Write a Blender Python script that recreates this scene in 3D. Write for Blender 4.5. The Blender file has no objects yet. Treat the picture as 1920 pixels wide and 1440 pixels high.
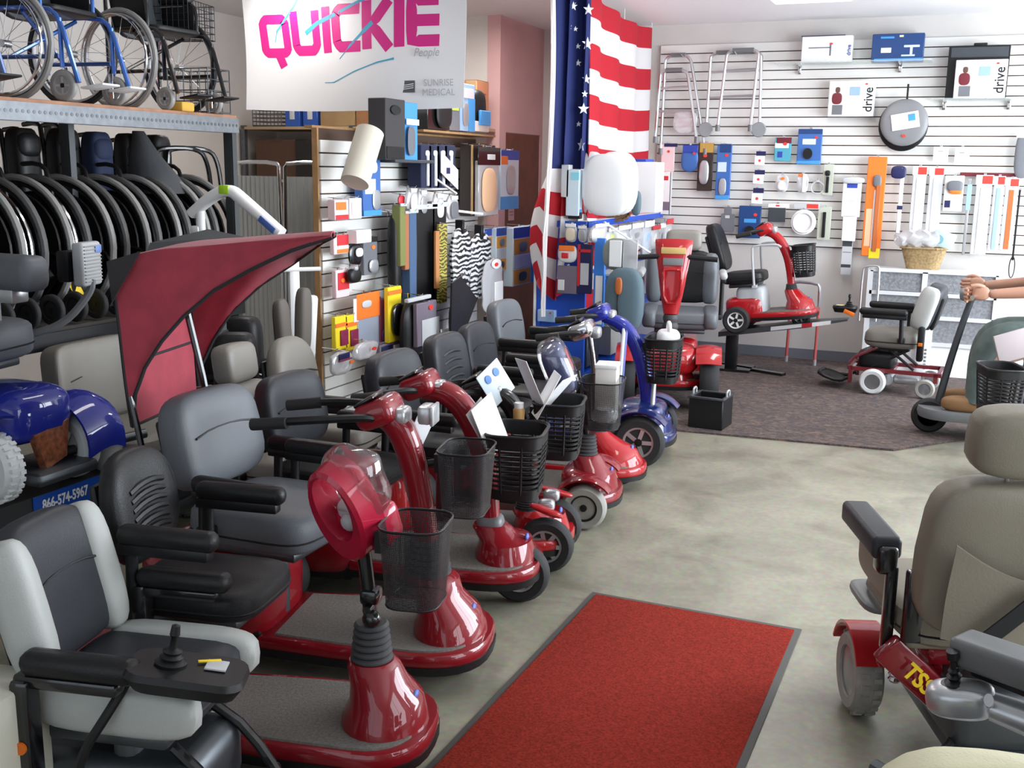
import bpy, math, random
from math import sin, cos, pi, radians as rad
from mathutils import Vector, Matrix, Euler
random.seed(7)
SC = bpy.context.scene
COL = SC.collection

# ---------------------------------------------------------------- camera
cam_data = bpy.data.cameras.new('camera')
cam = bpy.data.objects.new('camera', cam_data); COL.objects.link(cam)
cam_data.sensor_fit = 'HORIZONTAL'; cam_data.sensor_width = 36.0
cam_data.lens = 2000.0 / 1920.0 * 36.0
cam_data.clip_start = 0.05
_y, _p, _r = rad(22.5), rad(-11.4), rad(0.86)
_f = Vector((-sin(_y) * cos(_p), cos(_y) * cos(_p), sin(_p)))
_h = Vector((cos(_y), sin(_y), 0)); _u = _h.cross(_f)
_R = cos(_r) * _h + sin(_r) * _u; _U = -sin(_r) * _h + cos(_r) * _u
cam.matrix_world = Matrix(((_R.x, _U.x, -_f.x, 0), (_R.y, _U.y, -_f.y, 0), (_R.z, _U.z, -_f.z, 1.62), (0, 0, 0, 1)))
SC.camera = cam

# ---------------------------------------------------------------- light and exposure
SC.view_settings.view_transform = 'Standard'
SC.view_settings.look = 'None'
SC.view_settings.gamma = 1.0
SC.view_settings.use_curve_mapping = False
SC.view_settings.exposure = 0.35
w = bpy.data.worlds.new('world'); SC.world = w; w.use_nodes = True
bg = w.node_tree.nodes['Background']
bg.inputs[0].default_value = (0.80, 0.90, 1.0, 1); bg.inputs[1].default_value = 1.2

def area(name, loc, rot, sx, sy, power, col):
    l = bpy.data.lights.new(name, 'AREA'); l.shape = 'RECTANGLE'; l.size = sx; l.size_y = sy
    l.energy = power; l.color = col
    o = bpy.data.objects.new(name, l); COL.objects.link(o)
    o.location = loc; o.rotation_euler = rot
    return o
# daylight through the shop windows on the right and behind the camera
area('daylight_side_window', (2.75, 6.6, 1.55), (0, rad(90), 0), 2.3, 5.2, 400, (0.86, 0.93, 1.0))
area('daylight_side_window', (2.75, 1.6, 1.55), (0, rad(90), 0), 2.3, 2.6, 60, (0.90, 0.95, 1.0))
area('daylight_front_window', (-1.2, -2.2, 1.5), (rad(90), 0, pi), 4.6, 2.2, 42, (1.0, 0.97, 0.92))
# the ceiling fluorescents; last two are unseen fills added for pink wall and screen
for lx, ly, pw in ((-2.6, 4.2, 9), (-0.35, 4.0, 8), (-1.12, 7.62, 14), (-3.3, 7.4, 26), (-4.3, 6.4, 20)):
    area('ceiling_tube_and_fill', (lx, ly, 2.80), (0, 0, 0), 0.30, 1.2, pw, (1.0, 0.95, 0.90))

# ---------------------------------------------------------------- materials
MATS = {}
def mat(name, col, rough=0.5, metal=0.0, coat=0.0, trans=0.0, alpha=1.0, spec=0.5, noise=0.0, nscale=40, bump=0.0, bscale=200, sheen=0.0):
    if name in MATS: return MATS[name]
    m = bpy.data.materials.new(name); m.use_nodes = True
    nt = m.node_tree; b = nt.nodes['Principled BSDF']
    b.inputs['Base Color'].default_value = (*col, 1)
    b.inputs['Roughness'].default_value = rough
    b.inputs['Metallic'].default_value = metal
    b.inputs['Coat Weight'].default_value = coat
    b.inputs['Coat Roughness'].default_value = 0.035
    b.inputs['Transmission Weight'].default_value = trans
    b.inputs['Alpha'].default_value = alpha
    b.inputs['Specular IOR Level'].default_value = spec
    b.inputs['Sheen Weight'].default_value = sheen
    m.diffuse_color = (*col, 1)
    if noise or bump:
        tc = nt.nodes.new('ShaderNodeTexCoord')
    if noise:
        n = nt.nodes.new('ShaderNodeTexNoise'); n.inputs['Scale'].default_value = nscale; n.inputs['Detail'].default_value = 4
        r = nt.nodes.new('ShaderNodeValToRGB')
        r.color_ramp.elements[0].position = 0.3; r.color_ramp.elements[1].position = 0.7
        r.color_ramp.elements[0].color = (*[c * (1 - noise) for c in col], 1)
        r.color_ramp.elements[1].color = (*[min(1, c * (1 + noise)) for c in col], 1)
        nt.links.new(tc.outputs['Object'], n.inputs['Vector']); nt.links.new(n.outputs['Fac'], r.inputs['Fac'])
        nt.links.new(r.outputs['Color'], b.inputs['Base Color'])
    if bump:
        n2 = nt.nodes.new('ShaderNodeTexNoise'); n2.inputs['Scale'].default_value = bscale; n2.inputs['Detail'].default_value = 3
        bp = nt.nodes.new('ShaderNodeBump'); bp.inputs['Strength'].default_value = bump; bp.inputs['Distance'].default_value = 0.002
        nt.links.new(tc.outputs['Object'], n2.inputs['Vector']); nt.links.new(n2.outputs['Fac'], bp.inputs['Height'])
        nt.links.new(bp.outputs['Normal'], b.inputs['Normal'])
    MATS[name] = m
    return m
def srgb(r, g, b):
    f = lambda c: (c / 255 / 12.92) if c / 255 <= 0.04045 else ((c / 255 + 0.055) / 1.055) ** 2.4
    return (f(r), f(g), f(b))
_pc = {}
def paint(r, g, b, rough=0.45, metal=0.0, coat=0.0):
    """A plain coloured plastic or print."""
    k = (r, g, b, rough, metal, coat)
    if k not in _pc:
        _pc[k] = mat('print_%02x%02x%02x_%d%d%d' % (r, g, b, rough * 100, metal * 10, coat * 10), srgb(r, g, b), rough, metal, coat)
    return _pc[k]

RED = mat('red_metallic_paint', (0.22, 0.004, 0.010), 0.45, 0.0, 1.0, spec=0.2)
REDB = mat('bright_red_paint', (0.38, 0.006, 0.010), 0.45, 0.0, 1.0, spec=0.2)
BLUE = mat('blue_metallic_paint', (0.012, 0.022, 0.27), 0.45, 0.0, 1.0, spec=0.2)
DBLUE = mat('dark_blue_paint', (0.008, 0.02, 0.13), 0.3, 0.3, 1.0)
BLK = mat('black_plastic', (0.009, 0.009, 0.010), 0.42, spec=0.35, bump=0.15, bscale=300)
BLKG = mat('glossy_black', (0.008, 0.008, 0.009), 0.2, 0.0, 0.4)
RUB = mat('rubber', (0.018, 0.018, 0.019), 0.75, bump=0.3, bscale=120)
GREYT = mat('grey_tire', (0.30, 0.29, 0.265), 0.75, noise=0.12, nscale=20)
WHT = mat('white_tire', (0.72, 0.75, 0.75), 0.6)
CHR = mat('chrome', (0.75, 0.75, 0.76), 0.14, 1.0)
ALU = mat('brushed_aluminium', (0.62, 0.63, 0.65), 0.35, 1.0)
STL = mat('dark_steel', (0.10, 0.11, 0.12), 0.4, 0.8)
LEAB = mat('black_vinyl', (0.012, 0.012, 0.013), 0.42, spec=0.3, bump=0.35, bscale=260)
LEAG = mat('grey_vinyl', (0.115, 0.125, 0.14), 0.46, bump=0.35, bscale=260)
LEADG = mat('dark_grey_vinyl', (0.032, 0.034, 0.040), 0.42, spec=0.3, bump=0.35, bscale=260)
LEAL = mat('light_grey_vinyl', (0.44, 0.45, 0.43), 0.48, bump=0.3, bscale=260)
LEAT = mat('tan_vinyl', (0.215, 0.190, 0.145), 0.46, bump=0.35, bscale=260)
LEATL = mat('light_tan_vinyl', (0.33, 0.30, 0.23), 0.46, bump=0.35, bscale=260)
LEAM = mat('grey_beige_vinyl', (0.22, 0.205, 0.18), 0.46, bump=0.35, bscale=260)
CREAM = mat('cream_vinyl', (0.72, 0.68, 0.45), 0.45, bump=0.3, bscale=260)
DECK = mat('grey_floor_mat', (0.145, 0.135, 0.12), 0.85, noise=0.25, nscale=120, bump=0.6, bscale=220)
GRYP = mat('grey_plastic', (0.16, 0.165, 0.17), 0.4)
LGRY = mat('light_grey_plastic', (0.42, 0.43, 0.44), 0.4)
SILV = mat('silver_plastic', (0.52, 0.53, 0.55), 0.28, 0.6)
WHITE = mat('white_plastic', (0.82, 0.82, 0.82), 0.35)
CARD = mat('cardboard', (0.40, 0.255, 0.125), 0.85, noise=0.1, nscale=8)
CARDO = mat('cardboard_side', (0.36, 0.17, 0.075), 0.85, noise=0.1, nscale=8)
def film(name, body, gloss):
    m = bpy.data.materials.new(name); m.use_nodes = True; nt = m.node_tree; nt.nodes.clear()
    out = nt.nodes.new('ShaderNodeOutputMaterial'); tr = nt.nodes.new('ShaderNodeBsdfTransparent'); gl = nt.nodes.new('ShaderNodeBsdfGlossy'); df = nt.nodes.new('ShaderNodeBsdfDiffuse')
    gl.inputs['Roughness'].default_value = 0.06; df.inputs['Color'].default_value = (.85, .85, .88, 1)
    lw = nt.nodes.new('ShaderNodeLayerWeight'); lw.inputs[0].default_value = 0.35
    mr = nt.nodes.new('ShaderNodeMapRange'); mr.inputs[3].default_value = gloss; mr.inputs[4].default_value = min(1, gloss + .5); nt.links.new(lw.outputs['Fresnel'], mr.inputs[0])
    a = nt.nodes.new('ShaderNodeMixShader'); a.inputs[0].default_value = body; nt.links.new(tr.outputs[0], a.inputs[1]); nt.links.new(df.outputs[0], a.inputs[2])
    b = nt.nodes.new('ShaderNodeMixShader'); nt.links.new(mr.outputs[0], b.inputs[0]); nt.links.new(a.outputs[0], b.inputs[1]); nt.links.new(gl.outputs[0], b.inputs[2])
    nt.links.new(b.outputs[0], out.inputs[0]); MATS[name] = m; return m
CLEAR = film('clear_plastic', .03, .10)
CLEARH = film('cloudy_plastic', .46, .10)
GLASS = mat('shelf_glass', (0.72, 0.82, 0.80), 0.05, alpha=0.35, coat=0.5)
WIRE = mat('black_wire', (0.02, 0.02, 0.022), 0.4, 0.5)
ORNG = paint(225, 110, 20)
YEL = paint(235, 200, 30)
WOODE = mat('wood_edge', (0.36, 0.20, 0.085), 0.6, noise=0.2, nscale=12)
def mesh_weave(name, col, scale, cut):
    """Woven wire: a grid of holes cut through the sheet with an alpha pattern."""
    m = mat(name, col, 0.4, 0.4); nt = m.node_tree; b = nt.nodes['Principled BSDF']
    tc = nt.nodes.new('ShaderNodeTexCoord'); mp = nt.nodes.new('ShaderNodeMapping')
    mp.inputs['Scale'].default_value = (scale, scale, scale)
    nt.links.new(tc.outputs['UV'], mp.inputs['Vector'])
    sep = nt.nodes.new('ShaderNodeSeparateXYZ'); nt.links.new(mp.outputs[0], sep.inputs[0])
    outs = []
    for a in ('X', 'Y'):
        f = nt.nodes.new('ShaderNodeMath'); f.operation = 'FRACT'; nt.links.new(sep.outputs[a], f.inputs[0])
        g = nt.nodes.new('ShaderNodeMath'); g.operation = 'LESS_THAN'; g.inputs[1].default_value = cut
        nt.links.new(f.outputs[0], g.inputs[0]); outs.append(g)
    mx = nt.nodes.new('ShaderNodeMath'); mx.operation = 'MAXIMUM'
    nt.links.new(outs[0].outputs[0], mx.inputs[0]); nt.links.new(outs[1].outputs[0], mx.inputs[1])
    nt.links.new(mx.outputs[0], b.inputs['Alpha'])
    return m
WEAVE = mesh_weave('black_wire_mesh', (0.03, 0.03, 0.033), 210, 0.42)

# ---------------------------------------------------------------- mesh builder
class M:
    """Collects shapes into one mesh. T is the transform applied to what is added."""
    def __init__(s, T=None):
        s.v = []; s.f = []; s.uv = {}; s.T = T or Matrix()
    def add(s, vs, fs, T=None, uv=None):
        n = len(s.v); A = s.T @ T if T is not None else s.T
        s.v += [A @ Vector(p) for p in vs]
        if uv:
            for k, q in enumerate(fs): s.uv[len(s.f) + k] = [uv[i] for i in q]
        s.f += [tuple(i + n for i in q) for q in fs]
        return s
    def box(s, c, d, rot=None):
        x, y, z = d[0] / 2, d[1] / 2, d[2] / 2
        vs = [(a * x, b * y, e * z) for a in (-1, 1) for b in (-1, 1) for e in (-1, 1)]
        fs = [(0, 1, 3, 2), (4, 6, 7, 5), (0, 4, 5, 1), (2, 3, 7, 6), (0, 2, 6, 4), (1, 5, 7, 3)]
        return s.add(vs, fs, TR(c, rot))
    def rbox(s, c, d, r=0.01, n=2, rot=None):
        r = min(r, min(d) / 2 - 1e-5)
        hx, hy, hz = d[0] / 2 - r, d[1] / 2 - r, d[2] / 2 - r
        lon = []
        for q in range(4):
            for i in range(n + 1):
                a = (q + i / n) * pi / 2; sx = 1 if q in (0, 3) else -1; sy = 1 if q in (0, 1) else -1
                lon.append((cos(a), sin(a), sx, sy))
        vs = []; L = len(lon)
        for h in (-1, 1):
            for i in range(n + 1):
                la = (-pi / 2 + i / n * pi / 2) if h < 0 else i / n * pi / 2
                for (cx, cy, sx, sy) in lon:
                    vs.append((sx * hx + r * cos(la) * cx, sy * hy + r * cos(la) * cy, h * hz + r * sin(la)))
        fs = []; R = 2 * (n + 1)
        for i in range(R - 1):
            for j in range(L):
                k = (j + 1) % L
                fs.append((i * L + j, i * L + k, (i + 1) * L + k, (i + 1) * L + j))
        fs.append(tuple(range(L - 1, -1, -1))); fs.append(tuple((R - 1) * L + j for j in range(L)))
        return s.add(vs, fs, TR(c, rot))
    def pil(s, c, d, e=0.5, e2=None, rot=None, nu=20, nv=12, bend=None):
        """Superellipsoid cushion; e in z profile, e2 in plan; small = boxier."""
        e2 = e if e2 is None else e2
        P = lambda w, m: math.copysign(abs(w) ** m, w)
        vs = []
        for i in range(nv + 1):
            la = -pi / 2 + pi * i / nv
            for j in range(nu):
                lo = 2 * pi * (j + 0.5) / nu
                p = [d[0] / 2 * P(cos(la), e) * P(cos(lo), e2), d[1] / 2 * P(cos(la), e) * P(sin(lo), e2), d[2] / 2 * P(sin(la), e)]
                if bend: p = bend(p)
                vs.append(p)
        fs = [(i * nu + j, i * nu + (j + 1) % nu, (i + 1) * nu + (j + 1) % nu, (i + 1) * nu + j) for i in range(nv) for j in range(nu)]
        return s.add(vs, fs, TR(c, rot))
    def cyl(s, a, b, r0, r1=None, n=14, cap=True):
        r1 = r0 if r1 is None else r1
        a, b = Vector(a), Vector(b); z = (b - a).normalized()
        x = z.orthogonal().normalized(); y = z.cross(x)
        vs = []
        for p, r in ((a, r0), (b, r1)):
            for i in range(n):
                t = 2 * pi * i / n; vs.append(p + x * (r * cos(t)) + y * (r * sin(t)))
        fs = [(i, (i + 1) % n, n + (i + 1) % n, n + i) for i in range(n)]
        if cap: fs += [tuple(range(n - 1, -1, -1)), tuple(range(n, 2 * n))]
        return s.add(vs, fs)
    def tube(s, pts, r, n=8, closed=False, smooth=0):
        pts = [Vector(p) for p in pts]
        rs = list(r) if isinstance(r, (list, tuple)) else [r] * len(pts)
        for _ in range(smooth):
            np_, nr = [], []
            N = len(pts); rng = range(N) if closed else range(N - 1)
            if not closed: np_.append(pts[0]); nr.append(rs[0])
            for i in rng:
                a, b = pts[i], pts[(i + 1) % N]; ra, rb = rs[i], rs[(i + 1) % N]
                np_ += [a.lerp(b, 0.25), a.lerp(b, 0.75)]; nr += [ra * .75 + rb * .25, ra * .25 + rb * .75]
            if not closed: np_.append(pts[-1]); nr.append(rs[-1])
            pts, rs = np_, nr
        N = len(pts); vs = []; x = None
        for i in range(N):
            if closed: t = pts[(i + 1) % N] - pts[i - 1]
            else: t = pts[min(i + 1, N - 1)] - pts[max(i - 1, 0)]
            t = t.normalized() if t.length > 1e-9 else Vector((0, 0, 1))
            x = t.orthogonal().normalized() if x is None else (x - t * x.dot(t)).normalized()
            y = t.cross(x)
            for j in range(n):
                q = 2 * pi * j / n; vs.append(pts[i] + x * (rs[i] * cos(q)) + y * (rs[i] * sin(q)))
        S = N if closed else N - 1
        fs = [(i * n + j, i * n + (j + 1) % n, ((i + 1) % N) * n + (j + 1) % n, ((i + 1) % N) * n + j) for i in range(S) for j in range(n)]
        if not closed: fs += [tuple(range(n - 1, -1, -1)), tuple((N - 1) * n + j for j in range(n))]
        return s.add(vs, fs)
    def loft(s, rings, cap=True, close=True):
        n = len(rings[0]); vs = [p for r in rings for p in r]
        J = n if close else n - 1
        fs = [(i * n + j, i * n + (j + 1) % n, (i + 1) * n + (j + 1) % n, (i + 1) * n + j) for i in range(len(rings) - 1) for j in range(J)]
        if cap and close: fs += [tuple(range(n - 1, -1, -1)), tuple((len(rings) - 1) * n + j for j in range(n))]
        return s.add(vs, fs)
    def lathe(s, prof, c=(0, 0, 0), rot=None, n=20, sx=1, sy=1):
        vs = [(r * cos(2 * pi * j / n) * sx, r * sin(2 * pi * j / n) * sy, z) for r, z in prof for j in range(n)]
        fs = [(i * n + j, i * n + (j + 1) % n, (i + 1) * n + (j + 1) % n, (i + 1) * n + j) for i in range(len(prof) - 1) for j in range(n)]
        if prof[0][0] > 1e-6: fs.append(tuple(range(n - 1, -1, -1)))
        if prof[-1][0] > 1e-6: fs.append(tuple((len(prof) - 1) * n + j for j in range(n)))
        return s.add(vs, fs, TR(c, rot))
    def prism(s, out, z0, z1, top=None):
        n = len(out); top = top or out
        vs = [(x, y, z0) for x, y in out] + [(x, y, z1) for x, y in top]
        fs = [(i, (i + 1) % n, n + (i + 1) % n, n + i) for i in range(n)] + [tuple(range(n - 1, -1, -1)), tuple(range(n, 2 * n))]
        return s.add(vs, fs)
    def ext(s, out, T, th):
        """Extrude a 2-D outline (local x, z) by th along local y, both ways, with transform T."""
        n = len(out)
        vs = [(x, -th / 2, z) for x, z in out] + [(x, th / 2, z) for x, z in out]
        fs = [(i, (i + 1) % n, n + (i + 1) % n, n + i) for i in range(n)] + [tuple(range(n - 1, -1, -1)), tuple(range(n, 2 * n))]
        return s.add(vs, fs, T)
    def sheet(s, fn, nu, nv, th=0.002, uv=None):
        """Surface fn(u,v), thickened along its normals."""
        P = [[Vector(fn(i / nu, j / nv)) for j in range(nv + 1)] for i in range(nu + 1)]
        top, bot, uvs = [], [], []
        for i in range(nu + 1):
            for j in range(nv + 1):
                du = P[min(i + 1, nu)][j] - P[max(i - 1, 0)][j]; dv = P[i][min(j + 1, nv)] - P[i][max(j - 1, 0)]
                nn = du.cross(dv); nn = nn.normalized() if nn.length > 1e-12 else Vector((0, 0, 1))
                top.append(P[i][j] + nn * th / 2); bot.append(P[i][j] - nn * th / 2); uvs.append((i / nu, j / nv))
        k = nv + 1; N = len(top)
        fs = []
        for i in range(nu):
            for j in range(nv):
                a, b, c, d = i * k + j, (i + 1) * k + j, (i + 1) * k + j + 1, i * k + j + 1
                fs.append((a, b, c, d)); fs.append((N + d, N + c, N + b, N + a))
        for i in range(nu):
            a, b = i * k, (i + 1) * k; fs.append((a, N + a, N + b, b))
            a, b = i * k + nv, (i + 1) * k + nv; fs.append((b, N + b, N + a, a))
        for j in range(nv):
            a, b = j, j + 1; fs.append((b, N + b, N + a, a))
            a, b = nu * k + j, nu * k + j + 1; fs.append((a, N + a, N + b, b))
        return s.add(top + bot, fs, uv=uvs + uvs)
def TR(c=(0, 0, 0), rot=None, sc=None):
    T = Matrix.Translation(Vector(c))
    if rot is not None: T = T @ (rot if isinstance(rot, Matrix) else Euler(rot, 'XYZ').to_matrix().to_4x4())
    if sc is not None: T = T @ Matrix.Diagonal((*sc, 1))
    return T

def ob(name, m, material, parent=None, smooth=True, angle=38, label=None):
    me = bpy.data.meshes.new(name); me.from_pydata(m.v, [], m.f)
    if m.uv:
        l = me.uv_layers.new(name='UVMap')
        for p in me.polygons:
            q = m.uv.get(p.index)
            if q:
                for k, li in enumerate(p.loop_indices): l.data[li].uv = q[k]
    me.update()
    if smooth:
        me.shade_smooth()
        me.set_sharp_from_angle(angle=rad(angle))
    for k in (material if isinstance(material, (list, tuple)) else [material]): me.materials.append(k)
    o = bpy.data.objects.new(name, me); COL.objects.link(o)
    if parent is not None: o.parent = parent
    if label: o['label'] = label
    return o
def thing(name, label, cat, loc=(0, 0, 0), rz=0.0, group=None, rot=None):
    o = bpy.data.objects.new(name, None); COL.objects.link(o); o.empty_display_size = 0.1
    o.location = loc; o.rotation_euler = rot if rot is not None else (0, 0, rz)
    o['label'] = label; o['category'] = cat
    if group: o['group'] = group
    return o
def tag(o, label, cat, group=None):
    o['label'] = label; o['category'] = cat
    if group: o['group'] = group
    return o
def struct(name, m, material, smooth=False):
    o = ob(name, m, material, None, smooth); o['kind'] = 'structure'; return o
def copy_thing(t, loc, rz, label, group=None, rot=None):
    r = t.copy(); COL.objects.link(r); r.location = loc; r.rotation_euler = rot if rot is not None else (0, 0, rz); r['label'] = label
    if group: r['group'] = group
    for ch in list(t.children):
        c = ch.copy(); COL.objects.link(c); c.parent = r
        for g in list(ch.children):
            d = g.copy(); COL.objects.link(d); d.parent = c
    return r
_font = {}
def text(name, body, size, material, parent, loc, rot, sx=1.0, bold=0.0, align='CENTER', shear=0.0):
    """Raised lettering as a mesh; the letters read along local +x, face local +z before rot."""
    c = bpy.data.curves.new(name, 'FONT'); c.body = body; c.size = size; c.align_x = align; c.align_y = 'CENTER'
    c.extrude = 0.0006; c.offset = bold; c.shear = shear; c.resolution_u = 3
    tmp = bpy.data.objects.new(name, c); COL.objects.link(tmp)
    me = bpy.data.meshes.new_from_object(tmp.evaluated_get(bpy.context.evaluated_depsgraph_get()))
    bpy.data.objects.remove(tmp); bpy.data.curves.remove(c); me.materials.clear(); me.materials.append(material)
    o = bpy.data.objects.new(name, me)
    COL.objects.link(o); o.parent = parent; o.location = loc; o.rotation_euler = rot; o.scale = (sx, 1, 1)
    return o
def ell(c, rx, ry, z, n=24, ph=0.0):
    return [(c[0] + rx * cos(2 * pi * i / n + ph), c[1] + ry * sin(2 * pi * i / n + ph), z) for i in range(n)]
def rrect(w, h, r, n=4):
    """Rounded rectangle outline centred on 0."""
    o = []
    for (cx, cy, a0) in ((w / 2 - r, h / 2 - r, 0), (-w / 2 + r, h / 2 - r, 90), (-w / 2 + r, -h / 2 + r, 180), (w / 2 - r, -h / 2 + r, 270)):
        for i in range(n + 1):
            a = rad(a0 + 90 * i / n); o.append((cx + r * cos(a), cy + r * sin(a)))
    return o

# ---------------------------------------------------------------- the setting
def tex_floor():
    m = mat('polished_concrete', (0.40, 0.38, 0.33), 0.32); nt = m.node_tree; b = nt.nodes['Principled BSDF']
    tc = nt.nodes.new('ShaderNodeTexCoord')
    n1 = nt.nodes.new('ShaderNodeTexNoise'); n1.inputs['Scale'].default_value = 2.4; n1.inputs['Detail'].default_value = 7; n1.inputs['Roughness'].default_value = 0.62; n1.inputs['Distortion'].default_value = 0.6
    r = nt.nodes.new('ShaderNodeValToRGB'); e = r.color_ramp.elements
    e[0].position = 0.30; e[0].color = (0.165, 0.152, 0.115, 1); e[1].position = 0.72; e[1].color = (0.335, 0.315, 0.245, 1)
    q = e.new(0.5); q.color = (0.26, 0.245, 0.188, 1)
    n2 = nt.nodes.new('ShaderNodeTexNoise'); n2.inputs['Scale'].default_value = 38; n2.inputs['Detail'].default_value = 5
    mx = nt.nodes.new('ShaderNodeMix'); mx.data_type = 'RGBA'; mx.blend_type = 'OVERLAY'; mx.inputs[0].default_value = 0.35
    nt.links.new(tc.outputs['Object'], n1.inputs['Vector']); nt.links.new(tc.outputs['Object'], n2.inputs['Vector'])
    nt.links.new(n1.outputs['Fac'], r.inputs['Fac']); nt.links.new(r.outputs[0], mx.inputs[6]); nt.links.new(n2.outputs['Color'], mx.inputs[7])
    nt.links.new(mx.outputs[2], b.inputs['Base Color'])
    rr = nt.nodes.new('ShaderNodeMapRange'); rr.inputs[3].default_value = 0.22; rr.inputs[4].default_value = 0.5
    nt.links.new(n1.outputs['Fac'], rr.inputs[0]); nt.links.new(rr.outputs[0], b.inputs['Roughness'])
    return m
def tex_carpet():
    m = mat('patterned_carpet', (0.1, 0.08, 0.07), 0.95); nt = m.node_tree; b = nt.nodes['Principled BSDF']
    tc = nt.nodes.new('ShaderNodeTexCoord'); mp = nt.nodes.new('ShaderNodeMapping'); mp.inputs['Scale'].default_value = (1.0, 1.8, 1)
    nt.links.new(tc.outputs['Object'], mp.inputs[0])
    n1 = nt.nodes.new('ShaderNodeTexNoise'); n1.inputs['Scale'].default_value = 15; n1.inputs['Detail'].default_value = 6; n1.inputs['Roughness'].default_value = .7; n1.inputs['Distortion'].default_value = 1.5
    r = nt.nodes.new('ShaderNodeValToRGB'); e = r.color_ramp.elements; r.color_ramp.interpolation = 'LINEAR'
    e[0].position = 0.36; e[0].color = (0.042, 0.042, 0.062, 1); e[1].position = 0.66; e[1].color = (0.21, 0.115, 0.065, 1)
    q = e.new(0.47); q.color = (0.075, 0.052, 0.045, 1); q = e.new(0.56); q.color = (0.125, 0.095, 0.088, 1)
    nt.links.new(mp.outputs[0], n1.inputs['Vector']); nt.links.new(n1.outputs['Fac'], r.inputs[0]); nt.links.new(r.outputs[0], b.inputs['Base Color'])
    bp = nt.nodes.new('ShaderNodeBump'); bp.inputs['Strength'].default_value = 0.7; bp.inputs['Distance'].default_value = 0.004
    n2 = nt.nodes.new('ShaderNodeTexNoise'); n2.inputs['Scale'].default_value = 160
    nt.links.new(tc.outputs['Object'], n2.inputs['Vector']); nt.links.new(n2.outputs['Fac'], bp.inputs['Height']); nt.links.new(bp.outputs[0], b.inputs['Normal'])
    return m
FLOOR = tex_floor(); CARPET = tex_carpet()
WALLW = mat('off_white_wall_paint', (0.66, 0.63, 0.60), 0.8, noise=0.03, nscale=3, bump=0.08, bscale=90)
WALLB = mat('grey_white_wall_paint', (0.60, 0.575, 0.55), 0.8, noise=0.03, nscale=3)
PINK = mat('pink_wall_paint', (0.66, 0.41, 0.41), 0.8, noise=0.04, nscale=4, bump=0.08, bscale=90)
CEIL = mat('white_ceiling_paint', (0.80, 0.785, 0.79), 0.9, bump=0.15, bscale=120)
SLAT = mat('white_slatwall_board', (0.74, 0.73, 0.70), 0.45)
GROOVE = mat('slatwall_groove', (0.075, 0.042, 0.028), 0.8)
BASE = mat('grey_vinyl_base', (0.16, 0.17, 0.20), 0.6)
MAHOG = mat('mahogany_door', (0.17, 0.035, 0.016), 0.45, noise=0.25, nscale=6)

X0, X1, Y0, Y1, ZC = -5.95, 2.6, -2.0, 9.585, 2.88
m = M(); m.box(((X0 + X1) / 2, (Y0 + Y1) / 2, -0.05), (X1 - X0 + .4, Y1 - Y0 + .4, 0.1)); struct('floor', m, FLOOR)
m = M(); m.box(((X0 + X1) / 2, (Y0 + Y1) / 2, ZC + 0.05), (X1 - X0 + .4, Y1 - Y0 + .4, 0.1)); struct('ceiling', m, CEIL)
m = M(); m.box(((-3.7 + X1) / 2, Y1 + 0.06, ZC / 2), (X1 + 3.7, 0.12, ZC)); struct('wall_back', m, WALLB)
m = M(); m.box((X0 - 0.06, (Y0 + 8.6) / 2, ZC / 2), (0.12, 8.6 - Y0, ZC)); struct('wall_left', m, WALLW)
m = M(); m.box(((X0 - 3.82) / 2, 8.63, ZC / 2), (-3.82 - X0, 0.12, ZC)); struct('wall_return', m, WALLW)
# the pink side of the back room, with its doorway
m = M(); m.box((-3.76, 8.64, ZC / 2), (0.12, 0.14, ZC)); m.box((-3.76, 9.12, (1.93 + ZC) / 2), (0.12, 0.82, ZC - 1.93)); m.box((-3.76, 9.555, ZC / 2), (0.12, 0.06, ZC)); struct('wall_pink', m, PINK)
d = ob('door_1', M().box((-3.73, 9.118, 0.965), (0.05, 0.80, 1.92)), MAHOG, None, False); d['kind'] = 'structure'
ob('door_handle', M().cyl((-3.70, 8.80, 0.95), (-3.64, 8.80, 0.95), 0.012).pil((-3.63, 8.80, .95), (.05, .05, .05), 1), CHR, d)
# right wall and front wall with their shop windows
def wall_window(name, axis, pos, a0, a1, z0, z1, wa, wb):
    m = M()
    def seg(p, q, r, s):
        if q - p < 1e-3 or s - r < 1e-3: return
        c = ((p + q) / 2, (r + s) / 2)
        if axis == 'x': m.box((pos, c[0], c[1]), (0.12, q - p, s - r))
        else: m.box((c[0], pos, c[1]), (q - p, 0.12, s - r))
    seg(wa, a0[0], 0, ZC); seg(a0[-1] if False else a1[-1], wb, 0, ZC)
    for i in range(len(a0)):
        seg(a0[i], a1[i], 0, z0); seg(a0[i], a1[i], z1, ZC)
        if i: seg(a1[i - 1], a0[i], 0, ZC)
    struct(name, m, WALLW)
wall_window('wall_right', 'x', X1 + .06, [0.3, 4.0], [2.9, 9.2], 0.4, 2.7, Y0, Y1)
wall_window('wall_front', 'y', Y0 - .06, [-3.5], [1.1], 0.4, 2.6, X0, X1)
k = 0
for axis, pos, a0, a1, z0, z1 in (('x', X1 + .06, 0.3, 2.9, .4, 2.7), ('x', X1 + .06, 4.0, 9.2, .4, 2.7), ('y', Y0 - .06, -3.5, 1.1, .4, 2.6)):
    k += 1; m = M(); n = max(2, round((a1 - a0) / 1.3))
    for i in range(n + 1):
        a = a0 + (a1 - a0) * i / n
        m.box((pos, a, (z0 + z1) / 2) if axis == 'x' else (a, pos, (z0 + z1) / 2), (.06, .06, z1 - z0))
    for z in (z0 + .03, z1 - .03):
        c = (a0 + a1) / 2
        m.box((pos, c, z) if axis == 'x' else (c, pos, z), (.06, a1 - a0, .06) if axis == 'x' else (a1 - a0, .06, .06))
    struct('window_%d' % k, m, ALU)
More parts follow.
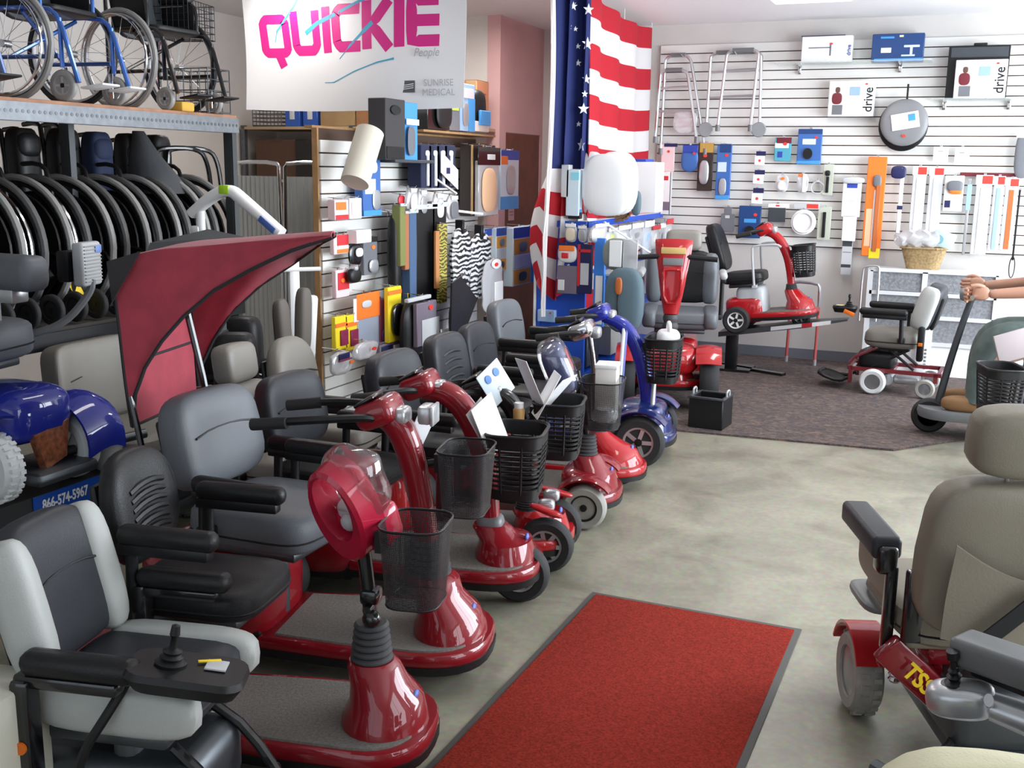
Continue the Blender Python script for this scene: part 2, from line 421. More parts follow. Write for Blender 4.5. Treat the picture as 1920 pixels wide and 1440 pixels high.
m = M(); m.box(((-3.7 + X1) / 2, Y1 - 0.006, 0.05), (X1 + 3.7, 0.012, 0.10)); struct('baseboard_back', m, BASE)
# slatwall on the back wall: boards stand off the grooves
def slatboards(m, g, n, z0, pitch, a0, a1, fn):
    for i in range(n):
        fn(m, z0 + i * pitch + 0.009, z0 + (i + 1) * pitch)
ZS0, NS, PIT = 0.995, 22, 0.0777
m = M(); m.box(((-2.585 + X1) / 2, Y1 - 0.005, ZS0 + NS * PIT / 2), (X1 + 2.585, 0.01, NS * PIT)); struct('trim_1', m, GROOVE)
m = M()
for i in range(NS):
    za, zb = ZS0 + i * PIT + .009, ZS0 + (i + 1) * PIT
    m.box(((-2.585 + X1) / 2, Y1 - 0.0175, (za + zb) / 2), (X1 + 2.585, 0.015, zb - za))
struct('wall_back_slatwall', m, SLAT)
# carpet of the far bay
cp = [(-3.69, 6.49), (-1.546, 6.49), (-0.253, 6.58), (0.151, 7.075), (X1 - .01, 9.4), (X1 - .01, Y1 - .013), (-3.69, Y1 - .013)]
m = M(); m.prism(cp, 0.0005, 0.012); o = ob('carpet', m, CARPET, None, False); o['kind'] = 'structure'
# red entrance mat
REDC = mat('red_mat_pile', (0.205, 0.020, 0.012), 0.95, spec=0.1, noise=0.35, nscale=140, bump=0.8, bscale=260)
t = thing('entrance_mat', 'red carpeted entrance mat with dark rubber edge on concrete floor', 'mat', (-0.80, 3.74, 0), rad(-1.0))
ob('mat_pile', M().rbox((0, -1.2, .006), (0.755, 2.36, .010), .004), REDC, t)
ob('rubber_border', M().rbox((0, -1.2, .003), (0.80, 2.41, .006), .002), mat('rubber_edge', (0.06, 0.055, 0.05), 0.7), t)
# fluorescent fixture whose edge shows at the top of the frame
TUBE = mat('lamp_diffuser', (0.9, 0.88, 0.85), 0.4)
TUBE.node_tree.nodes['Principled BSDF'].inputs['Emission Color'].default_value = (1, 0.95, 0.88, 1)
TUBE.node_tree.nodes['Principled BSDF'].inputs['Emission Strength'].default_value = 1.2
def fixture(x, y, rz, label):
    t = thing('ceiling_light', label, 'ceiling light', (x, y, ZC), rz, 'fluorescent ceiling lights')
    ob('lamp_housing', M().box((0, 0, -.02), (.58, 1.26, .04)), mat('lamp_housing', (.55, .40, .30), .5), t, False)
    ob('diffuser', M().rbox((0, 0, -.05), (.54, 1.22, .03), .012), TUBE, t)
fixture(-1.12, 7.62, 0, 'fluorescent ceiling light whose far end shows at the top edge above the slatwall')

# ---------------------------------------------------------------- vehicle parts
def wheel(root, c, r, wd, tire=RUB, rim=SILV, spokes=5, steer=0.0, name='wheel', knobs=0, rimr=0.58, hub=BLK):
    T = TR(c, (0, 0, steer)) @ TR((0, 0, 0), (rad(90), 0, 0))
    h = wd / 2; ri = r * rimr
    m = M(T)
    m.lathe([(ri, -h * .55), (ri * 1.06, -h * .95), (r * .86, -h), (r * .95, -h * .72), (r, -h * .3), (r, h * .3), (r * .95, h * .72), (r * .86, h), (ri * 1.06, h * .95), (ri, h * .55)], n=32)
    for k in range(knobs):
        a = 2 * pi * k / knobs
        for sgn in (-1, 1):
            m.box((r * .985 * cos(a + sgn * .05), r * .985 * sin(a + sgn * .05), sgn * h * .42), (r * .10, r * .11, h * .55), (0, 0, a))
    w_ = ob(name, m, tire, root)
    m = M(T); m.lathe([(ri * 1.03, -h * .8), (ri * .9, -h * .74), (ri * .88, -h * .2), (ri * .88, h * .2), (ri * .9, h * .74), (ri * 1.03, h * .8), (ri * 1.06, 0), (ri * 1.03, -h * .8)], n=28)
    for k in range(spokes):
        a = 2 * pi * k / spokes
        for sgn in (-1, 1):
            m.box((ri * .52 * cos(a), ri * .52 * sin(a), sgn * h * .55), (ri * .85, ri * .26, h * .25), (0, 0, a))
    ob('rim', m, rim, w_)
    m = M(T); m.lathe([(0, -h * .8), (ri * .26, -h * .76), (ri * .28, -h * .4), (ri * .28, h * .4), (ri * .26, h * .76), (0, h * .8)], n=14)
    m.lathe([(0, -h * .25), (ri * .9, -h * .2), (ri * .9, h * .2), (0, h * .25)], n=20)
    ob('hub', m, hub, w_)
    return w_

def seat(root, x, y, z, yaw=0.0, W=0.44, D=0.42, H=0.36, mseat=LEAB, mback=None, th=0.09, tilt=14, arms='LR', armz=0.14, arml=0.27, armx=0.0,
         ribs=0, head=None, e=.42, e2=.5, side=None, post=True, armm=LEAB, backe=.5, gap=0.0, armw=0.055, backz=0.0, mhead=None, shell=True, sb=True):
    """A vehicle seat: cushion, backrest, optional side bolsters, ribs, headrest and armrests, all parts of root."""
    mback = mback or mseat
    S = TR((x, y, z), (0, 0, yaw))
    m = M(S); m.pil((0, 0, -th / 2), (D, W, th), e, e2 * .8, nu=28)
    st = ob('seat', m, mseat, root)
    m = M(S); m.pil((0, 0, -th * .62), (D * 1.01, W * 1.01, .02), .6, e2 * .8, nu=28); ob('seat_piping', m, BLK, st)
    B = S @ TR((-D / 2 - .0, 0, .01 + backz), (0, rad(-tilt), 0))
    def curve(p):
        return (p[0] + 0.10 * (p[1] / W) ** 2 * 1.0, p[1] * (1 - .10 * max(0, p[2] / H)), p[2])
    m = M(B); m.pil((0, 0, H / 2), (th, W * .97, H), backe, backe * .95, rot=None, nu=28, nv=16, bend=curve)
    b = ob('backrest', m, mback, root)
    if shell: ob('back_shell', M(B).rbox((-th * .42, 0, H * .42), (.025, W * .74, H * .72), .012), BLK, b)
    if ribs:
        m = M(B)
        for k in range(ribs):
            zz = H * (.30 + .40 * k / (ribs - 1)); ww = W * .25
            m.tube([(th * .50 - .001 + .1 * .0, -ww, zz - .012), (th * .50 + .002, -ww * .4, zz), (th * .50 + .002, ww * .4, zz), (th * .50 - .001, ww, zz - .012)], .009, 6, smooth=1)
        ob('stitched_ribs', m, mback, b)
    else:
        m = M(B)
        m.tube([(th * .47 + .015, -W * .36, H * .55), (th * .5, -W * .15, H * .60), (th * .5, W * .15, H * .60), (th * .47 + .015, W * .36, H * .55)], .004, 5, smooth=1)
        ob('seam', m, BLK, b)
    if side:
        for q in (-1, 1):
            m = M(B)
            m.pil((.03, q * W * .40, H * .47), (th * .95, W * .24, H * .96), .55, .7, rot=(0, 0, q * rad(-12)))
            ob('side_bolster', m, side, b)
            if not sb: continue
            m = M(S); m.pil((.02, q * W * .42, -th * .42), (D * 1.02, W * .22, th * 1.05), .5, .5)
            ob('seat_bolster', m, side, st)
    if head:
        hw, hh, hz = head
        m = M(B)
        def hb(p): return (p[0] + .12 * (p[1] / hw) ** 2 * .5, p[1], p[2])
        m.pil((.0, 0, H + hz + hh / 2), (th * 1.05, hw, hh), .45, .5, nu=26, bend=hb)
        hd = ob('headrest', m, mhead or mback, root)
        m = M(B)
        for q in (-1, 1): m.cyl((0, q * hw * .22, H - .05), (0, q * hw * .22, H + hz + .02), .007)
        ob('headrest_stalk', m, CHR, hd)
    for q, kk in ((1, 'L'), (-1, 'R')):
        if kk not in arms: continue
        m = M(S); yy = q * (W / 2 + .035)
        m.rbox((armx, yy, armz), (arml, armw, .052), .022, 3); a = ob('armrest', m, armm, root)
        m = M(S)
        m.rbox((armx - .01, yy, armz - .035), (arml * .92, armw * .7, .03), .006)
        m.cyl((armx - arml * .38, yy, armz - .03), (armx - arml * .40, yy, -.08), .016)
        m.rbox((armx - arml * .40, yy - q * .02, -.07), (.05, .06, .04), .008)
        ob('armrest_bracket', m, BLK, a)
    if post:
        m = M(S); m.rbox((0, 0, -th - .012), (D * .7, W * .7, .03), .008); m.cyl((0, 0, -th - .02), (0, 0, -z + .16), .032, n=16)
        ob('seat_post', m, STL, root)
    return S

def basket(root, c, kind, w=.24, d=.18, h=.19, yaw=0.0, taper=.82, name='basket', uvs=1.0):
    T = TR(c, (0, 0, yaw))
    top = rrect(d, w, min(w, d) * .3); bot = [(a * taper, b * taper) for a, b in top]
    n = len(top); L = lambda f, z, k=1.0: [((bx + (tx - bx) * f) * k, (by + (ty - by) * f) * k, z) for (bx, by), (tx, ty) in zip(bot, top)]
    if kind == 'wire':
        m = M(T); vs = []; fs = []; uv = []
        per = [0]
        for i in range(n):
            a, b = top[i], top[(i + 1) % n]; per.append(per[-1] + math.hypot(a[0] - b[0], a[1] - b[1]))
        for i in range(n + 1):
            j = i % n
            vs += [L(0, 0)[j], L(1, h)[j]]; uv += [(per[i], 0), (per[i], h)]
        fs = [(2 * i, 2 * i + 2, 2 * i + 3, 2 * i + 1) for i in range(n)]
        m.add(vs, fs, uv=uv)
        bt = L(0, 0); m.add(bt, [tuple(range(n))], uv=[(p[0], p[1]) for p in bt])
        b = ob(name, m, WEAVE, root)
        ob('basket_rim', M(T).tube(L(1, h), .0035, 6, True), WIRE, b); ob('basket_base_ring', M(T).tube(L(0, 0), .003, 6, True), WIRE, b)
    else:
        m = M(T); th = .93
        def band(z0, z1):
            f0, f1 = z0 / h, z1 / h
            m.loft([L(f0, z0), L(f1, z1), L(f1, z1, th), L(f0, z0, th), L(f0, z0)], cap=False)
        band(h * .80, h); band(0, h * .16)
        ns = 8
        for k in range(ns):
            z0 = h * (.16 + .64 * (k + .55) / (ns + .3)); band(z0, z0 + h * .035)
        for i in range(0, n, 5):
            for q in (0, 4):
                a = L(.1, h * .1)[(i + q) % n]; b2 = L(.85, h * .85)[(i + q) % n]
                m.tube([(a[0] * .965, a[1] * .965, a[2]), (b2[0] * .965, b2[1] * .965, b2[2])], .006, 6)
        m.add(L(0, 0.004), [tuple(range(n - 1, -1, -1))]); m.add(L(0, 0.0), [tuple(range(n))])
        b = ob(name, m, BLK, root)
        ob('basket_rim', M(T).tube(L(1, h), .006, 6, True), BLK, b)
    return b

def sweep(path, n=14):
    """Rings for a bent column: path of (x, z, width, depth); lies in the local x-z plane."""
    rings = []
    for i, (x, z, wd, dp) in enumerate(path):
        a = path[max(i - 1, 0)]; b = path[min(i + 1, len(path) - 1)]
        t = Vector((b[0] - a[0], 0, b[1] - a[1])).normalized(); nx = Vector((t.z, 0, -t.x))
        r = []
        for k in range(n):
            q = 2 * pi * k / n; cx = math.copysign(abs(cos(q)) ** .7, cos(q)); cy = math.copysign(abs(sin(q)) ** .7, sin(q))
            p = Vector((x, 0, z)) + nx * (dp / 2 * cx); r.append((p.x, wd / 2 * cy, p.z))
        rings.append(r)
    return rings
def refine(path, k=2):
    for _ in range(k):
        q = [path[0]]
        for a, b in zip(path, path[1:]):
            q.append(tuple(u * .75 + v * .25 for u, v in zip(a, b))); q.append(tuple(u * .25 + v * .75 for u, v in zip(a, b)))
        q.append(path[-1]); path = q
    return path

def pan_outline(xr, hw, nose, hr=None):
    hr = hr or hw * .86
    o = [(xr, -hr), (xr * .5, -hw * .97)]
    for i in range(15):
        a = rad(-90 + 180 * i / 14)
        o.append((nose * max(0, cos(a)) ** .85, hw * math.copysign(abs(sin(a)) ** .8, sin(a))))
    o += [(xr * .5, hw * .97), (xr, hr)]
    return o
def inset(o, k, dx=0): return [(x * k + dx, y * k) for x, y in o]

def scooter(name, label, loc, yaw, paintm, group, pan=True, nose=.27, hw=.225, xr=-.52, column='arc', path=None, boot=(.32, .45, .062), shroud=True,
            front=('single', .10), fw=.115, ftire=RUB, frim=SILV, rear=True, bask=None, head='console', headp=None, deckz=.14, rimg=None, grip=.17, spokes=5, colm=None, fender=None, cat='scooter', reach=.24, fww=.07):
    t = thing(name, label, cat, loc, yaw, group)
    if pan:
        o = pan_outline(xr, hw, nose); z = deckz
        m = M()
        m.loft([[(x, y, z - .045) for x, y in inset(o, .965)], [(x, y, z - .03) for x, y in o], [(x, y, z - .006) for x, y in inset(o, 1.0)], [(x, y, z + .004) for x, y in inset(o, .97)]])
        p = ob('floor_pan', m, paintm, t)
        m = M(); m.loft([[(x, y, z - .06) for x, y in inset(o, .90)], [(x, y, z - .06) for x, y in inset(o, 1.005)], [(x, y, z - .034) for x, y in inset(o, 1.012)], [(x, y, z - .034) for x, y in inset(o, .9)]])
        ob('bumper_strip', m, BLK, p)
        m = M(); m.loft([[(x, y, z) for x, y in inset(o, .88, -.01)], [(x, y, z + .010) for x, y in inset(o, .87, -.01)]]); ob('deck_mat', m, DECK, p)
    if shroud:
        m = M(); z = deckz; b0, b1, br = boot or (.30, .34, .06)
        rx = max(nose * .56, .118); ry = hw * .70
        m.loft([ell((nose - rx - .02, 0), rx, ry, z + .003), ell((nose - rx - .022, 0), rx * .98, ry * .97, z + .025), ell(((nose - rx) * .72, 0), rx * .84, ry * .82, z + .075),
                ell(((nose - rx) * .36, 0), rx * .66, ry * .66, z + (b0 - z) * .68), ell((nose * .03, 0), br * 1.25, br * 1.25, b0 - .01), ell((0, 0), br * 1.05, br * 1.05, b0 + .004)])
        s_ = ob('front_shroud', m, paintm, t)
        m = M(); m.pil((nose * .70, 0, z + .085), (.016, .04, .025), 1); ob('badge', m, paint(90, 110, 190), s_)
    if boot:
        b0, b1, br = boot; prof = []; k = 6
        for i in range(k):
            f = i / k; r = br * (1 - .22 * f); zz = b0 + (b1 - b0) * f; dz = (b1 - b0) / k
            prof += [(r * .86, zz), (r, zz + dz * .35), (r, zz + dz * .6), (r * .86, zz + dz * .95)]
        m = M(TR((0, 0, 0))); m.lathe(prof, n=20); ob('rubber_boot', m, mat('boot_rubber', (.05, .05, .053), .6), t)
    if path is None: path = [(0, .36, .055, .06), (-.02, .6, .05, .06), (-.06, .80, .05, .06)]
    m = M(); m.loft(sweep(refine(path))); ob('tiller_column', m, colm or paintm, t)
    # front wheel(s)
    kind = front[0]
    if kind == 'single': wheel(t, (front[1], 0, fw), fw, .075, ftire, frim, spokes, name='front_wheel')
    elif kind == 'pair':
        for q in (-1, 1): wheel(t, (front[1], q * front[2], fw), fw, fww, ftire, frim, spokes, steer=front[3] if len(front) > 3 else 0, name='front_wheel')
    if fender:
        fx, fy, fr, fwd = fender
        for q in (-1, 1):
            m = M()
            def f(u, v, q=q):
                a = rad(38 + 137 * u); rr = fr * (1 + .05 * sin(pi * v))
                return (fx + rr * cos(a) * 1.05, q * (fy + fwd * (v - .5)), fw + rr * sin(a))
            m.sheet(f, 14, 5, .008); ob('front_fender', m, paintm, t)
        m = M(); m.pil((fx - .03, 0, fw + fr * .62), (fr * 1.6, fy * 1.5, fr * .9), .6, .6); ob('front_cowl', m, paintm, t)
    if rear:
        m = M(); m.pil((xr - .19, 0, .25), (.46, .40, .30), .35, .4, nu=28); rb = ob('rear_cover', m, paintm, t)
        m = M(); m.rbox((xr - .19, 0, .13), (.40, .36, .08), .02); ob('motor_tray', m, BLK, rb)
        for q in (-1, 1): wheel(t, (xr - .26, q * .235, .12), .12, .08, RUB, frim, 5, name='rear_wheel')
    hp = headp or (path[-1][0], path[-1][1]); hx, hz = hp
    if head == 'console':
        m = M(); m.rbox((hx - .04, 0, hz + .03), (.13, .17, .085), .03, 3, (0, rad(-22), 0)); c = ob('control_console', m, colm or paintm, t)
        m = M(); m.rbox((hx - .075, 0, hz + .068), (.075, .12, .012), .005, 2, (0, rad(-32), 0)); ob('control_panel', m, BLKG, c)
        m = M(); m.pil((hx + .035, 0, hz + .02), (.05, .09, .06), .6); ob('headlight', m, SILV, c)
        hb_ = [(hx - .03, 0, hz + .02), (hx - .03, 1 * .07, hz + .02), (hx - .06, (grip - .02), hz + .03), (hx - reach * .62, (grip + .03), hz + .02), (hx - reach, (grip + .02), hz)]
        m = M(); m.tube([(x, -y, z) for x, y, z in hb_[:0:-1]] + hb_, .013, 8, smooth=2)
        g = ob('handlebar', m, BLK, t)
        for q in (-1, 1):
            m = M(); m.tube([(hx - reach + .11, q * (grip + .032), hz + .012), (hx - reach - .01, q * (grip + .022), hz - .003)], .019, 10); ob('hand_grip', m, RUB, g)
    if bask:
        bx, bz, kd, w_, d_, h_ = bask[:6]
        basket(t, (bx, bask[6] if len(bask) > 6 else 0, bz), kd, w_, d_, h_, yaw=bask[7] if len(bask) > 7 else 0)
        m = M(); m.cyl((0, 0, bz + h_ * .7), (bx - d_ / 2, 0, bz + h_ * .75), .012); m.box((bx - d_ / 2 - .008, 0, bz + h_ * .75), (.02, .07, .06)); ob('basket_bracket', m, BLK, t)
    return t

# ---------------------------------------------------------------- the row of scooters on the left
ROW = 'scooters parked in a row along the aisle'
# nearest scooter: head wrapped in clear plastic, thin black tiller
t = scooter('mobility_scooter', 'nearest red scooter, its head wrapped in clear plastic over a thin black tiller', (-1.365, 2.335, 0), rad(12), RED, ROW,
            nose=.175, hw=.20, xr=-.50, path=[(0, .40, .036, .036), (-.01, .55, .036, .036), (-.03, .70, .036, .036)], colm=BLKG, boot=(.315, .425, .058),
            head='none', front=('single', .06), fw=.10, bask=(.125, .50, 'wire', .20, .17, .215))
seat(t, -.435, -.055, .555, rad(-2), .32, .38, .31, LEAB, th=.09, ribs=6, armz=.155, arml=.27, e=.45, tilt=8, backe=.75)
hT = TR((-.06, -.01, .745), (0, rad(-22), rad(66)), (.95, .80, 1.0))
m = M(hT)
n = 30; rings = []
for (x, ky, kz, oz) in ((.035, .118, .145, 0), (-.045, .112, .140, 0), (-.055, .100, .128, 0), (-.052, .076, .098, .026), (.02, .074, .094, .026), (.035, .08, .10, .024), (.035, .118, .145, 0)):
    rings.append([(x, ky * cos(2 * pi * i / n), oz + kz * sin(2 * pi * i / n) * (1.08 if sin(2 * pi * i / n) < 0 else 1)) for i in range(n)])
m.loft(rings, cap=False); PKR = mat('pinkish_red_paint', (.40, .008, .035), .45, 0, 1.0, spec=.2); hd = ob('delta_handle', m, PKR, t)
m = M(hT); m.rbox((.05, 0, -.085), (.12, .215, .12), .03, 3); m.loft([[(.0, y, -.02) for y in (-.09, .09)] + [(.09, y, -.02) for y in (.09, -.09)], [(.03, y, -.12) for y in (-.06, .06)] + [(.10, y, -.12) for y in (.06, -.06)]]); ob('console_housing', m, PKR, hd)
m = M(hT); m.rbox((.02, 0, -.05), (.05, .12, .10), .02, 3); m.pil((-.012, 0, -.045), (.04, .06, .05), 1); ob('control_panel', m, LGRY, hd)
m = M(hT); m.pil((.045, -.02, .055), (.12, .225, .20), .6, .7, nu=26, nv=16, bend=lambda p: (p[0] + .006 * sin(60 * p[2] + 30 * p[1]), p[1], p[2])); ob('plastic_wrap', m, CLEAR, hd, label='clear plastic wrap')
m = M(); m.rbox((0, 0, .50), (.05, .06, .04), .01); m.cyl((0, -.04, .47), (0, .04, .47), .012); m.pil((.01, -.03, .445), (.05, .05, .05), 1); ob('tiller_lock', m, BLKG, t)

# second scooter, with the burgundy sun canopy over its seat
t = scooter('mobility_scooter', 'red scooter with the burgundy sun canopy rising over its big grey seat', (-1.495, 2.925, 0), rad(12), RED, ROW,
            nose=.215, hw=.225, xr=-.52, path=[(0, .42, .085, .075), (-.025, .58, .08, .075), (-.06, .74, .085, .085), (-.10, .83, .10, .09), (-.17, .86, .09, .07)],
            boot=(.33, .45, .075), front=('single', .10), fw=.10, ftire=GREYT, head='console', headp=(-.12, .83), grip=.12, reach=.40,
            bask=(.125, .555, 'wire', .22, .16, .205))
seat(t, -.51, -.01, .565, rad(-11), .44, .46, .32, LEAG, th=.14, tilt=12, armz=.09, arml=.30, armx=.02, e=.40)
m = M(); m.rbox((-.005, 0, .86), (.045, .08, .06), .012); m.rbox((.02, 0, .86), (.012, .085, .065), .005); ob('head_lamp', m, SILV, t)
BUR = mat('burgundy_canvas', (0.36, 0.036, 0.060), 0.8, noise=0.12, nscale=14, bump=0.4, bscale=240, sheen=.2)
CANOPY_T = t

# third scooter with a gooseneck tiller
t = scooter('mobility_scooter', 'red scooter with a curved gooseneck tiller and pale paper tucked by its slotted basket', (-1.545, 3.54, 0), rad(12), RED, ROW,
            nose=.20, hw=.215, xr=-.5, path=[(0, .30, .075, .075), (-.015, .48, .08, .08), (-.05, .64, .085, .085), (-.11, .755, .09, .09), (-.19, .81, .10, .085), (-.26, .80, .09, .06)],
            boot=None, front=('single', .115), fw=.115, deckz=.175, head='console', headp=(-.235, .795), grip=.14,
            bask=(.095, .43, 'slot', .27, .22, .245))
seat(t, -.57, -.05, .535, rad(-12), .40, .42, .30, LEAB, LEADG, th=.10, tilt=10, armz=.10, arml=.32, e=.42)
m = M(); m.rbox((.0, 0, .30), (.10, .10, .08), .03, 3); ob('tiller_joint', m, GRYP, t)
# fourth: black nose with a silver-spoked wheel
t = scooter('mobility_scooter', 'black scooter with a silver disc front wheel and papers heaped in its slotted basket', (-1.575, 3.995, 0), rad(12), REDB, ROW,
            nose=.20, hw=.20, xr=-.5, path=[(0, .26, .06, .06), (-.02, .48, .07, .07), (-.05, .62, .08, .08), (-.10, .70, .09, .08), (-.2, .72, .08, .06)],
            boot=(.22, .28, .055), front=('pair', .10, .13), fw=.115, head='console', headp=(-.17, .70), grip=.13, spokes=7,
            bask=(.125, .465, 'slot', .25, .20, .23), colm=BLKG)
seat(t, -.36, -.02, .545, rad(-10), .44, .42, .31, LEAB, LEADG, th=.10, tilt=10, armz=.11, arml=.36, e=.4)
for q in (-1, 1):
    ob('fender_trim', M().pil((.10, q * .135, .262), (.15, .05, .022), .7, rot=(0, rad(14), q * rad(10))), REDB, t)
    ob('headlight', M().pil((.09, q * .07, .265), (.07, .055, .05), .6), SILV, t)
# fifth: grey tires, red rounded cowl
t = scooter('mobility_scooter', 'red four-wheeled scooter with grey tires and a blue plastic-wrapped head', (-1.545, 4.655, 0), rad(10), RED, ROW,
            nose=.18, hw=.21, xr=-.52, path=[(0, .40, .03, .03), (-.02, .55, .03, .03), (-.05, .70, .03, .03)], colm=BLKG, boot=(.30, .40, .058), head='none',
            front=('pair', .03, .205), fw=.105, ftire=GREYT, frim=BLK, spokes=0, fender=(.03, .19, .135, .11), bask=(.07, .445, 'wire', .25, .20, .22), deckz=.15)
seat(t, -.48, -.02, .535, rad(-8), .40, .40, .30, LEAB, LEADG, th=.1, tilt=10, ribs=4, armz=.10, arml=.30, e=.4)
hT = TR((-.13, -.04, .71), (0, rad(-24), rad(10)))
m = M(hT); m.pil((0, 0, 0), (.12, .22, .24), .55, .5, nu=24); hd = ob('console_housing', m, mat('blue_console', (.03, .05, .17), .35, coat=.5), t)
m = M(hT); m.pil((0, 0, .01), (.15, .25, .28), .6, .6, nu=24); ob('plastic_wrap', m, CLEAR, hd)
m = M(hT); m.rbox((.062, -.01, .03), (.006, .10, .10), .002); ob('red_emblem', m, paint(180, 30, 50), hd)
m = M(hT)
for k in range(3): m.rbox((.062, .0, -.055 - .018 * k), (.006, .12 - .02 * k, .008), .002)
ob('white_lettering', m, WHITE, hd)
# sixth: low red nose
t = scooter('mobility_scooter', 'small scooter with a pointed bright red nose beside the blue scooter', (-1.66, 5.20, 0), rad(8), REDB, ROW,
            nose=.26, hw=.20, xr=-.5, path=[(0, .30, .03, .03), (-.03, .6, .03, .03), (-.06, .78, .03, .03)], colm=CHR, boot=(.28, .34, .05), front=('single', .12), fw=.09,
            head='console', headp=(-.06, .78), grip=.12, deckz=.12)
seat(t, -.46, 0, .505, rad(-6), .40, .40, .30, LEAB, LEADG, th=.09, tilt=10, armz=.09, arml=.28, e=.4)
# seventh: blue with silver rims
t = scooter('mobility_scooter', 'dark blue scooter with silver five-spoke wheels and a slotted black basket', (-1.56, 5.83, 0), rad(6), DBLUE, ROW,
            nose=.16, hw=.22, xr=-.55, path=[(0, .30, .09, .09), (-.03, .48, .09, .09), (-.08, .64, .09, .085), (-.16, .76, .10, .08), (-.28, .80, .09, .06)], boot=None,
            front=('pair', -.01, .25), fw=.145, frim=SILV, spokes=5, fender=(-.01, .235, .175, .12), head='console', headp=(-.27, .79), grip=.15,
            bask=(.07, .45, 'slot', .27, .20, .25), deckz=.16, colm=BLUE)
seat(t, -.65, 0, .535, rad(-4), .44, .42, .32, LEAB, LEAG, th=.10, tilt=10, armz=.12, arml=.34, e=.4)
m = M(); m.cyl((.03, -.08, .30), (.03, -.05, .44), .014); ob('gas_strut', m, SILV, t)

# things lying in the baskets
def papers(loc, rz, parts, label, name='papers', cat='paper', group=None):
    t = thing(name, label, cat, loc, rz, group)
    for nm, c, d, rot, mm in parts: ob(nm, M().rbox(c, d, min(.002, min(d) * .4), 1, rot), mm, t)
    return t
WP = mat('white_paper', (.80, .80, .80), .7)
papers((-1.49, 3.97, .69), rad(12), [('sheet', (0, -.03, .04), (.004, .13, .20), (0, rad(28), rad(20)), WP), ('sheet', (-.06, -.06, .09), (.004, .09, .22), (0, rad(-25), rad(40)), WP), ('sheet', (.03, .05, .03), (.004, .15, .19), (0, rad(40), rad(-15)), WP)],
       'loose white papers heaped in the slotted basket of the black scooter')
papers((-1.52, 3.47, .60), rad(14), [('brochure', (0, 0, .10), (.004, .13, .21), (rad(22), rad(-8), rad(-30)), WP), ('sheet', (-.02, .01, .09), (.004, .11, .20), (rad(28), rad(-12), rad(-30)), mat('grey_paper', (.5, .5, .52), .7))],
       'white leaflet tucked beside the slotted basket of the gooseneck scooter', 'leaflet', 'leaflet')
papers((-1.555, 3.00, .80), rad(13), [('tag_card', (0, 0, .0), (.004, .10, .085), (rad(50), 0, rad(-25)), mat('grey_paper', (.5, .5, .52), .7))], 'folded grey price card behind the head lamp of the canopy scooter', 'price_card', 'price card')
t = papers((-1.70, 3.93, .70), rad(-20), [('card', (0, 0, .06), (.004, .16, .15), (rad(25), rad(-20), 0), mat('pale_blue_card', (.68, .78, .86), .6))], 'pale blue square card with two round blue symbols on a scooter handle', 'tag_card', 'card')
for dx in (-.03, .03): ob('round_symbol', M(TR((.0, 0, .06), (rad(25), rad(-20), 0))).cyl((.001, dx, .035), (.006, dx, .035), .018), paint(40, 110, 190), t)
t = thing('white_box', 'tall white carton standing in the wire basket beside the blue scooter', 'box', (-1.47, 4.72, .45), rad(10))
ob('carton', M().rbox((0, 0, .14), (.10, .12, .26), .006), mat('white_carton', (.66, .64, .60), .6), t); ob('lid', M().rbox((0, 0, .275), (.105, .125, .02), .004), WHITE, t)
t = thing('clear_bag', 'crumpled clear plastic bag at the bottom of the wire basket with the white carton', 'plastic bag', (-1.46, 4.665, .45), 0)
ob('bag_film', M().pil((0, 0, .045), (.10, .13, .09), .9, .8, nu=14, nv=8, bend=lambda p: (p[0] + .01 * sin(90 * p[1]), p[1] + .01 * sin(110 * p[2]), p[2])), CLEARH, t)
t = thing('catalogue', 'glossy catalogue in a plastic sleeve leaning against the blue scooter column', 'catalogue', (-1.50, 5.05, .46), rad(10))
ob('sleeve', M().rbox((0, 0, .19), (.012, .15, .38), .004, rot=(rad(-24), 0, 0)), mat('sleeve_grey', (.48, .47, .47), .25), t); ob('cover_strip', M().rbox((.008, .03, .20), (.004, .05, .36), .002, rot=(rad(-24), 0, 0)), paint(90, 100, 170), t)
t = thing('jug', 'white plastic jug with a handle standing in the blue scooter basket', 'jug', (-1.47, 5.85, .62), rad(20))
ob('jug_body', M().pil((0, 0, .06), (.13, .15, .13), .5, .6), WHITE, t); ob('jug_handle', M().tube([(0, -.05, .11), (0, -.05, .16), (0, .03, .165), (0, .05, .11)], .012, 8, smooth=2), WHITE, t)
t = thing('small_bottle', 'small amber bottle with a white cap by the pale blue card', 'bottle', (-1.575, 3.88, .62), 0)
ob('bottle_body', M().lathe([(.0, 0), (.022, 0), (.024, .05), (.018, .06)]), paint(190, 150, 90), t); ob('cap', M().lathe([(.019, .058), (.019, .08), (0, .082)]), WHITE, t)

# canopy over the second scooter
t = CANOPY_T
CS = CANOPY_T.matrix_basis.inverted()     # world to the scooter's own frame
def edge(a, b, c, u):
    return Vector(a) * (1 - u) ** 2 + Vector(b) * 2 * u * (1 - u) + Vector(c) * u * u
CN_A, CN_T, CN_B = (-2.572, 2.736, 1.303), (-1.86, 2.957, 1.402), (-2.528, 2.75, .746)
WD = Vector((-.12, .52, .0))
def top(u, v):        # roof panel, from the back edge to the tip
    A = Vector(CN_A) + WD * v; T_ = Vector(CN_T) + WD * v
    p = poly(ROOF, u) + WD * v * (1 - .93 * u ** 1.6); p.z += .012 * sin(pi * v)
    return CS @ p
def poly(P_, u):
    q = u * (len(P_) - 1); i = min(int(q), len(P_) - 2); return Vector(P_[i]).lerp(Vector(P_[i + 1]), q - i)
ROOF = [(-2.572, 2.736, 1.303), (-2.405, 2.788, 1.345), (-2.233, 2.841, 1.362), (-2.063, 2.894, 1.382), (-1.86, 2.957, 1.402)]
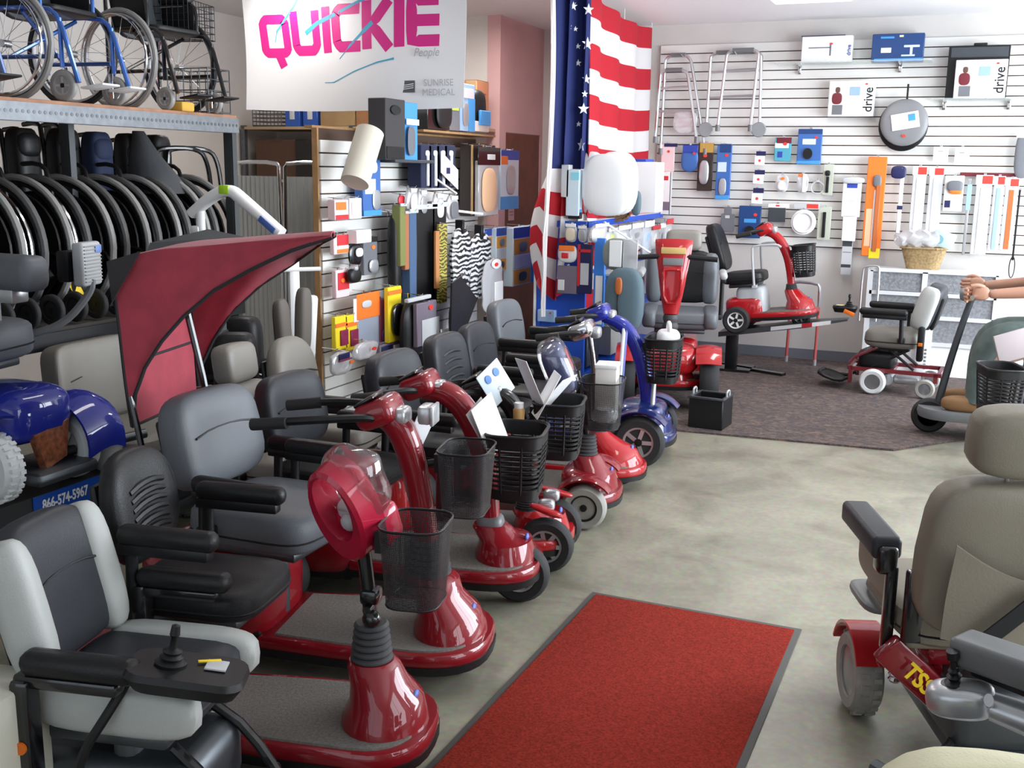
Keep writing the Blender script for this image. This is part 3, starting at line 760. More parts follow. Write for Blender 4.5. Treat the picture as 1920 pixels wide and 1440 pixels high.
HEMN = [(-2.528, 2.75, .746), (-2.515, 2.754, .857), (-2.475, 2.766, .949), (-2.412, 2.786, 1.042), (-2.338, 2.809, 1.129), (-2.239, 2.839, 1.215), (-2.117, 2.877, 1.285), (-1.988, 2.917, 1.350), (-1.86, 2.957, 1.398)]
HEMF = [(-2.66, 3.265, .78), (-2.655, 3.266, .851), (-2.60, 3.282, .956), (-2.525, 3.305, 1.071), (-2.42, 3.337, 1.175), (-2.28, 3.38, 1.269), (-2.08, 3.25, 1.355), (-1.87, 2.99, 1.398)]
def sidep(off):
    H_ = HEMN if off.length < .01 else HEMF
    def f(u, v):      # side panel between the roof edge and the curved hem
        roof = poly(ROOF, u) + off * (1 - .93 * u ** 1.6); p = roof.lerp(poly(H_, u), v)
        p.y += .012 * sin(pi * v) * sin(pi * u) + .004 * sin(14 * u + 6 * v); return CS @ p
    return f
def backp(u, v):
    A = Vector(CN_A) + WD * v; B_ = Vector(CN_B) + WD * v * .9
    return CS @ A.lerp(B_, u)
m = M(); m.sheet(top, 14, 8, .004); m.sheet(sidep(Vector((0, 0, 0))), 18, 8, .004); m.sheet(sidep(WD), 18, 8, .004); m.sheet(backp, 8, 8, .004)
cp_ = ob('sun_canopy', m, BUR, t, label='burgundy canvas sun canopy')
m = M()
for off in (Vector((0, 0, 0)), WD):
    f = sidep(off)
    m.tube([f(i / 24, 1.0) for i in range(25)], .007, 6); m.tube([f(0, i / 8) for i in range(9)], .006, 6)
m.tube([backp(1, i / 6) for i in range(7)], .006, 6); m.tube([backp(.62, i / 6) for i in range(7)], .006, 6)
ob('canopy_piping', m, mat('black_webbing', (.02, .018, .02), .8), cp_)
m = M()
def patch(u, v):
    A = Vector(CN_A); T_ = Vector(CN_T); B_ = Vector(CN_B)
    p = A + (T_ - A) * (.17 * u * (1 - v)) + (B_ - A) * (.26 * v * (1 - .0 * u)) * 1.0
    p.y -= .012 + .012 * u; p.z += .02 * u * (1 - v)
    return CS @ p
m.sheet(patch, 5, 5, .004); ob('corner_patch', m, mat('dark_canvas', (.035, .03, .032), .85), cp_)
m = M()
m.tube([CS @ Vector((-2.40, 2.69, .50)), CS @ Vector((-2.50, 2.745, .74)), CS @ Vector((-2.53, 2.75, .85))], .011, 8)
m.tube([CS @ Vector((-2.33, 2.95, .60)), CS @ Vector((-2.37, 2.93, .90)), CS @ Vector((-2.42, 2.92, 1.14))], .012, 8)
ob('canopy_pole', m, BLKG, t)

# ---------------------------------------------------------------- power chairs
def pc_base(t, paintm, c=(0, 0), wr=.125, wx=.05, wy=.235, cx=-.30, tire=GREYT, rim=SILV, fend=True, front_foot=True, cr=.07, z0=.10, body=True, cy=.17, fm=None):
    if body:
        m = M(); m.rbox((c[0] - .06, c[1], .22), (.48, .30, .18), .05, 3); b = ob('base_body', m, paintm, t)
        m = M(); m.rbox((c[0] - .06, c[1], .12), (.50, .26, .06), .02); ob('under_frame', m, STL, b)
    for q in (-1, 1):
        wheel(t, (c[0] + wx, c[1] + q * wy, wr), wr, .085, tire, rim, 5, name='drive_wheel', knobs=24 if tire is GREYT else 0)
        wheel(t, (c[0] + cx, c[1] + q * cy, cr), cr, .05, GREYT, SILV, 4, name='caster_wheel')
        m = M(); m.tube([(c[0] + cx, c[1] + q * (cy + .04), cr), (c[0] + cx + .03, c[1] + q * (cy + .04), cr * 2.1), (c[0] + cx + .03, c[1] + q * cy, cr * 2.3), (c[0] + cx + .12, c[1] + q * .10, cr * 2.6)], .012, 8, smooth=1); ob('caster_fork', m, BLK, t)
        if fend:
            m = M()
            def f(u, v, q=q):
                a = rad(20 + 130 * u); rr = wr * 1.16
                return (c[0] + wx + rr * cos(a), c[1] + q * (wy + .10 * (v - .5)), wr + rr * sin(a))
            m.sheet(f, 12, 4, .01); ob('wheel_fender', m, fm or paintm, t)
    if front_foot:
        m = M(); m.rbox((c[0] + .40, c[1], .10), (.18, .28, .018), .008); m.cyl((c[0] + .33, c[1], .11), (c[0] + .14, c[1], .22), .018); ob('footplate', m, BLK, t)
def joystick(t, S, x, y, z, rz=0, big=1.0, shell=BLK, parent=None):
    T = S @ TR((x, y, z), (0, 0, rz))
    m = M(T); m.loft([[(px * 1.0, py * .75, -.045) for px, py in rrect(.17 * big, .11 * big, .04)], [(px, py, -.01) for px, py in rrect(.20 * big, .13 * big, .045)], [(px * .96, py * .94, .004) for px, py in rrect(.20 * big, .13 * big, .045)]])
    j = ob('joystick_controller', m, shell, t)
    m = M(T); m.lathe([(.032, 0), (.034, .008), (.022, .014), (.026, .02), (.018, .026), (.021, .032), (.008, .038), (.007, .062), (.011, .068), (.009, .088), (0, .092)], c=(-.03 * big, 0, .002)); ob('joystick', m, BLK, j)
    m = M(T); m.rbox((.045 * big, .015, .008), (.045, .05, .004), .001); ob('control_buttons', m, LGRY, j)
    m = M(T); m.rbox((.03 * big, .03, .010), (.05, .008, .004), .001, rot=(0, 0, rad(25))); ob('yellow_pointer', m, YEL, j)
    return j

# front left: two-tone grey chair with the joystick
t = thing('power_wheelchair', 'two-tone grey power wheelchair with joystick at the lower left corner', 'wheelchair', (-1.66, 1.80, 0), rad(12))
S = seat(t, 0, 0, .50, 0, .36, .38, .34, LEADG, LEADG, th=.11, tilt=14, arms='', side=LEAL, e=.42, post=False, backe=.55, backz=-.02)
m = M(); m.rbox((-.02, -.215, .575), (.27, .062, .055), .024, 3); a = ob('armrest', m, LEAB, t)
m = M(); m.rbox((-.05, -.215, .535), (.24, .045, .03), .008); m.rbox((-.15, -.225, .42), (.045, .05, .24), .01); ob('armrest_bracket', m, BLKG, a)
m = M(); m.cyl((-.125, -.226, .38), (-.125, -.236, .38), .018) if False else m.cyl((-.15, -.25, .39), (-.15, -.256, .39), .014); ob('side_reflector', m, ORNG, a, label='round orange reflector')
m = M(); m.rbox((-.01, .225, .60), (.25, .06, .05), .022, 3); a2 = ob('armrest', m, LEAB, t)
m = M(); m.rbox((-.02, .225, .565), (.2, .045, .025), .006); m.rbox((-.13, .225, .46), (.045, .05, .24), .01); ob('armrest_bracket', m, BLKG, a2)
j = joystick(t, TR((.20, -.165, .57), (rad(-6), rad(8), 0)), 0, 0, 0, rad(14), 1.25)
m = M(); m.tube([(.06, -.17, .53), (.04, -.21, .48), (-.02, -.24, .38), (-.05, -.22, .27)], .011, 8, smooth=2); ob('control_cable', m, BLK, t)
pc_base(t, STL, wr=.13, wx=-.02, wy=.20, fend=False, front_foot=False, cx=.20, cr=.06)
m = M(); m.rbox((-.02, 0, .375), (.30, .30, .04), .012); m.rbox((0, 0, .29), (.06, .22, .16), .02); ob('seat_frame', m, STL, t)
m = M()
for q in (-1, 1): m.tube([(.12, q * .10, .34), (.20, q * .11, .28), (.30, q * .12, .12), (.33, q * .12, .09)], .013, 8, smooth=1)
m.tube([(.33, -.14, .09), (.33, .14, .09)], .012, 8); ob('legrest', m, BLKG, t)
m = M()
for q in (-1, 1): m.rbox((.37, q * .07, .10), (.14, .10, .012), .005, rot=(0, rad(-20), 0))
m.rbox((.35, 0, .105), (.03, .20, .02), .006); ob('footplate', m, GRYP, t)
# carton standing behind it at the frame edge
t = thing('carton', 'cream carton with a blue band cut off by the left edge, beside the joystick chair', 'box', (-1.84, 1.52, 0), rad(10))
ob('carton_body', M().rbox((0, 0, .30), (.16, .20, .44), .01), mat('cream_card', (.62, .60, .50), .6), t); ob('blue_band', M().rbox((0, 0, .045), (.165, .205, .09), .008), paint(50, 90, 170), t)

# right foreground: tan chair seen from behind, red base
t = thing('power_wheelchair', 'tan high-backed power wheelchair with headrest and red base, seen from behind', 'wheelchair', (.135, 3.125, 0), rad(110))
S = seat(t, 0, 0, .50, 0, .54, .46, .44, LEAT, LEAT, th=.12, tilt=9, arms='', post=False, backe=.42, backz=-.06, e=.4, side=None, head=(.37, .175, .015), mhead=LEAT, shell=False)
B = TR((-.23, 0, .45), (0, rad(-9), 0))
def pocket(u, v):
    y = -.21 + .42 * u; z = .03 + .27 * v - .09 * sin(pi * u) * v
    return B @ Vector((-.075 - .012 * sin(pi * u) * (1 - .3 * v) - .006 * sin(9 * u + 5 * v) - .02 + .10 * (y / .5) ** 2, y, z))
bk = [o for o in t.children if o.name.startswith('backrest')][0]
m = M(); m.sheet(pocket, 18, 10, .006); ob('back_pocket', m, mat('pocket_tan_vinyl', (.25, .22, .17), .4, bump=.4, bscale=120), bk, label='wrinkled storage pocket')  # pocket a little paler than the backrest tan
m = M(B); m.tube([(-.10, -.16, -.02), (-.115, -.12, .07), (-.13, -.02, .17), (-.125, .08, .19), (-.10, .2, .20)], .004, 6, smooth=2)
def belt(u, v):
    p = [Vector((-.100, .17, -.04)), Vector((-.13, .13, .06)), Vector((-.135, .02, .19)), Vector((-.10, -.22, .22))]
    q = u * 3; i = min(int(q), 2); f = q - i; c = p[i].lerp(p[i + 1], f)
    return B @ (c + Vector((0, .0, .045)) * (v - .5) + Vector((-.01 * sin(pi * u), .018 * (v - .5), 0)))
m = M(); m.sheet(belt, 18, 2, .005); ob('lap_belt', m, mat('black_belt', (.012, .012, .013), .7), t)
for q, lab in ((1, None), (-1, None)):
    m = M(); m.rbox((.04, q * .30, .635), (.34, .08, .065), .016, 3); a = ob('armrest', m, LEADG if q > 0 else LEAB, t)
    m = M(); m.rbox((-.115, q * .30, .605), (.06, .055, .08), .014, 3); m.rbox((-.13, q * .285, .47), (.03, .03, .24), .006); m.rbox((-.19, q * .24, .50), (.035, .05, .20), .008); ob('armrest_bracket', m, BLKG, a)
    m = M(); m.pil((.02, q * .285, .545), (.30, .02, .13), .5); ob('side_guard', m, LEAT, a)
m = M(); m.rbox((-.16, 0, .40), (.06, .50, .05), .015, 3); ob('rear_rail', m, LEAT, t)
pc_base(t, STL, wr=.128, wx=.19, wy=.25, cx=-.34, cr=.065, rim=SILV, front_foot=True, fm=REDB)
m = M(); m.rbox((-.03, .13, .30), (.30, .06, .08), .03, 3, (0, rad(-22), 0)); m.rbox((-.03, -.13, .30), (.30, .10, .12), .03, 3, (0, rad(-22), 0)); m.rbox((0, 0, .33), (.26, .34, .06), .02)
ob('side_shroud', m, RED, t)
RM = Matrix.Rotation(rad(42), 4, 'X') @ Matrix(((0, 0, -1, 0), (-1, 0, 0, 0), (0, 1, 0, 0), (0, 0, 0, 1)))
ob('slanted_shroud', M(TR((-.185, .215, .30), RM)).rbox((0, 0, -.02), (.22, .085, .04), .008, 2), RED, t)
text('side_lettering', 'TSS', .062, YEL, t, (-.2075, .215, .30), RM.to_euler(), 1.0, .002)
m = M(); m.lathe([(.02 if i % 2 else .014, .0 + .008 * i) for i in range(14)], c=(.02, .20, .18)); ob('suspension_spring', m, CHR, t)
m = M(); m.pil((.13, .225, .395), (.24, .15, .03), .5); ob('battery_cover', m, GRYP, t)

# its neighbour at the bottom right corner
t = thing('power_wheelchair', 'power wheelchair with silver-grey joystick pod and black arm pad at the bottom right corner', 'wheelchair', (.21, 1.82, 0), rad(150))
seat(t, 0, 0, .52, 0, .42, .42, .40, LEAB, th=.11, arms='', post=False)
for q in (-1,):
    m = M(); m.rbox((.13, q * .255, .70), (.36, .085, .06), .014, 3, (0, rad(2), 0)); a = ob('armrest', m, GRYP if q < 0 else LEAB, t)
    m = M(); m.rbox((.02, q * .255, .60), (.03, .03, .22), .006); m.rbox((.12, q * .255, .665), (.3, .045, .03), .008); ob('armrest_bracket', m, BLK, a)
T_ = TR((.272, -.215, .605), (0, rad(8), rad(25)), (.56, .85, .80))
m = M(T_); m.pil((0, 0, 0), (.23, .105, .085), .62, .75, nu=28, nv=16); j = ob('joystick_pod', m, SILV, t)
m = M(T_); m.pil((-.02, 0, .022), (.19, .075, .055), .7, .8); ob('pod_top', m, GRYP, j)
m = M(T_); m.lathe([(.03, .035), (.034, .045), (.02, .052), (.026, .06), (.016, .066), (.02, .074), (.012, .08), (.012, .10), (.022, .106), (.022, .125), (0, .13)], c=(.015, 0, .0)); ob('joystick', m, BLK, j)
m = M(T_); m.cyl((-.10, 0, -.01), (-.24, .02, -.03), .035, .042, 18); m.cyl((-.10, .04, .02), (-.10, .052, .03), .016); ob('pod_arm', m, SILV, j)
pc_base(t, STL, wr=.15, wx=-.05, wy=.24, fend=False, cx=.30, cr=.07, front_foot=False)
m = M()
for k, (dz, dy) in enumerate(((.40, -.17), (.36, -.13), (.30, -.17))): m.tube([(.42, dy, dz), (.30, dy, dz - .01), (.10, dy, dz - .03), (-.1, dy, dz - .03)], .020, 8, smooth=1)
m.rbox((.20, -.15, .35), (.3, .08, .05), .02); ob('front_frame', m, STL, t)
m = M(); m.pil((.18, -.19, .43), (.30, .05, .07), .6); ob('side_fairing', m, SILV, t)
# cream seat back at the bottom edge
t = thing('power_wheelchair', 'cream-topped seat back rising into the bottom edge of the picture', 'wheelchair', (.15, 1.06, 0), rad(-83))
seat(t, 0, 0, .525, 0, .40, .40, .455, CREAM, CREAM, th=.12, tilt=0, arms='', backz=-.03, post=False)
for o in list(t.children):
    pass
pc_base(t, STL, wr=.13, wx=.05, wy=.22, fend=False, front_foot=False)
m = M(); m.rbox((0, 0, .36), (.3, .3, .10), .02); ob('seat_frame', m, STL, t)

# second row: tan chair with headrest, and a tan back by the gondola
t = thing('power_wheelchair', 'grey-beige power wheelchair with a boxy headrest behind the second scooter', 'wheelchair', (-2.49, 3.62, 0), rad(4))
seat(t, 0, 0, .46, 0, .42, .42, .32, LEAM, LEAM, th=.11, tilt=8, arms='LR', armz=.16, head=(.22, .165, .0), mhead=LEAM, backz=-.06, post=False)
pc_base(t, STL, front_foot=False); m = M(); m.rbox((0, 0, .34), (.3, .3, .10), .02); ob('seat_frame', m, STL, t)
t = thing('power_wheelchair', 'tan round-shouldered power wheelchair beside the wooden edge of the slatwall gondola', 'wheelchair', (-2.64, 4.22, 0), rad(6))
seat(t, 0, 0, .46, 0, .40, .42, .42, LEAM, LEAM, th=.13, tilt=8, arms='', backz=-.06, post=False, backe=.75)
pc_base(t, STL, front_foot=False); m = M(); m.rbox((0, 0, .34), (.3, .3, .10), .02); ob('seat_frame', m, STL, t)
t = thing('power_wheelchair', 'wide tan power wheelchair back behind the blue scooter, with pale piping', 'wheelchair', (-3.28, 3.62, 0), rad(2))
seat(t, 0, 0, .50, 0, .56, .46, .36, LEAM, LEAM, th=.12, tilt=8, arms='', side=None, backz=-.02, post=False, backe=.28)
pc_base(t, STL, front_foot=False); m = M(); m.rbox((0, 0, .38), (.3, .3, .10), .02); ob('seat_frame', m, STL, t)
m = M(); m.pil((.02, .28, .62), (.08, .10, .22), .5); ob('side_cushion', m, LEAM, t)

# far right: small chair on the carpet, facing left
t = thing('power_wheelchair', 'small power wheelchair with open red frame on the carpet before the display case', 'wheelchair', (-.42, 8.45, .012), rad(176))
S = seat(t, -.03, 0, .485, 0, .40, .40, .34, LEAM, LEADG, th=.15, tilt=16, arms='LR', armz=.135, arml=.34, armx=.06, side=LEAL, post=False, e=.55, backe=.5, sb=False)  # pale side bolsters stand in for light on the backrest edge
joystick(t, Matrix(), .31, .20, .64, rad(0), .9)
for o in t.children:
    if o.name.startswith('joystick_controller'): jc = o
ob('orange_trim', M().rbox((.27, .265, .60), (.08, .012, .03), .004, rot=(0, rad(-20), 0)), ORNG, jc)
for q in (-1, 1):
    wheel(t, (.07, q * .22, .095), .095, .065, WHT, SILV, 4, name='drive_wheel'); wheel(t, (-.295, q * .20, .072), .072, .05, GREYT, SILV, 6, name='caster_wheel')
m = M()
for q in (-1, 1):
    m.box((-.08, q * .17, .175), (.64, .028, .028)); m.box((.24, q * .17, .13), (.028, .028, .13)); m.box((-.36, q * .17, .15), (.028, .028, .07))
    m.tube([(.26, q * .15, .20), (.22, q * .15, .26), (.06, q * .14, .345)], .011, 6)
m.box((.25, 0, .175), (.028, .34, .028)); m.box((-.38, 0, .175), (.028, .34, .028)); m.box((-.05, 0, .175), (.028, .34, .028)); ob('red_frame', m, mat('maroon_frame', (.16, .012, .018), .35, coat=.6), t)
m = M(); m.rbox((.07, 0, .235), (.26, .26, .14), .04, 3); b = ob('battery_box', m, BLK, t)
m = M(); m.cyl((-.02, -.12, .10), (-.02, .12, .10), .042); m.rbox((-.15, 0, .10), (.18, .2, .06), .02); ob('motor', m, SILV, t)
m = M()
for q in (-1, 1): m.tube([(-.02, q * .12, .33), (-.20, q * .12, .19)], .011, 6); m.tube([(.10, q * .12, .19), (-.16, q * .12, .34)], .011, 6)
m.rbox((-.03, 0, .335), (.26, .28, .02), .006); ob('scissor_frame', m, BLK, t)
m = M(); m.tube([(.24, -.12, .10), (.33, -.13, .055), (.48, -.13, .10), (.50, 0, .11), (.48, .13, .10), (.33, .13, .055), (.24, .12, .10)], .013, 8, smooth=1); m.rbox((.40, 0, .075), (.17, .24, .012), .004, rot=(0, rad(-16), 0)); ob('footrest', m, BLK, t)
m = M(); m.rbox((-.24, .20, .40), (.05, .05, .26), .02); ob('seat_upright', m, BLK, t); ob('orange_reflector', M().rbox((-.24, .228, .40), (.03, .006, .025), .002), ORNG, t)

# ---------------------------------------------------------------- far bay: red scooter, lift, crate
t = scooter('mobility_scooter', 'large red scooter facing the camera behind the black crate, with a beige headrest', (-1.80, 7.20, .012), rad(-77), REDB, 'scooters of the far bay',
            nose=.20, hw=.26, xr=-.5, path=[(.0, .64, .10, .07), (-.01, .78, .16, .08), (-.03, .95, .21, .09), (-.06, 1.10, .26, .10), (-.075, 1.14, .26, .08)], boot=(.30, .64, .065), shroud=True,
            front=('pair', .10, .28), fw=.195, fww=.13, frim=BLK, spokes=0, fender=(.08, .27, .235, .17), rear=True, head='none', deckz=.20)
seat(t, -.52, .06, .62, 0, .52, .48, .40, LEAG, LEAB, th=.14, tilt=6, arms='LR', armz=.26, arml=.34, armx=.05, head=(.27, .16, -.01), mhead=LEAM, side=LEAG, armm=LGRY)
m = M(); m.rbox((.0, 0, 1.075), (.012, .17, .045), .005, rot=(0, rad(-8), 0)); c = ob('amber_panel', m, paint(190, 160, 100), t)
ob('grey_display', M().rbox((.012, 0, 1.0), (.012, .14, .05), .005, rot=(0, rad(-8), 0)), GRYP, t)
m = M(); m.tube([(.045, -.062, .93), (.048, -.055, .72), (.048, .055, .72), (.045, .062, .93), (.045, .05, .95), (.045, -.05, .95)], .010, 8, True, 1); ob('chrome_red_loop', m, REDB, t)
m = M(); m.tube([(-.02, -.30, 1.02), (-.03, 0, 1.04), (-.02, .30, 1.02)], .018, 8); ob('handlebar', m, BLK, t)
t = thing('crate', 'black square plastic crate on the carpet edge before the red scooter', 'crate', (-1.385, 6.70, .012), rad(-5))
m = M()
for (c, d) in (((0, -.105, .10), (.22, .014, .20)), ((0, .105, .10), (.22, .014, .20)), ((-.105, 0, .10), (.014, .22, .20)), ((.105, 0, .10), (.014, .22, .20)), ((0, 0, .008), (.22, .22, .014))): m.rbox(c, d, .003, 1)
c = ob('crate_body', m, BLK, t)
m = M()
for a in (-1, 1): m.rbox((0, a * .108, .198), (.235, .024, .014), .004); m.rbox((a * .108, 0, .198), (.024, .235, .014), .004)
ob('crate_rim', m, STL, c)
for a in (-1, 1): ob('crate_handle', M().tube([(a * .11, .03, .20), (a * .11, .03, .24), (a * .11, -.03, .24), (a * .11, -.03, .20)], .007, 6, smooth=1), LGRY, c)
# hoist arm and the small scooter riding on it
t = thing('scooter_lift', 'dark lift platform with white and red tape holding up a small red scooter', 'scooter lift', (-1.62, 8.80, .012), rad(0))
def lz(x): return .325 + .15 * (x / .86)
m = M(); m.loft([[(-.14, y, lz(-.14) + z) for y, z in ((-.14, -.02), (.14, -.02), (.14, .02), (-.14, .02))], [(.55, y, lz(.55) + z) for y, z in ((-.13, -.02), (.13, -.02), (.13, .02), (-.13, .02))], [(.86, y, lz(.86) + z) for y, z in ((-.06, -.006), (.06, -.006), (.06, .008), (-.06, .008))]]); p = ob('platform', m, STL, t)
for x0, x1, mm in ((.28, .52, WHITE), (.52, .60, paint(190, 30, 40)), (.60, .74, WHITE)):
    m = M(); m.loft([[(x, -.136 + .0 * x - .004, lz(x) + z) for x, z in ((x0, -.014), (x1, -.010), (x1, .018), (x0, .018))], [(x, -.128, lz(x) + z) for x, z in ((x0, -.014), (x1, -.010), (x1, .018), (x0, .018))]]); ob('reflective_tape', m, mm, p)
m = M(); m.rbox((-.05, 0, .17), (.09, .10, .30), .01); m.rbox((-.05, 0, .40), (.12, .14, .1), .02); ob('lift_post', m, BLK, t)
m = M(); m.box((.12, -.02, .012), (.62, .06, .02), (0, 0, rad(-22))); m.box((-.02, .0, .012), (.3, .3, .02)); ob('lift_foot', m, BLKG, t)
t = scooter('mobility_scooter', 'small red travel scooter lifted off the floor on the taped platform', (-1.18, 8.80, .40), 0, REDB, 'scooters of the far bay',
            nose=.20, hw=.20, xr=-.30, path=[(0, .26, .055, .055), (.0, .42, .06, .06), (-.01, .56, .07, .07), (-.05, .68, .075, .075), (-.10, .75, .08, .07), (-.17, .775, .07, .05)], boot=(.30, .35, .05),
            front=('single', .06), fw=.075, rear=False, head='console', headp=(-.14, .77), grip=.10, bask=(.115, .40, 'slot', .25, .17, .25))
t.rotation_euler = (0, rad(-7), 0)
m = M(); m.pil((-.36, 0, .17), (.32, .34, .22), .4, .4); rb = ob('rear_cover', m, REDB, t)
m = M(); m.pil((-.31, 0, .22), (.24, .30, .28), .35, .35); ob('battery_pack', m, mat('silver_grey_pack', (.42, .44, .46), .4), t)
for q in (-1, 1): wheel(t, (-.42, q * .20, .10), .11, .07, RUB, WHITE, 5, name='rear_wheel')
seat(t, -.36, 0, .48, 0, .36, .34, .40, LEAB, LEAB, th=.10, tilt=12, arms='', post=True)
m = M(); m.tube([(-.26, -.20, .36), (-.26, -.20, .66), (-.24, -.20, .685), (-.06, -.20, .68), (-.03, -.20, .655)], .010, 8, smooth=1); m.tube([(-.26, .20, .36), (-.26, .20, .66), (-.24, .20, .685), (-.06, .20, .68), (-.03, .20, .655)], .010, 8, smooth=1); m.box((-.26, 0, .36), (.03, .42, .02)); ob('armrest_frame', m, LGRY, t)
# red and white tube stand behind the lift
t = thing('tube_stand', 'red and white tubular stand with silver feet behind the lift platform', 'stand', (-1.17, 9.30, .012), 0)
m = M(); m.tube([(-.13, .06, .03), (-.12, .06, .66), (-.10, .06, .70), (.10, -.03, .70), (.125, -.03, .66), (.12, -.03, .03)], .013, 8, smooth=1); ob('stand_frame', m, mat('white_red_tube', (.50, .10, .09), .4), t)
m = M(); m.tube([(-.12, .06, .62), (-.12, .06, .66), (-.10, .06, .702), (.10, -.03, .702), (.125, -.03, .66), (.125, -.03, .5)], .0145, 8, smooth=1); ob('silver_top', m, SILV, t)
for p in ((-.13, .06), (.12, -.03)): ob('stand_foot', M().cyl((p[0], p[1], 0), (p[0], p[1], .05), .016), SILV, t)

# ---------------------------------------------------------------- display case, basket
t = thing('display_case', 'white-framed case of grey tread panels against the back wall', 'display case', (-.17, 9.33, .012), rad(0))
TREAD = mat('grey_tread_plate', (.30, .31, .33), .4, .5, noise=.25, nscale=45, bump=.8, bscale=90)
m = M()
for x in (-.48, -.06, .48): m.box((x, -.10, .42), (.04, .03, .84))
for z in (.845, .66, .475, .26): m.box((0, -.10, z), (.96, .03, .03))
m.box((0, 0, .845), (1.0, .22, .025)); f = ob('case_frame', m, mat('white_aluminium', (.75, .76, .78), .35, .3), t)
for x0, x1 in ((-.46, -.08), (-.04, .46)):
    for z0, z1 in ((.68, .83), (.49, .645), (.275, .46)): ob('tread_panel', M().box(((x0 + x1) / 2, -.085, (z0 + z1) / 2), (x1 - x0, .015, z1 - z0)), TREAD, t, False)
ob('white_skirt', M().box((0, -.085, .125), (.94, .016, .25)), WHITE, t, False)
ob('case_back', M().box((0, .09, .42), (.96, .015, .82)), WHITE, t, False)
m = M(); m.tube([(-.54, -.13, .42), (-.54, -.13, .84), (-.52, -.13, .87), (-.43, -.13, .88), (-.41, -.13, .85), (-.41, -.13, .42)], .009, 8, smooth=1); ob('carry_handle', m, ALU, t)
t = thing('ladder_post', 'white slotted upright post standing beside the far power wheelchair', 'post', (-.185, 9.12, .012), 0)
ob('post_body', M().rbox((0, 0, .20), (.10, .03, .40), .006), WHITE, t)
for k in range(6): ob('slot', M().rbox((.012, -.016, .08 + .03 * k), (.018, .006, .018), .003), GRYP, t)
def weave(t, rx, ry, h, z0, tp=.72, name='wicker_body', mm=None):
    mm = mm or mat('wicker', (.34, .235, .11), .75, noise=.3, nscale=60, bump=1.0, bscale=150)
    m = M(); prof = []
    n = 40
    for i in range(9):
        f = i / 8; k = tp + (1 - tp) * f
        for s_ in (0, 1):
            prof.append([(rx * k * (1 + .03 * (1 if (j + i) % 2 else -1) * s_) * math.copysign(abs(cos(2 * pi * j / n)) ** .6, cos(2 * pi * j / n)), ry * k * (1 + .03 * (1 if (j + i) % 2 else -1) * s_) * math.copysign(abs(sin(2 * pi * j / n)) ** .6, sin(2 * pi * j / n)), z0 + h * (f * .94 + s_ * .03)) for j in range(n)])
    m.loft(prof); b = ob(name, m, mm, t)
    ob('basket_rim', M().tube([(p[0] * 1.02, p[1] * 1.02, z0 + h) for p in prof[-1]], .010, 6, True), mm, b)
    return b
t = thing('wicker_basket', 'square wicker basket of plastic-wrapped goods on top of the display case', 'basket', (-.26, 9.33, .87), rad(-8))
weave(t, .17, .10, .17, 0)
t = thing('plastic_bag', 'crumpled clear plastic bag heaped in the wicker basket', 'plastic bag', (-.29, 9.33, 1.05), rad(-8))
def crump(p): return (p[0] + .018 * sin(70 * p[1] + 30 * p[2]), p[1] + .01 * sin(60 * p[0]), p[2] + .016 * sin(55 * p[0] + 20 * p[1]))
ob('bag_film', M().pil((-.02, 0, .06), (.36, .18, .13), .8, .8, nu=30, nv=16, bend=crump), CLEARH, t)
t = thing('bag_packet', 'pale blue packet poking out of the wicker basket bag', 'packet', (-.12, 9.30, 1.04), rad(-8)); ob('packet_body', M().rbox((0, 0, .075), (.17, .03, .13), .012, rot=(0, rad(18), 0)), paint(190, 215, 220), t); ob('round_print', M().cyl((-.035, -.02, .075), (-.035, -.016, .075), .038), paint(120, 165, 175), t)

# ---------------------------------------------------------------- the rider at the right edge
t = thing('mobility_scooter', 'dark scooter carrying the seated person at the right edge', 'scooter', (.06, 7.15, .012), rad(180))
o = pan_outline(-.6, .22, .22)
m = M(); m.loft([[(x, y, .12) for x, y in inset(o, .96)], [(x, y, .15) for x, y in o], [(x, y, .18) for x, y in inset(o, .96)]]); ob('floor_pan', m, GRYP, t)
m = M(); m.pil((-.62, 0, .30), (.44, .42, .32), .4, .4); ob('rear_cover', m, DBLUE, t)
m = M(); m.loft(sweep(refine([(.10, .15, .05, .05), (.06, .4, .045, .045), (0, .7, .04, .04), (-.05, .90, .04, .04)]))); ob('tiller_column', m, STL, t)
m = M(); m.tube([(-.04, -.28, .90), (-.02, 0, .92), (-.04, .28, .90)], .014, 8); ob('handlebar', m, CHR, t)
m = M(); m.rbox((-.02, 0, .89), (.10, .18, .07), .025, 3); ob('control_console', m, GRYP, t)
wheel(t, (.14, 0, .11), .11, .08, RUB, SILV, 5, name='front_wheel')
for q in (-1, 1): wheel(t, (-.64, q * .24, .12), .12, .08, RUB, SILV, 5, name='rear_wheel')
seat(t, -.58, 0, .56, 0, .44, .42, .36, LEADG, th=.1, arms='')
SKIN = mat('skin', (.46, .235, .155), .5); DENIM = mat('grey_green_trousers', (.10, .135, .125), .85, noise=.15, nscale=20, bump=.3, bscale=200); SHIRT = mat('black_shirt', (.016, .016, .020), .85, bump=.3, bscale=160)
def skin_mesh(name, verts, edges, rads, material, parent, root=0, levels=2):
    me = bpy.data.meshes.new(name); me.from_pydata(verts, edges, []); me.update()
    o = bpy.data.objects.new(name, me); COL.objects.link(o); o.parent = parent
    md = o.modifiers.new('skin', 'SKIN'); md.use_smooth_shade = True
    for i, r in enumerate(rads):
        r = r if isinstance(r, tuple) else (r, r); me.skin_vertices[0].data[i].radius = r; me.skin_vertices[0].data[i].use_root = (i == root)
    sb = o.modifiers.new('sub', 'SUBSURF'); sb.levels = levels; sb.render_levels = levels
    me.materials.append(material); return o
t = thing('person', 'person in a black top leaning forward with bare arms at the right edge', 'person', (.06, 7.15, .012), rad(180))
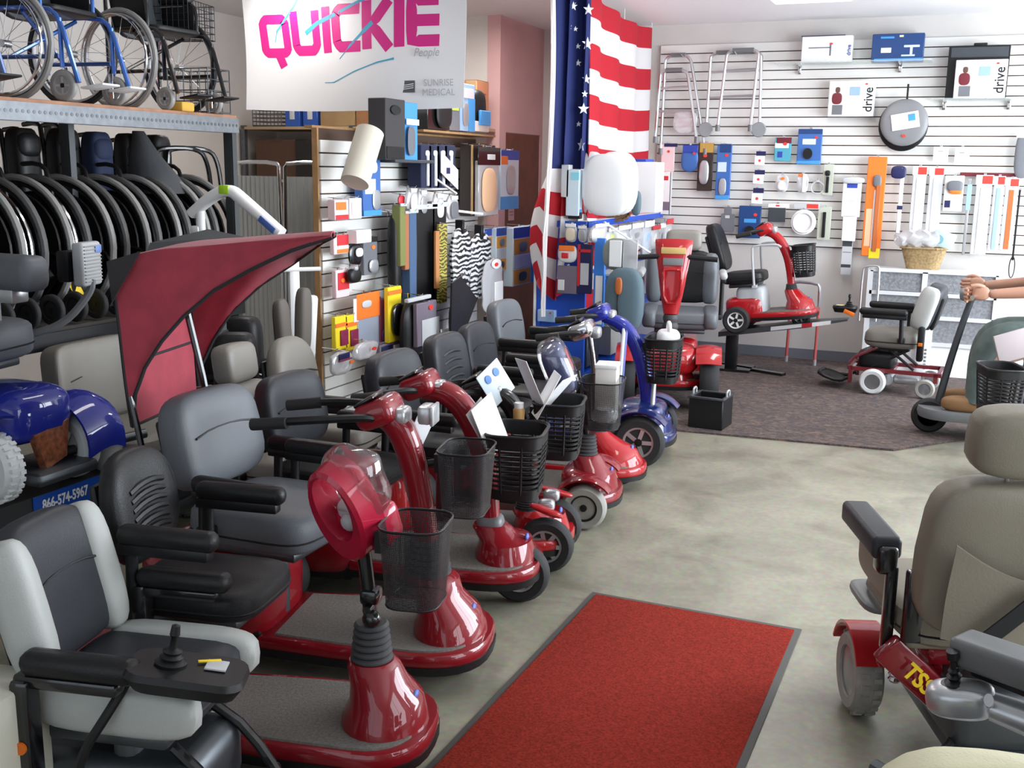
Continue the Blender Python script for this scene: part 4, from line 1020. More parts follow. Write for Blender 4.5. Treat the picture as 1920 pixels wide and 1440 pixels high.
V = [(-.62, 0, .66), (-.64, 0, .82), (-.635, 0, 1.00), (-.60, 0, 1.13), (-.585, 0, 1.20), (-.55, 0, 1.29), (-.535, 0, 1.37),
     (-.59, -.17, 1.11), (-.37, -.24, .96), (-.10, -.23, .93), (-.59, .17, 1.11), (-.38, .24, .95), (-.12, .24, .92),
     (-.58, -.10, .64), (-.20, -.13, .66), (-.12, -.13, .27), (-.58, .10, .64), (-.20, .13, .66), (-.12, .13, .27)]
E_ = [(0, 1), (1, 2), (2, 3), (3, 4), (4, 5), (5, 6), (3, 7), (7, 8), (8, 9), (3, 10), (10, 11), (11, 12), (0, 13), (13, 14), (14, 15), (0, 16), (16, 17), (17, 18)]
R_ = [(.14, .11), (.13, .10), (.145, .105), (.10, .08), .05, .075, .085, .055, .04, .028, .055, .04, .028, .085, .062, .042, .085, .062, .042]
skin_mesh('body', V, E_, R_, SKIN, t)
m = M()
m.pil((-.515, 0, 1.335), (.20, .165, .235), 1, 1, nu=22, nv=14); hd = ob('head', m, SKIN, t)
ob('nose', M().pil((-.408, 0, 1.325), (.035, .03, .05), 1), SKIN, hd); ob('mouth', M().pil((-.423, 0, 1.275), (.02, .05, .014), 1), paint(150, 80, 75), hd)
for q in (-1, 1):
    ob('eye', M().pil((-.425, q * .033, 1.352), (.018, .026, .016), 1), paint(40, 30, 28), hd); ob('ear', M().pil((-.515, q * .086, 1.335), (.045, .02, .06), 1), SKIN, hd)
ob('hair', M().pil((-.535, 0, 1.375), (.21, .182, .20), 1, 1, nu=22, nv=14), mat('brown_hair', (.09, .05, .028), .7), hd)
m = M(); m.loft([ell((-.62, 0), .155, .175, .60), ell((-.64, 0), .15, .17, .75), ell((-.645, 0), .15, .175, .90), ell((-.63, 0), .135, .20, 1.04), ell((-.605, 0), .10, .19, 1.13), ell((-.585, 0), .07, .075, 1.20)]); sh = ob('shirt', m, SHIRT, t)
for q in (-1, 1):
    sx = (-.37, q * .24, .96)
    m = M(); a, b = Vector((-.60, q * .15, 1.115)), Vector(sx); m.cyl(a, a.lerp(b, .75), .085, .066, 16); ob('sleeve', m, SHIRT, sh)
    m = M(); m.tube([(-.62, q * .08, .65), (-.40, q * .115, .66), (-.19, q * .13, .665), (-.13, q * .13, .52), (-.12, q * .13, .28), (-.115, q * .13, .24)], [.115, .105, .08, .075, .062, .062], 14, smooth=2); ob('trouser_leg', m, DENIM, t)
    m = M(); m.pil((-.06, q * .13, .225), (.28, .105, .10), .7, .8); ob('shoe', m, mat('brown_shoe', (.24, .125, .05), .6), t)
    base = Vector((-.10, -.23, .93)) if q < 0 else Vector((-.12, .24, .92))
    m = M(); m.pil(base + Vector((.035, 0, .005)), (.10, .045, .085), .8); hn = ob('hand', m, SKIN, t)
    for k in range(4):
        y = base.y; zz = base.z + .03 - .021 * k
        m = M(); m.tube([base + Vector((.075, -.006 * q, .03 - .021 * k)), base + Vector((.115 - .004 * abs(k - 1), -.012 * q, .028 - .022 * k)), base + Vector((.128 - .006 * abs(k - 1), .012 * q, .024 - .022 * k)), base + Vector((.105, .026 * q, .02 - .022 * k))], [.011, .0105, .0095, .008], 8, smooth=1); ob('finger', m, SKIN, hn)
    m = M(); m.tube([base + Vector((.02, .0, .04)), base + Vector((.055, .022 * q, .055)), base + Vector((.095, .03 * q, .048))], [.013, .012, .009], 8, smooth=1); ob('thumb', m, SKIN, hn)
t = thing('sign_board', 'pinkish-grey board tilted over the slotted basket at the right edge', 'board', (.31, 6.75, .68), rad(20))
ob('board_panel', M().rbox((.10, 0, 0), (.34, .02, .17), .006, rot=(0, rad(-18), 0)), mat('pinkish_board', (.42, .36, .36), .6), t); ob('board_edge', M().rbox((.125, 0, -.085), (.34, .022, .012), .004, rot=(0, rad(-18), 0)), mat('board_wood', (.16, .09, .05), .6), t)
m = M(); m.cyl((.12, .01, -.10), (.12, .05, -.66), .012); m.rbox((.12, .05, -.66), (.2, .2, .016), .006); ob('board_stand', m, STL, t)
t = thing('mobility_scooter', 'blue scooter at the right edge with only its black slotted basket in view', 'scooter', (.42, 6.20, .0), rad(196), None)
o = pan_outline(-.5, .22, .20); m = M(); m.loft([[(x, y, .10) for x, y in inset(o, .96)], [(x, y, .13) for x, y in o], [(x, y, .16) for x, y in inset(o, .96)]]); ob('floor_pan', m, DBLUE, t)
m = M(); m.loft(sweep(refine([(.0, .13, .08, .08), (0, .4, .07, .07), (-.04, .72, .07, .07), (-.10, .84, .07, .06)]))); ob('tiller_column', m, BLUE, t)
wheel(t, (.10, 0, .11), .11, .08, RUB, SILV, 5, name='front_wheel')
for q in (-1, 1): wheel(t, (-.64, q * .22, .12), .12, .08, RUB, SILV, 5, name='rear_wheel')
m = M(); m.pil((-.62, 0, .28), (.44, .40, .30), .4, .4); ob('rear_cover', m, DBLUE, t); seat(t, -.60, 0, .55, 0, .42, .42, .34, LEAB, arms='')
basket(t, (.16, 0, .38), 'slot', .30, .20, .25)

# ---------------------------------------------------------------- blue scooter on its platform at the left edge
t = thing('display_platform', 'black display platform at the left edge carrying the blue scooter', 'platform', (0, 0, 0), 0)
PX, PZ = -3.12, .385
m = M(); m.box((PX - .245, 2.55, PZ / 2), (.49, 1.55, PZ)); ob('platform_body', m, mat('black_board', (.018, .018, .018), .6), t, False)
t = thing('phone_banner', 'blue phone number strip fixed to the black display platform', 'sign', (PX + .004, 3.08, .335), rad(90))
m = M(); m.box((0, 0, 0), (.46, .004, .10)); bn = ob('banner_sheet', m, paint(25, 75, 165, .35), t, False)
m = M(); m.ext([(.04, -.05), (.23, -.05), (.23, .05), (.19, .05), (.13, .0)], TR((0, -.003, 0)), .003); ob('light_swoosh', m, paint(40, 130, 215, .35), t, False)
text('phone_number', '866-574-5967', .055, WHITE, t, (-.075, -.0035, .008), (rad(90), 0, 0), .74, .0015)
text('small_line', 'WWW.MOBILITY', .022, WHITE, t, (-.02, -.0035, -.032), (rad(90), 0, 0), 1, .0006) if False else ob('small_line', M().rbox((-.07, -.003, -.032), (.15, .003, .010), .001), paint(190, 205, 230), t)
t = thing('mobility_scooter', 'blue power scooter with white knobby tires and a burl wood panel on the platform', 'scooter', (PX - .06, 2.93, PZ), 0)
for y, tr, kn in ((-.18, WHT, 30), (.20, WHT, 0)): wheel(t, (-.02, y, .135), .135, .09, tr, SILV, 6, name='wheel', knobs=kn)
m = M()
def arch(y0, wd):
    def f(u, v):
        a = rad(-10 + 175 * u); return (-.02 + .175 * cos(a), y0 + wd * (v - .5) + .02 * sin(pi * v), .145 + .175 * sin(a) + .025 * sin(pi * v))
    return f
m.sheet(arch(.22, .19), 16, 6, .012); ob('wheel_fender', m, BLUE, t)
def arch_b(u, v):
    a = rad(62 + 100 * u); return (-.02 + .175 * cos(a), -.20 + .18 * (v - .5), .15 + .185 * sin(a) + .02 * sin(pi * v))
ob('wheel_fender', M().sheet(arch_b, 12, 6, .012), BLUE, t)
m = M(); m.pil((-.12, .0, .30), (.42, .34, .22), .55, .5); ob('hood', m, BLUE, t)
m = M(); m.loft([[(.06, y, z) for y, z in ((-.08, .25), (.11, .28), (.09, .12), (-.03, .09))], [(.085, y, z) for y, z in ((-.07, .24), (.10, .27), (.08, .13), (-.02, .10))]]); ob('burl_panel', m, mat('burl_wood', (.22, .07, .03), .3, noise=.5, nscale=50, coat=.6), t)
m = M(); m.rbox((.0, .03, .08), (.30, .30, .05), .02); m.cyl((0, .1, .12), (.14, .45, .14), .02); ob('tow_bar', m, STL, t)
S = seat(t, -.22, -.12, .66, rad(10), .44, .44, .40, LEAG, LEAG, th=.16, tilt=6, arms='', post=True)
m = M(); m.rbox((.0, -.05, .84), (.30, .13, .13), .04, 3); a = ob('armrest', m, LEAG, t); m = M(); m.rbox((-.05, -.05, .76), (.20, .08, .06), .01); m.rbox((-.10, -.05, .70), (.05, .05, .14), .01); ob('armrest_bracket', m, SILV, a)
m = M(); m.tube([(-.10, .12, .58), (.0, .20, .62), (.08, .26, .74), (.08, .27, .79)], .015, 8, smooth=2); ob('gooseneck_tube', m, GRYP, t)
m = M(TR((.06, .27, .85), (0, 0, rad(15)))); m.rbox((0, 0, 0), (.05, .14, .17), .014, 3); g = ob('ribbed_box', m, LGRY, t, label='grey ribbed box on a bent tube')
m = M(TR((.06, .27, .85), (0, 0, rad(15))))
for k in range(11): m.rbox((.026, 0, -.066 + .0135 * k), (.006, .125, .006), .002, 1)
ob('ribs', m, mat('ribbed_grey', (.30, .30, .29), .5), g); ob('blue_label', M(TR((.06, .27, .85), (0, 0, rad(15)))).rbox((.028, .04, .055), (.004, .045, .028), .002), paint(110, 135, 190), g)
m = M(); m.rbox((.0, .25, .84), (.06, .10, .12), .01); ob('box_mount', m, BLK, t)
m = M(); m.pil((.02, .34, .12), (.16, .13, .26), .9, 1); ob('rear_motor', m, LGRY, t)

# ---------------------------------------------------------------- storage shelf with wheelchairs
DKS = mat('galvanised_steel', (.17, .18, .195), .45, .7, noise=.15, nscale=30)
SX, SY0, SY1 = -3.64, 2.0, 4.87
t = thing('storage_shelf', 'grey perforated steel storage shelf holding wheelchairs along the left wall', 'shelf', (0, 0, 0), 0)
for z, nm in ((1.88, 'upper_deck'), (.905, 'lower_deck')):
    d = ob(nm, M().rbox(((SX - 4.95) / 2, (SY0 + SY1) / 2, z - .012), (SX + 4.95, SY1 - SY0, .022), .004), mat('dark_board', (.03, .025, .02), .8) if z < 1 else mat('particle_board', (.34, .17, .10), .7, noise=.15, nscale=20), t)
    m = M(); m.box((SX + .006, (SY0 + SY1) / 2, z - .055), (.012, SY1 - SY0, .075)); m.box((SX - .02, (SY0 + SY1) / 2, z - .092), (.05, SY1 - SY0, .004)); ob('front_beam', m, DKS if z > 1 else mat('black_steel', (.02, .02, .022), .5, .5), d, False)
    if z > 1:
        m = M()
        for k in range(96): m.cyl((SX + .011, SY0 + .02 + k * .0298, z - .055), (SX + .0135, SY0 + .02 + k * .0298, z - .055), .008, n=8)
        ob('beam_holes', m, STL, d)
for y in (SY0 + .03, 3.95, SY1 - .02):
    for x in (SX - .02, -4.93):
        if y == 3.95: x = x - .25 if x > -4 else x
        ob('shelf_post', M().box((x, y, .94), (.03, .036, 1.88)).box((x - .02, y - .016, .94), (.045, .006, 1.88)), mat('dark_galvanised', (.07, .075, .08), .5, .6), t, False)

def big_wheel(root, c, r, tire, spoke=True):
    T = TR(c, (rad(90), 0, 0))
    w_ = ob('big_wheel', M(T).tube([(r * cos(2 * pi * i / 40), r * sin(2 * pi * i / 40), 0) for i in range(40)], .016, 8, True), tire, root)
    m = M(T); m.tube([((r - .025) * cos(2 * pi * i / 40), (r - .025) * sin(2 * pi * i / 40), 0) for i in range(40)], .010, 6, True)
    m.cyl((0, 0, -.03), (0, 0, .03), .02)
    if not spoke: m.cyl((0, 0, -.006), (0, 0, .006), r * .80, n=30)  # black disc added inside the rim to darken the wheel interior
    if spoke:
        for k in range(18):
            a = 2 * pi * k / 18; m.tube([(.018 * cos(a + .6), .018 * sin(a + .6), .02 * (-1) ** k), ((r - .025) * cos(a), (r - .025) * sin(a), 0)], .0016, 4)
    ob('rim' if spoke else 'rim_dark_disc', m, ALU if spoke else BLK, w_)
    s_ = 1 if c[1] > 0 else -1
    ob('hand_rim', M(T).tube([((r - .03) * cos(2 * pi * i / 36), (r - .03) * sin(2 * pi * i / 36), -s_ * .045) for i in range(36)], .008, 6, True), CHR, w_)
GRIM = mat('grey_rubber_tire', (.30, .295, .285), .45)
def folded(label, loc, rz, col=LEAB, half=.075, top=.86, tire=GRIM, lean=0):
    t = thing('folded_wheelchair', label, 'wheelchair', loc, rz, 'folded wheelchairs on the lower shelf')
    for q in (-1, 1): big_wheel(t, (0, q * half, .325), .32, tire if q > 0 else mat('charcoal_tire', (.10, .10, .10), .5), False)
    m = M(); m.pil((-.12, 0, .62), (.115, half * 1.9, .50), .35, .5, rot=(0, rad(lean), 0)); m.pil((-.11, 0, top - .06), (.12, half * 1.75, .12), .6); u = ob('folded_upholstery', m, col, t)
    m = M()
    for q in (-1, 1): m.tube([(-.16, q * half * .8, .40), (-.18, q * half * .8, top), (-.22, q * half * .8, top + .02), (-.30, q * half * .8, top + .012)], .012, 8, smooth=1)
    for q in (-1, 1): m.tube([(-.12, q * half * .9, .30), (.26, q * half * .9, .32), (.34, q * half * .9, .22)], .012, 6, smooth=1)
    ob('frame', m, BLKG, t)
    m = M(); m.tube([(-.12, -half * .7, .70), (.02, -half * .7, .71), (.08, -half * .7, .67), (.10, -half * .7, .5)], .011, 8, smooth=1); ob('arm_tube', m, BLK, t)
    for q in (-1, 1): wheel(t, (.33, q * half * .9, .075), .07, .03, RUB, BLK, 0, name='caster_wheel')
    return t
ZD = .906
FX = -3.99
folded('folded black wheelchair leftmost on the lower shelf, its wheels cut by the frame', (FX, 3.33, ZD), 0, top=.80)
folded('folded black wheelchair with two red stickers near the left end of the lower shelf', (FX, 3.60, ZD), 0, top=.82)
folded('folded black wheelchair before the middle shelf post, gripped handle tilted', (FX, 3.86, ZD), 0, top=.85, lean=-2)
folded('folded wheelchair with a white strip across its tall black upholstery', (FX, 4.10, ZD), 0, top=.88)
folded('folded wheelchair with a navy blue quilted cover', (FX, 4.33, ZD), 0, mat('navy_fabric', (.012, .022, .06), .8, bump=.5, bscale=90), top=.84)
folded('folded wheelchair partly hidden under a grey cloth tent', (FX, 4.56, ZD), 0, top=.82)
folded('folded wheelchair with hooped push handles at the end of the lower shelf', (FX, 4.78, ZD), 0, top=.72)
for i, (y, z, cc) in enumerate(((3.60, ZD + .80, (200, 60, 45)), (3.60, ZD + .50, (200, 60, 45)), (4.10, ZD + .86, (190, 50, 60)))):
    pass
t = thing('grey_cloth', 'grey cloth draped like a tent over the folded wheelchairs', 'cloth', (FX + .02, 4.57, ZD + .86), 0)
ob('cloth_drape', M().loft([ell((-.06, -.02), .03, .03, .02, 14), ell((-.04, -.01), .09, .07, -.10, 14), ell((-.0, .02), .13, .13, -.22, 14), ell((.02, .04), .15, .17, -.30, 14)]), mat('grey_cloth', (.055, .058, .062), .8), t)
t = thing('hoop_stand', 'black hooped tube frame standing at the end of the lower wheelchair shelf', 'frame', (FX + .05, 4.78, ZD), 0)
m = M()
for q in (0, .09): m.tube([(-.10, -.10 + q, .0), (-.10, -.10 + q, .76), (-.08, -.08 + q, .80), (.02, .12 + q, .80), (.05, .15 + q, .72), (.06, .16 + q, .55)], .013, 8, smooth=2)
m.box((-.02, 0, .03), (.2, .3, .02)); ob('hoops', m, BLKG, t)
t = thing('yellow_harness', 'yellow and black harness hanging between the wheels on the lower shelf', 'harness', (-3.72, 3.72, ZD + .0), 0)
ob('harness_strap', M().sheet(lambda u, v: (.02 * sin(7 * u), -.03 + .06 * v + .015 * sin(9 * u), .05 + .30 * u), 12, 2, .006), YEL, t); ob('black_strap', M().tube([(.0, -.04, .05), (.02, 0, .2), (0, .04, .36)], .012, 6, smooth=1), BLK, t)
t = thing('teal_clip', 'small teal plastic clip above the burgundy canopy', 'clip', (-3.60, 4.05, ZD), 0)
m = M(); m.tube([(0, 0, 0), (0, 0, .20)], .008, 6); m.pil((0, .0, .22), (.05, .09, .05), .6); ob('clip_body', m, paint(40, 165, 140), t)

def wheelchair(label, loc, rz, fcol, up=LEAB, w_=.22, foot=WHITE, cr=.085):
    t = thing('wheelchair', label, 'wheelchair', loc, rz, 'open wheelchairs on the upper shelf')
    for q in (-1, 1): big_wheel(t, (-.08, q * (w_ + .05), .305), .30, RUB if q > 0 else GRIM)
    m = M()
    for q in (-1, 1):
        y = q * w_
        m.tube([(-.22, y, .18), (-.22, y, .86), (-.27, y, .90), (-.36, y, .90)], .013, 8, smooth=1)
        m.tube([(-.22, y, .50), (.16, y, .50), (.24, y, .44), (.31, y, .20), (.34, y, .10)], .014, 8, smooth=1)
        m.tube([(-.22, y, .24), (.22, y, .24)], .012, 8); m.tube([(-.22, y, .70), (.08, y, .70), (.12, y, .66), (.12, y, .50)], .012, 8, smooth=1)
        m.tube([(.24, y, .44), (.24, y, .18)], .012, 8)
    m.tube([(-.1, -w_, .24), (.0, w_, .48)], .011, 6); m.tube([(-.1, w_, .24), (.0, -w_, .48)], .011, 6); ob('frame', m, fcol, t)
    ob('seat', M().pil((-.02, 0, .505), (.42, w_ * 1.95, .045), .5, .3), up, t)
    ob('backrest', M().pil((-.19, 0, .70), (.05, w_ * 1.9, .50), .4, .3, rot=(0, rad(-10), 0)), mat('grey_upholstery', (.045, .052, .060), .45, bump=.3, bscale=200), t)
    for q in (-1, 1):
        a = ob('armrest', M().rbox((-.05, q * w_, .725), (.26, .055, .04), .015), up, t); ob('skirt_guard', M().rbox((-.04, q * (w_ - .012), .60), (.30, .006, .17), .003), BLK, a)
        wheel(t, (.24, q * w_, cr), cr, .035, GRIM, SILV, 4, name='caster_wheel'); ob('caster_fork', M().rbox((.24, q * w_ - q * .03, cr * 1.3), (.03, .012, cr * 1.7), .004), CHR, t)
        ob('footplate', M().rbox((.40, q * w_ * .55, .085), (.15, .15, .012), .005, rot=(0, rad(-8), 0)), foot, t)
    t.scale = (.80, .80, .80)
    return t
ZU = 1.881
wheelchair('steel blue wheelchair at the far left of the upper shelf, cut by the picture edge', (-3.90, 3.16, ZU), rad(4), mat('steel_blue', (.12, .18, .36), .3, .6), foot=BLK)
wheelchair('bright blue wheelchair with a white footplate on the upper shelf', (-3.89, 3.86, ZU), rad(6), mat('bright_blue_metal', (.05, .16, .55), .25, .6, 1.0))
WB = wheelchair('black wheelchair with small white casters and a rear wire basket on the upper shelf end', (-3.89, 4.58, ZU), rad(-3), BLKG, foot=BLK, cr=.07)
t = thing('foam_block', 'yellow foam block under a wheel on the upper shelf', 'block', (-3.74, 4.55, ZU), 0); ob('foam', M().rbox((0, 0, .025), (.09, .10, .05), .012), paint(210, 165, 70, .8), t)
BT = TR((-.12, .34, .50), (0, 0, rad(15)))
m = M(BT)
for k in range(6): m.tube([(-.15, -.19, .005 + .045 * k), (.15, -.19, .005 + .045 * k), (.15, .19, .005 + .045 * k), (-.15, .19, .005 + .045 * k)], .003, 5, True)
for k in range(11):
    y = -.19 + .038 * k; m.tube([(-.15, y, .23), (-.15, y, .004), (.15, y, .004), (.15, y, .23)], .0025, 5)
for k in range(7):
    x = -.12 + .04 * k; m.tube([(x, -.19, .23), (x, -.19, .004)], .0025, 5); m.tube([(x, .19, .23), (x, .19, .004)], .0025, 5)
m.tube([(-.15, -.1, .01), (-.14, -.3, .0)], .008, 6); ob('rear_wire_basket', m, WIRE, WB)
t = thing('wire_crate', 'blue-grey wire crate on the upper shelf end beside the banner', 'crate', (-3.84, 4.78, ZU), 0)
m = M()
for k in range(5): m.tube([(-.10, -.09, .01 + .055 * k), (.16, -.09, .01 + .055 * k), (.16, .09, .01 + .055 * k), (-.10, .09, .01 + .055 * k)], .003, 5, True)
for k in range(6): m.tube([(-.10 + .052 * k, -.09, .23), (-.10 + .052 * k, -.09, .006), (-.10 + .052 * k, .09, .006), (-.10 + .052 * k, .09, .23)], .003, 5)
ob('wire_grid', m, STL, t)

# shelf on the return wall
t = thing('back_shelf', 'wood-edged storage shelf under the banner against the far wall', 'shelf', (0, 0, 0), 0)
for z, nm in ((1.95, 'upper_deck'), (1.50, 'lower_deck'), (.75, 'bottom_deck')): ob(nm, M().box((-4.83, 8.26, z - .012), (2.2, .58, .024)), mat('pale_wood', (.50, .35, .20), .6), t, False)
for x in (-5.9, -4.8, -3.76): ob('shelf_post', M().box((x, 7.99, .98), (.04, .04, 1.96)), DKS, t, False)
def carton(label, x, y, z, w_, d, h, mm=CARD, side=None, extra=None, group=None):
    t = thing('carton', label, 'box', (x, y, z), 0, group)
    b = ob('carton_body', M().rbox((0, 0, h / 2), (w_, d, h), .006, 1), mm, t)
    ob('lid_flaps', M().box((0, 0, h + .002), (w_ * .98, d * .98, .004)).box((0, -d / 2 - .001, h * .96), (w_ * .3, .003, h * .08)), side or CARDO, b, False)
    return t
t = carton('tall cardboard carton with red print beside the pink wall corner', -3.80, 8.15, 1.95, .26, .24, .36)
for k in range(5): ob('red_print', M().box((.132, -.02, .26 - .025 * k - (.07 if k > 2 else 0)), (.003, .15 - .02 * (k % 2), .010)), paint(150, 60, 45), t, False)
ob('orange_side', M().box((.1305, 0, .18), (.002, .23, .35)), mat('orange_card', (.45, .19, .10), .8), t, False)
carton('wide cardboard carton under the lower edge of the banner', -4.95, 8.15, 1.95, .34, .3, .19)
carton('second cardboard carton under the banner, right of the wide one', -4.60, 8.15, 1.95, .34, .3, .18, CARDO)
for k, x in enumerate((-5.40, -5.22)):
    t = carton('blue box with a white figure under the banner, %s one' % ('left' if k == 0 else 'right'), x, 8.10, 1.95, .15, .2, .165, paint(50, 95, 185), paint(40, 80, 160))
    ob('white_figure', M().rbox((0, -.103, .10), (.05, .004, .08), .002).pil((0, -.104, .15), (.03, .006, .03), 1), WHITE, t)
t = thing('wire_rack', 'dark wire rack of parts beside the blue boxes under the banner', 'rack', (-5.66, 8.10, 1.95), 0)
m = M()
for k in range(5): m.tube([(-.15, -.1, .01 + .033 * k), (.15, -.1, .01 + .033 * k), (.15, .1, .01 + .033 * k), (-.15, .1, .01 + .033 * k)], .004, 5, True)
for k in range(9): m.tube([(-.15 + .0375 * k, -.1, .15), (-.15 + .0375 * k, -.1, .005), (-.15 + .0375 * k, .1, .005)], .004, 5)
ob('rack_wires', m, STL, t)
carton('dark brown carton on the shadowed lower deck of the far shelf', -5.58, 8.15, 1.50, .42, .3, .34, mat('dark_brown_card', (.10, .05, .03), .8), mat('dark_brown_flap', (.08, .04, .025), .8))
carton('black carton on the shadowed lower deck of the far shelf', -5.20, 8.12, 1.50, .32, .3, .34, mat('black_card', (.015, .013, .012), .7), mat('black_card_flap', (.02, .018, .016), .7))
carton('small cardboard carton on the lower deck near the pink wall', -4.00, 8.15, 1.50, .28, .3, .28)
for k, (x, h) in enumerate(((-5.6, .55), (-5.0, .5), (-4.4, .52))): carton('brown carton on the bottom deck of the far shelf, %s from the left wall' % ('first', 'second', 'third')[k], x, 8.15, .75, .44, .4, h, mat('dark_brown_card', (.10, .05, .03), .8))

# folding screen
t = thing('privacy_screen', 'white folding privacy screen on a chrome tube frame', 'screen', (0, 0, 0), 0)
m = M(); m2 = M()
for (xa, ya, xb, yb) in ((-4.52, 6.00, -4.10, 5.92), (-4.07, 5.92, -3.66, 6.10)):
    m.tube([(xa, ya, .0), (xa, ya, 1.60), (xa + .03, ya, 1.64), (xb - .03, yb, 1.64), (xb, yb, 1.60), (xb, yb, .0)], .013, 8, smooth=1)
    m.tube([(xa, ya, .25), (xb, yb, .25)], .009, 6)
    def cur(u, v, a=(xa, ya), b=(xb, yb)):
        k = .03 + .94 * u; return (a[0] + (b[0] - a[0]) * k, a[1] + (b[1] - a[1]) * k + .010 * sin(60 * u), 1.55 - 1.28 * v)
    ob('curtain_panel', M().sheet(cur, 60, 2, .003), mat('white_screen_cloth', (.66, .67, .64), .8), t)
ob('screen_frame', m, CHR, t)

# patient lift boom, its black cover and crutch pads between the rows
t = thing('patient_lift', 'white bent patient lift boom with a green sticker', 'patient lift', (-3.24, 4.20, 0), 0)
m = M(); m.loft(sweep(refine([(-.18, 1.385, .06, .05), (-.06, 1.47, .065, .055), (.045, 1.51, .065, .055), (.12, 1.46, .065, .055), (.33, 1.31, .06, .05)], 2))); b = ob('boom', m, WHITE, t)
ob('green_sticker', M().rbox((.035, -.030, 1.505), (.055, .008, .04), .002), paint(170, 220, 40), b); ob('blue_label', M().rbox((.27, -.031, 1.350), (.10, .006, .03), .002, rot=(0, rad(36), 0)), paint(70, 100, 170), b)
m = M(); m.cyl((-.13, 0, 1.40), (-.13, 0, 1.26), .022); m.rbox((-.15, 0, 1.30), (.05, .06, .06), .01); m.cyl((-.13, 0, 1.28), (-.13, 0, .05), .025); m.box((-.05, 0, .05), (.5, .06, .05)); ob('mast', m, WHITE, t)
t = thing('black_cover', 'peaked black vinyl cover behind the top of the burgundy canopy', 'cover', (-3.33, 4.02, .85), 0)
m = M(); m.loft([[(-.05, -.20, .36), (.22, .02, .36), (.34, .34, .36), (.02, .1, .36)], [(-.03, -.19, .42), (.20, .02, .44), (.30, .32, .40), (.05, .12, .47)]]); m.box((.1, .05, .18), (.10, .1, .36)); ob('cover_sheet', m, mat('grey_black_vinyl', (.04, .043, .045), .5), t, False)
t = thing('grey_leg_pads', 'pair of grey-brown padded leg supports beyond the canopy', 'pads', (-3.28, 4.72, .0), 0)
for k, (dx, dy, h) in enumerate(((0, 0, .93), (.05, .12, .98))):
    ob('pad', M().pil((dx, dy, h - .18), (.07, .10, .36), .5, .6, rot=(rad(6 - 10 * k), 0, 0)), mat('grey_brown_pad', (.12, .105, .09), .7), t)
    ob('pad_post', M().cyl((dx, dy, .02), (dx, dy, h - .30), .014), BLK, t)
ob('pad_base', M().rbox((.02, .06, .015), (.2, .3, .03), .01), BLK, t)
t = thing('tube_rack', 'white tubular rack with a crossbar standing before the folding screen', 'frame', (-3.42, 5.05, 0), rad(50))
m = M(); m.rbox((0, .02, .62), (.065, .05, 1.22), .02); m.tube([(-.12, 0, 1.05), (.15, 0, 1.05)], .012, 8); m.rbox((.08, .03, .45), (.06, .05, .9), .02, 2, (0, rad(4), 0)); m.box((0, 0, .02), (.3, .3, .03)); ob('frame_posts', m, WHITE, t)

# black parts in the gap behind the seats
for gx, gy, ga, lab in ((-3.32, 4.55, 15, 'black folded wheelchair in the dark gap behind the boxy headrest'), (-3.28, 4.22, 8, 'black folded wheelchair in the gap right behind the burgundy canopy'), (-3.02, 4.10, 25, 'black folded wheelchair half hidden by the burgundy canopy hem')):
  t = thing('folded_wheelchair', lab, 'wheelchair', (gx, gy, 0), rad(ga))
  for q in (-1, 1): big_wheel(t, (0, q * .08, .305), .30, RUB, False)
  ob('folded_upholstery', M().pil((-.08, 0, .62), (.20, .16, .46), .4, .5), LEAB, t); ob('frame', M().tube([(-.12, 0, .3), (.26, 0, .34), (.34, 0, .2)], .02, 6, smooth=1).tube([(-.16, 0, .4), (-.18, 0, .88), (-.30, 0, .9)], .016, 8, smooth=1), BLKG, t)

# ---------------------------------------------------------------- banner
BW = mat('white_banner_vinyl', (.80, .79, .80), .5)
BX0, BX1, BZ0, BZ1, BY = -4.70, -3.02, 2.00, 2.87, 6.40
def bsurf(x, z, off=0):
    u = (x - BX0) / (BX1 - BX0); v = (z - BZ0) / (BZ1 - BZ0)
    return Vector((x, BY + .03 * sin(2.4 * pi * u) * (1 - .4 * v) + .02 * sin(5 * u + 4 * v) - off, z + .015 * sin(pi * u) * (1 - v) * -1))
t = thing('banner', 'white hanging banner reading QUICKIE in magenta letters', 'banner', (0, 0, 0), 0)
ob('banner_sheet', M().sheet(lambda u, v: bsurf(BX0 + (BX1 - BX0) * u, BZ0 + (BZ1 - BZ0) * v), 40, 20, .002), BW, t)
MAG = mat('magenta_ink', srgb(208, 36, 130), .45)
def stroke(m, pts, wd, off=.0025):
    """A flat band of ink along a polyline in banner x-z, following the cloth."""
    P = [Vector((p[0], 0, p[1])) for p in pts]; L, R_ = [], []
    for i, p in enumerate(P):
        d = (P[min(i + 1, len(P) - 1)] - P[max(i - 1, 0)]).normalized(); nn = Vector((-d.z, 0, d.x))
        w2 = (wd[i] if isinstance(wd, (list, tuple)) else wd) / 2
        L.append(p + nn * w2); R_.append(p - nn * w2)
    m.loft([[bsurf(a.x, a.z, off), bsurf(b.x, b.z, off), bsurf(b.x, b.z, off - .0015), bsurf(a.x, a.z, off - .0015)] for a, b in zip(L, R_)])
def sub(pts, k=6):
    o = []
    for a, b in zip(pts, pts[1:]): o += [(a[0] + (b[0] - a[0]) * i / k, a[1] + (b[1] - a[1]) * i / k) for i in range(k)]
    return o + [pts[-1]]
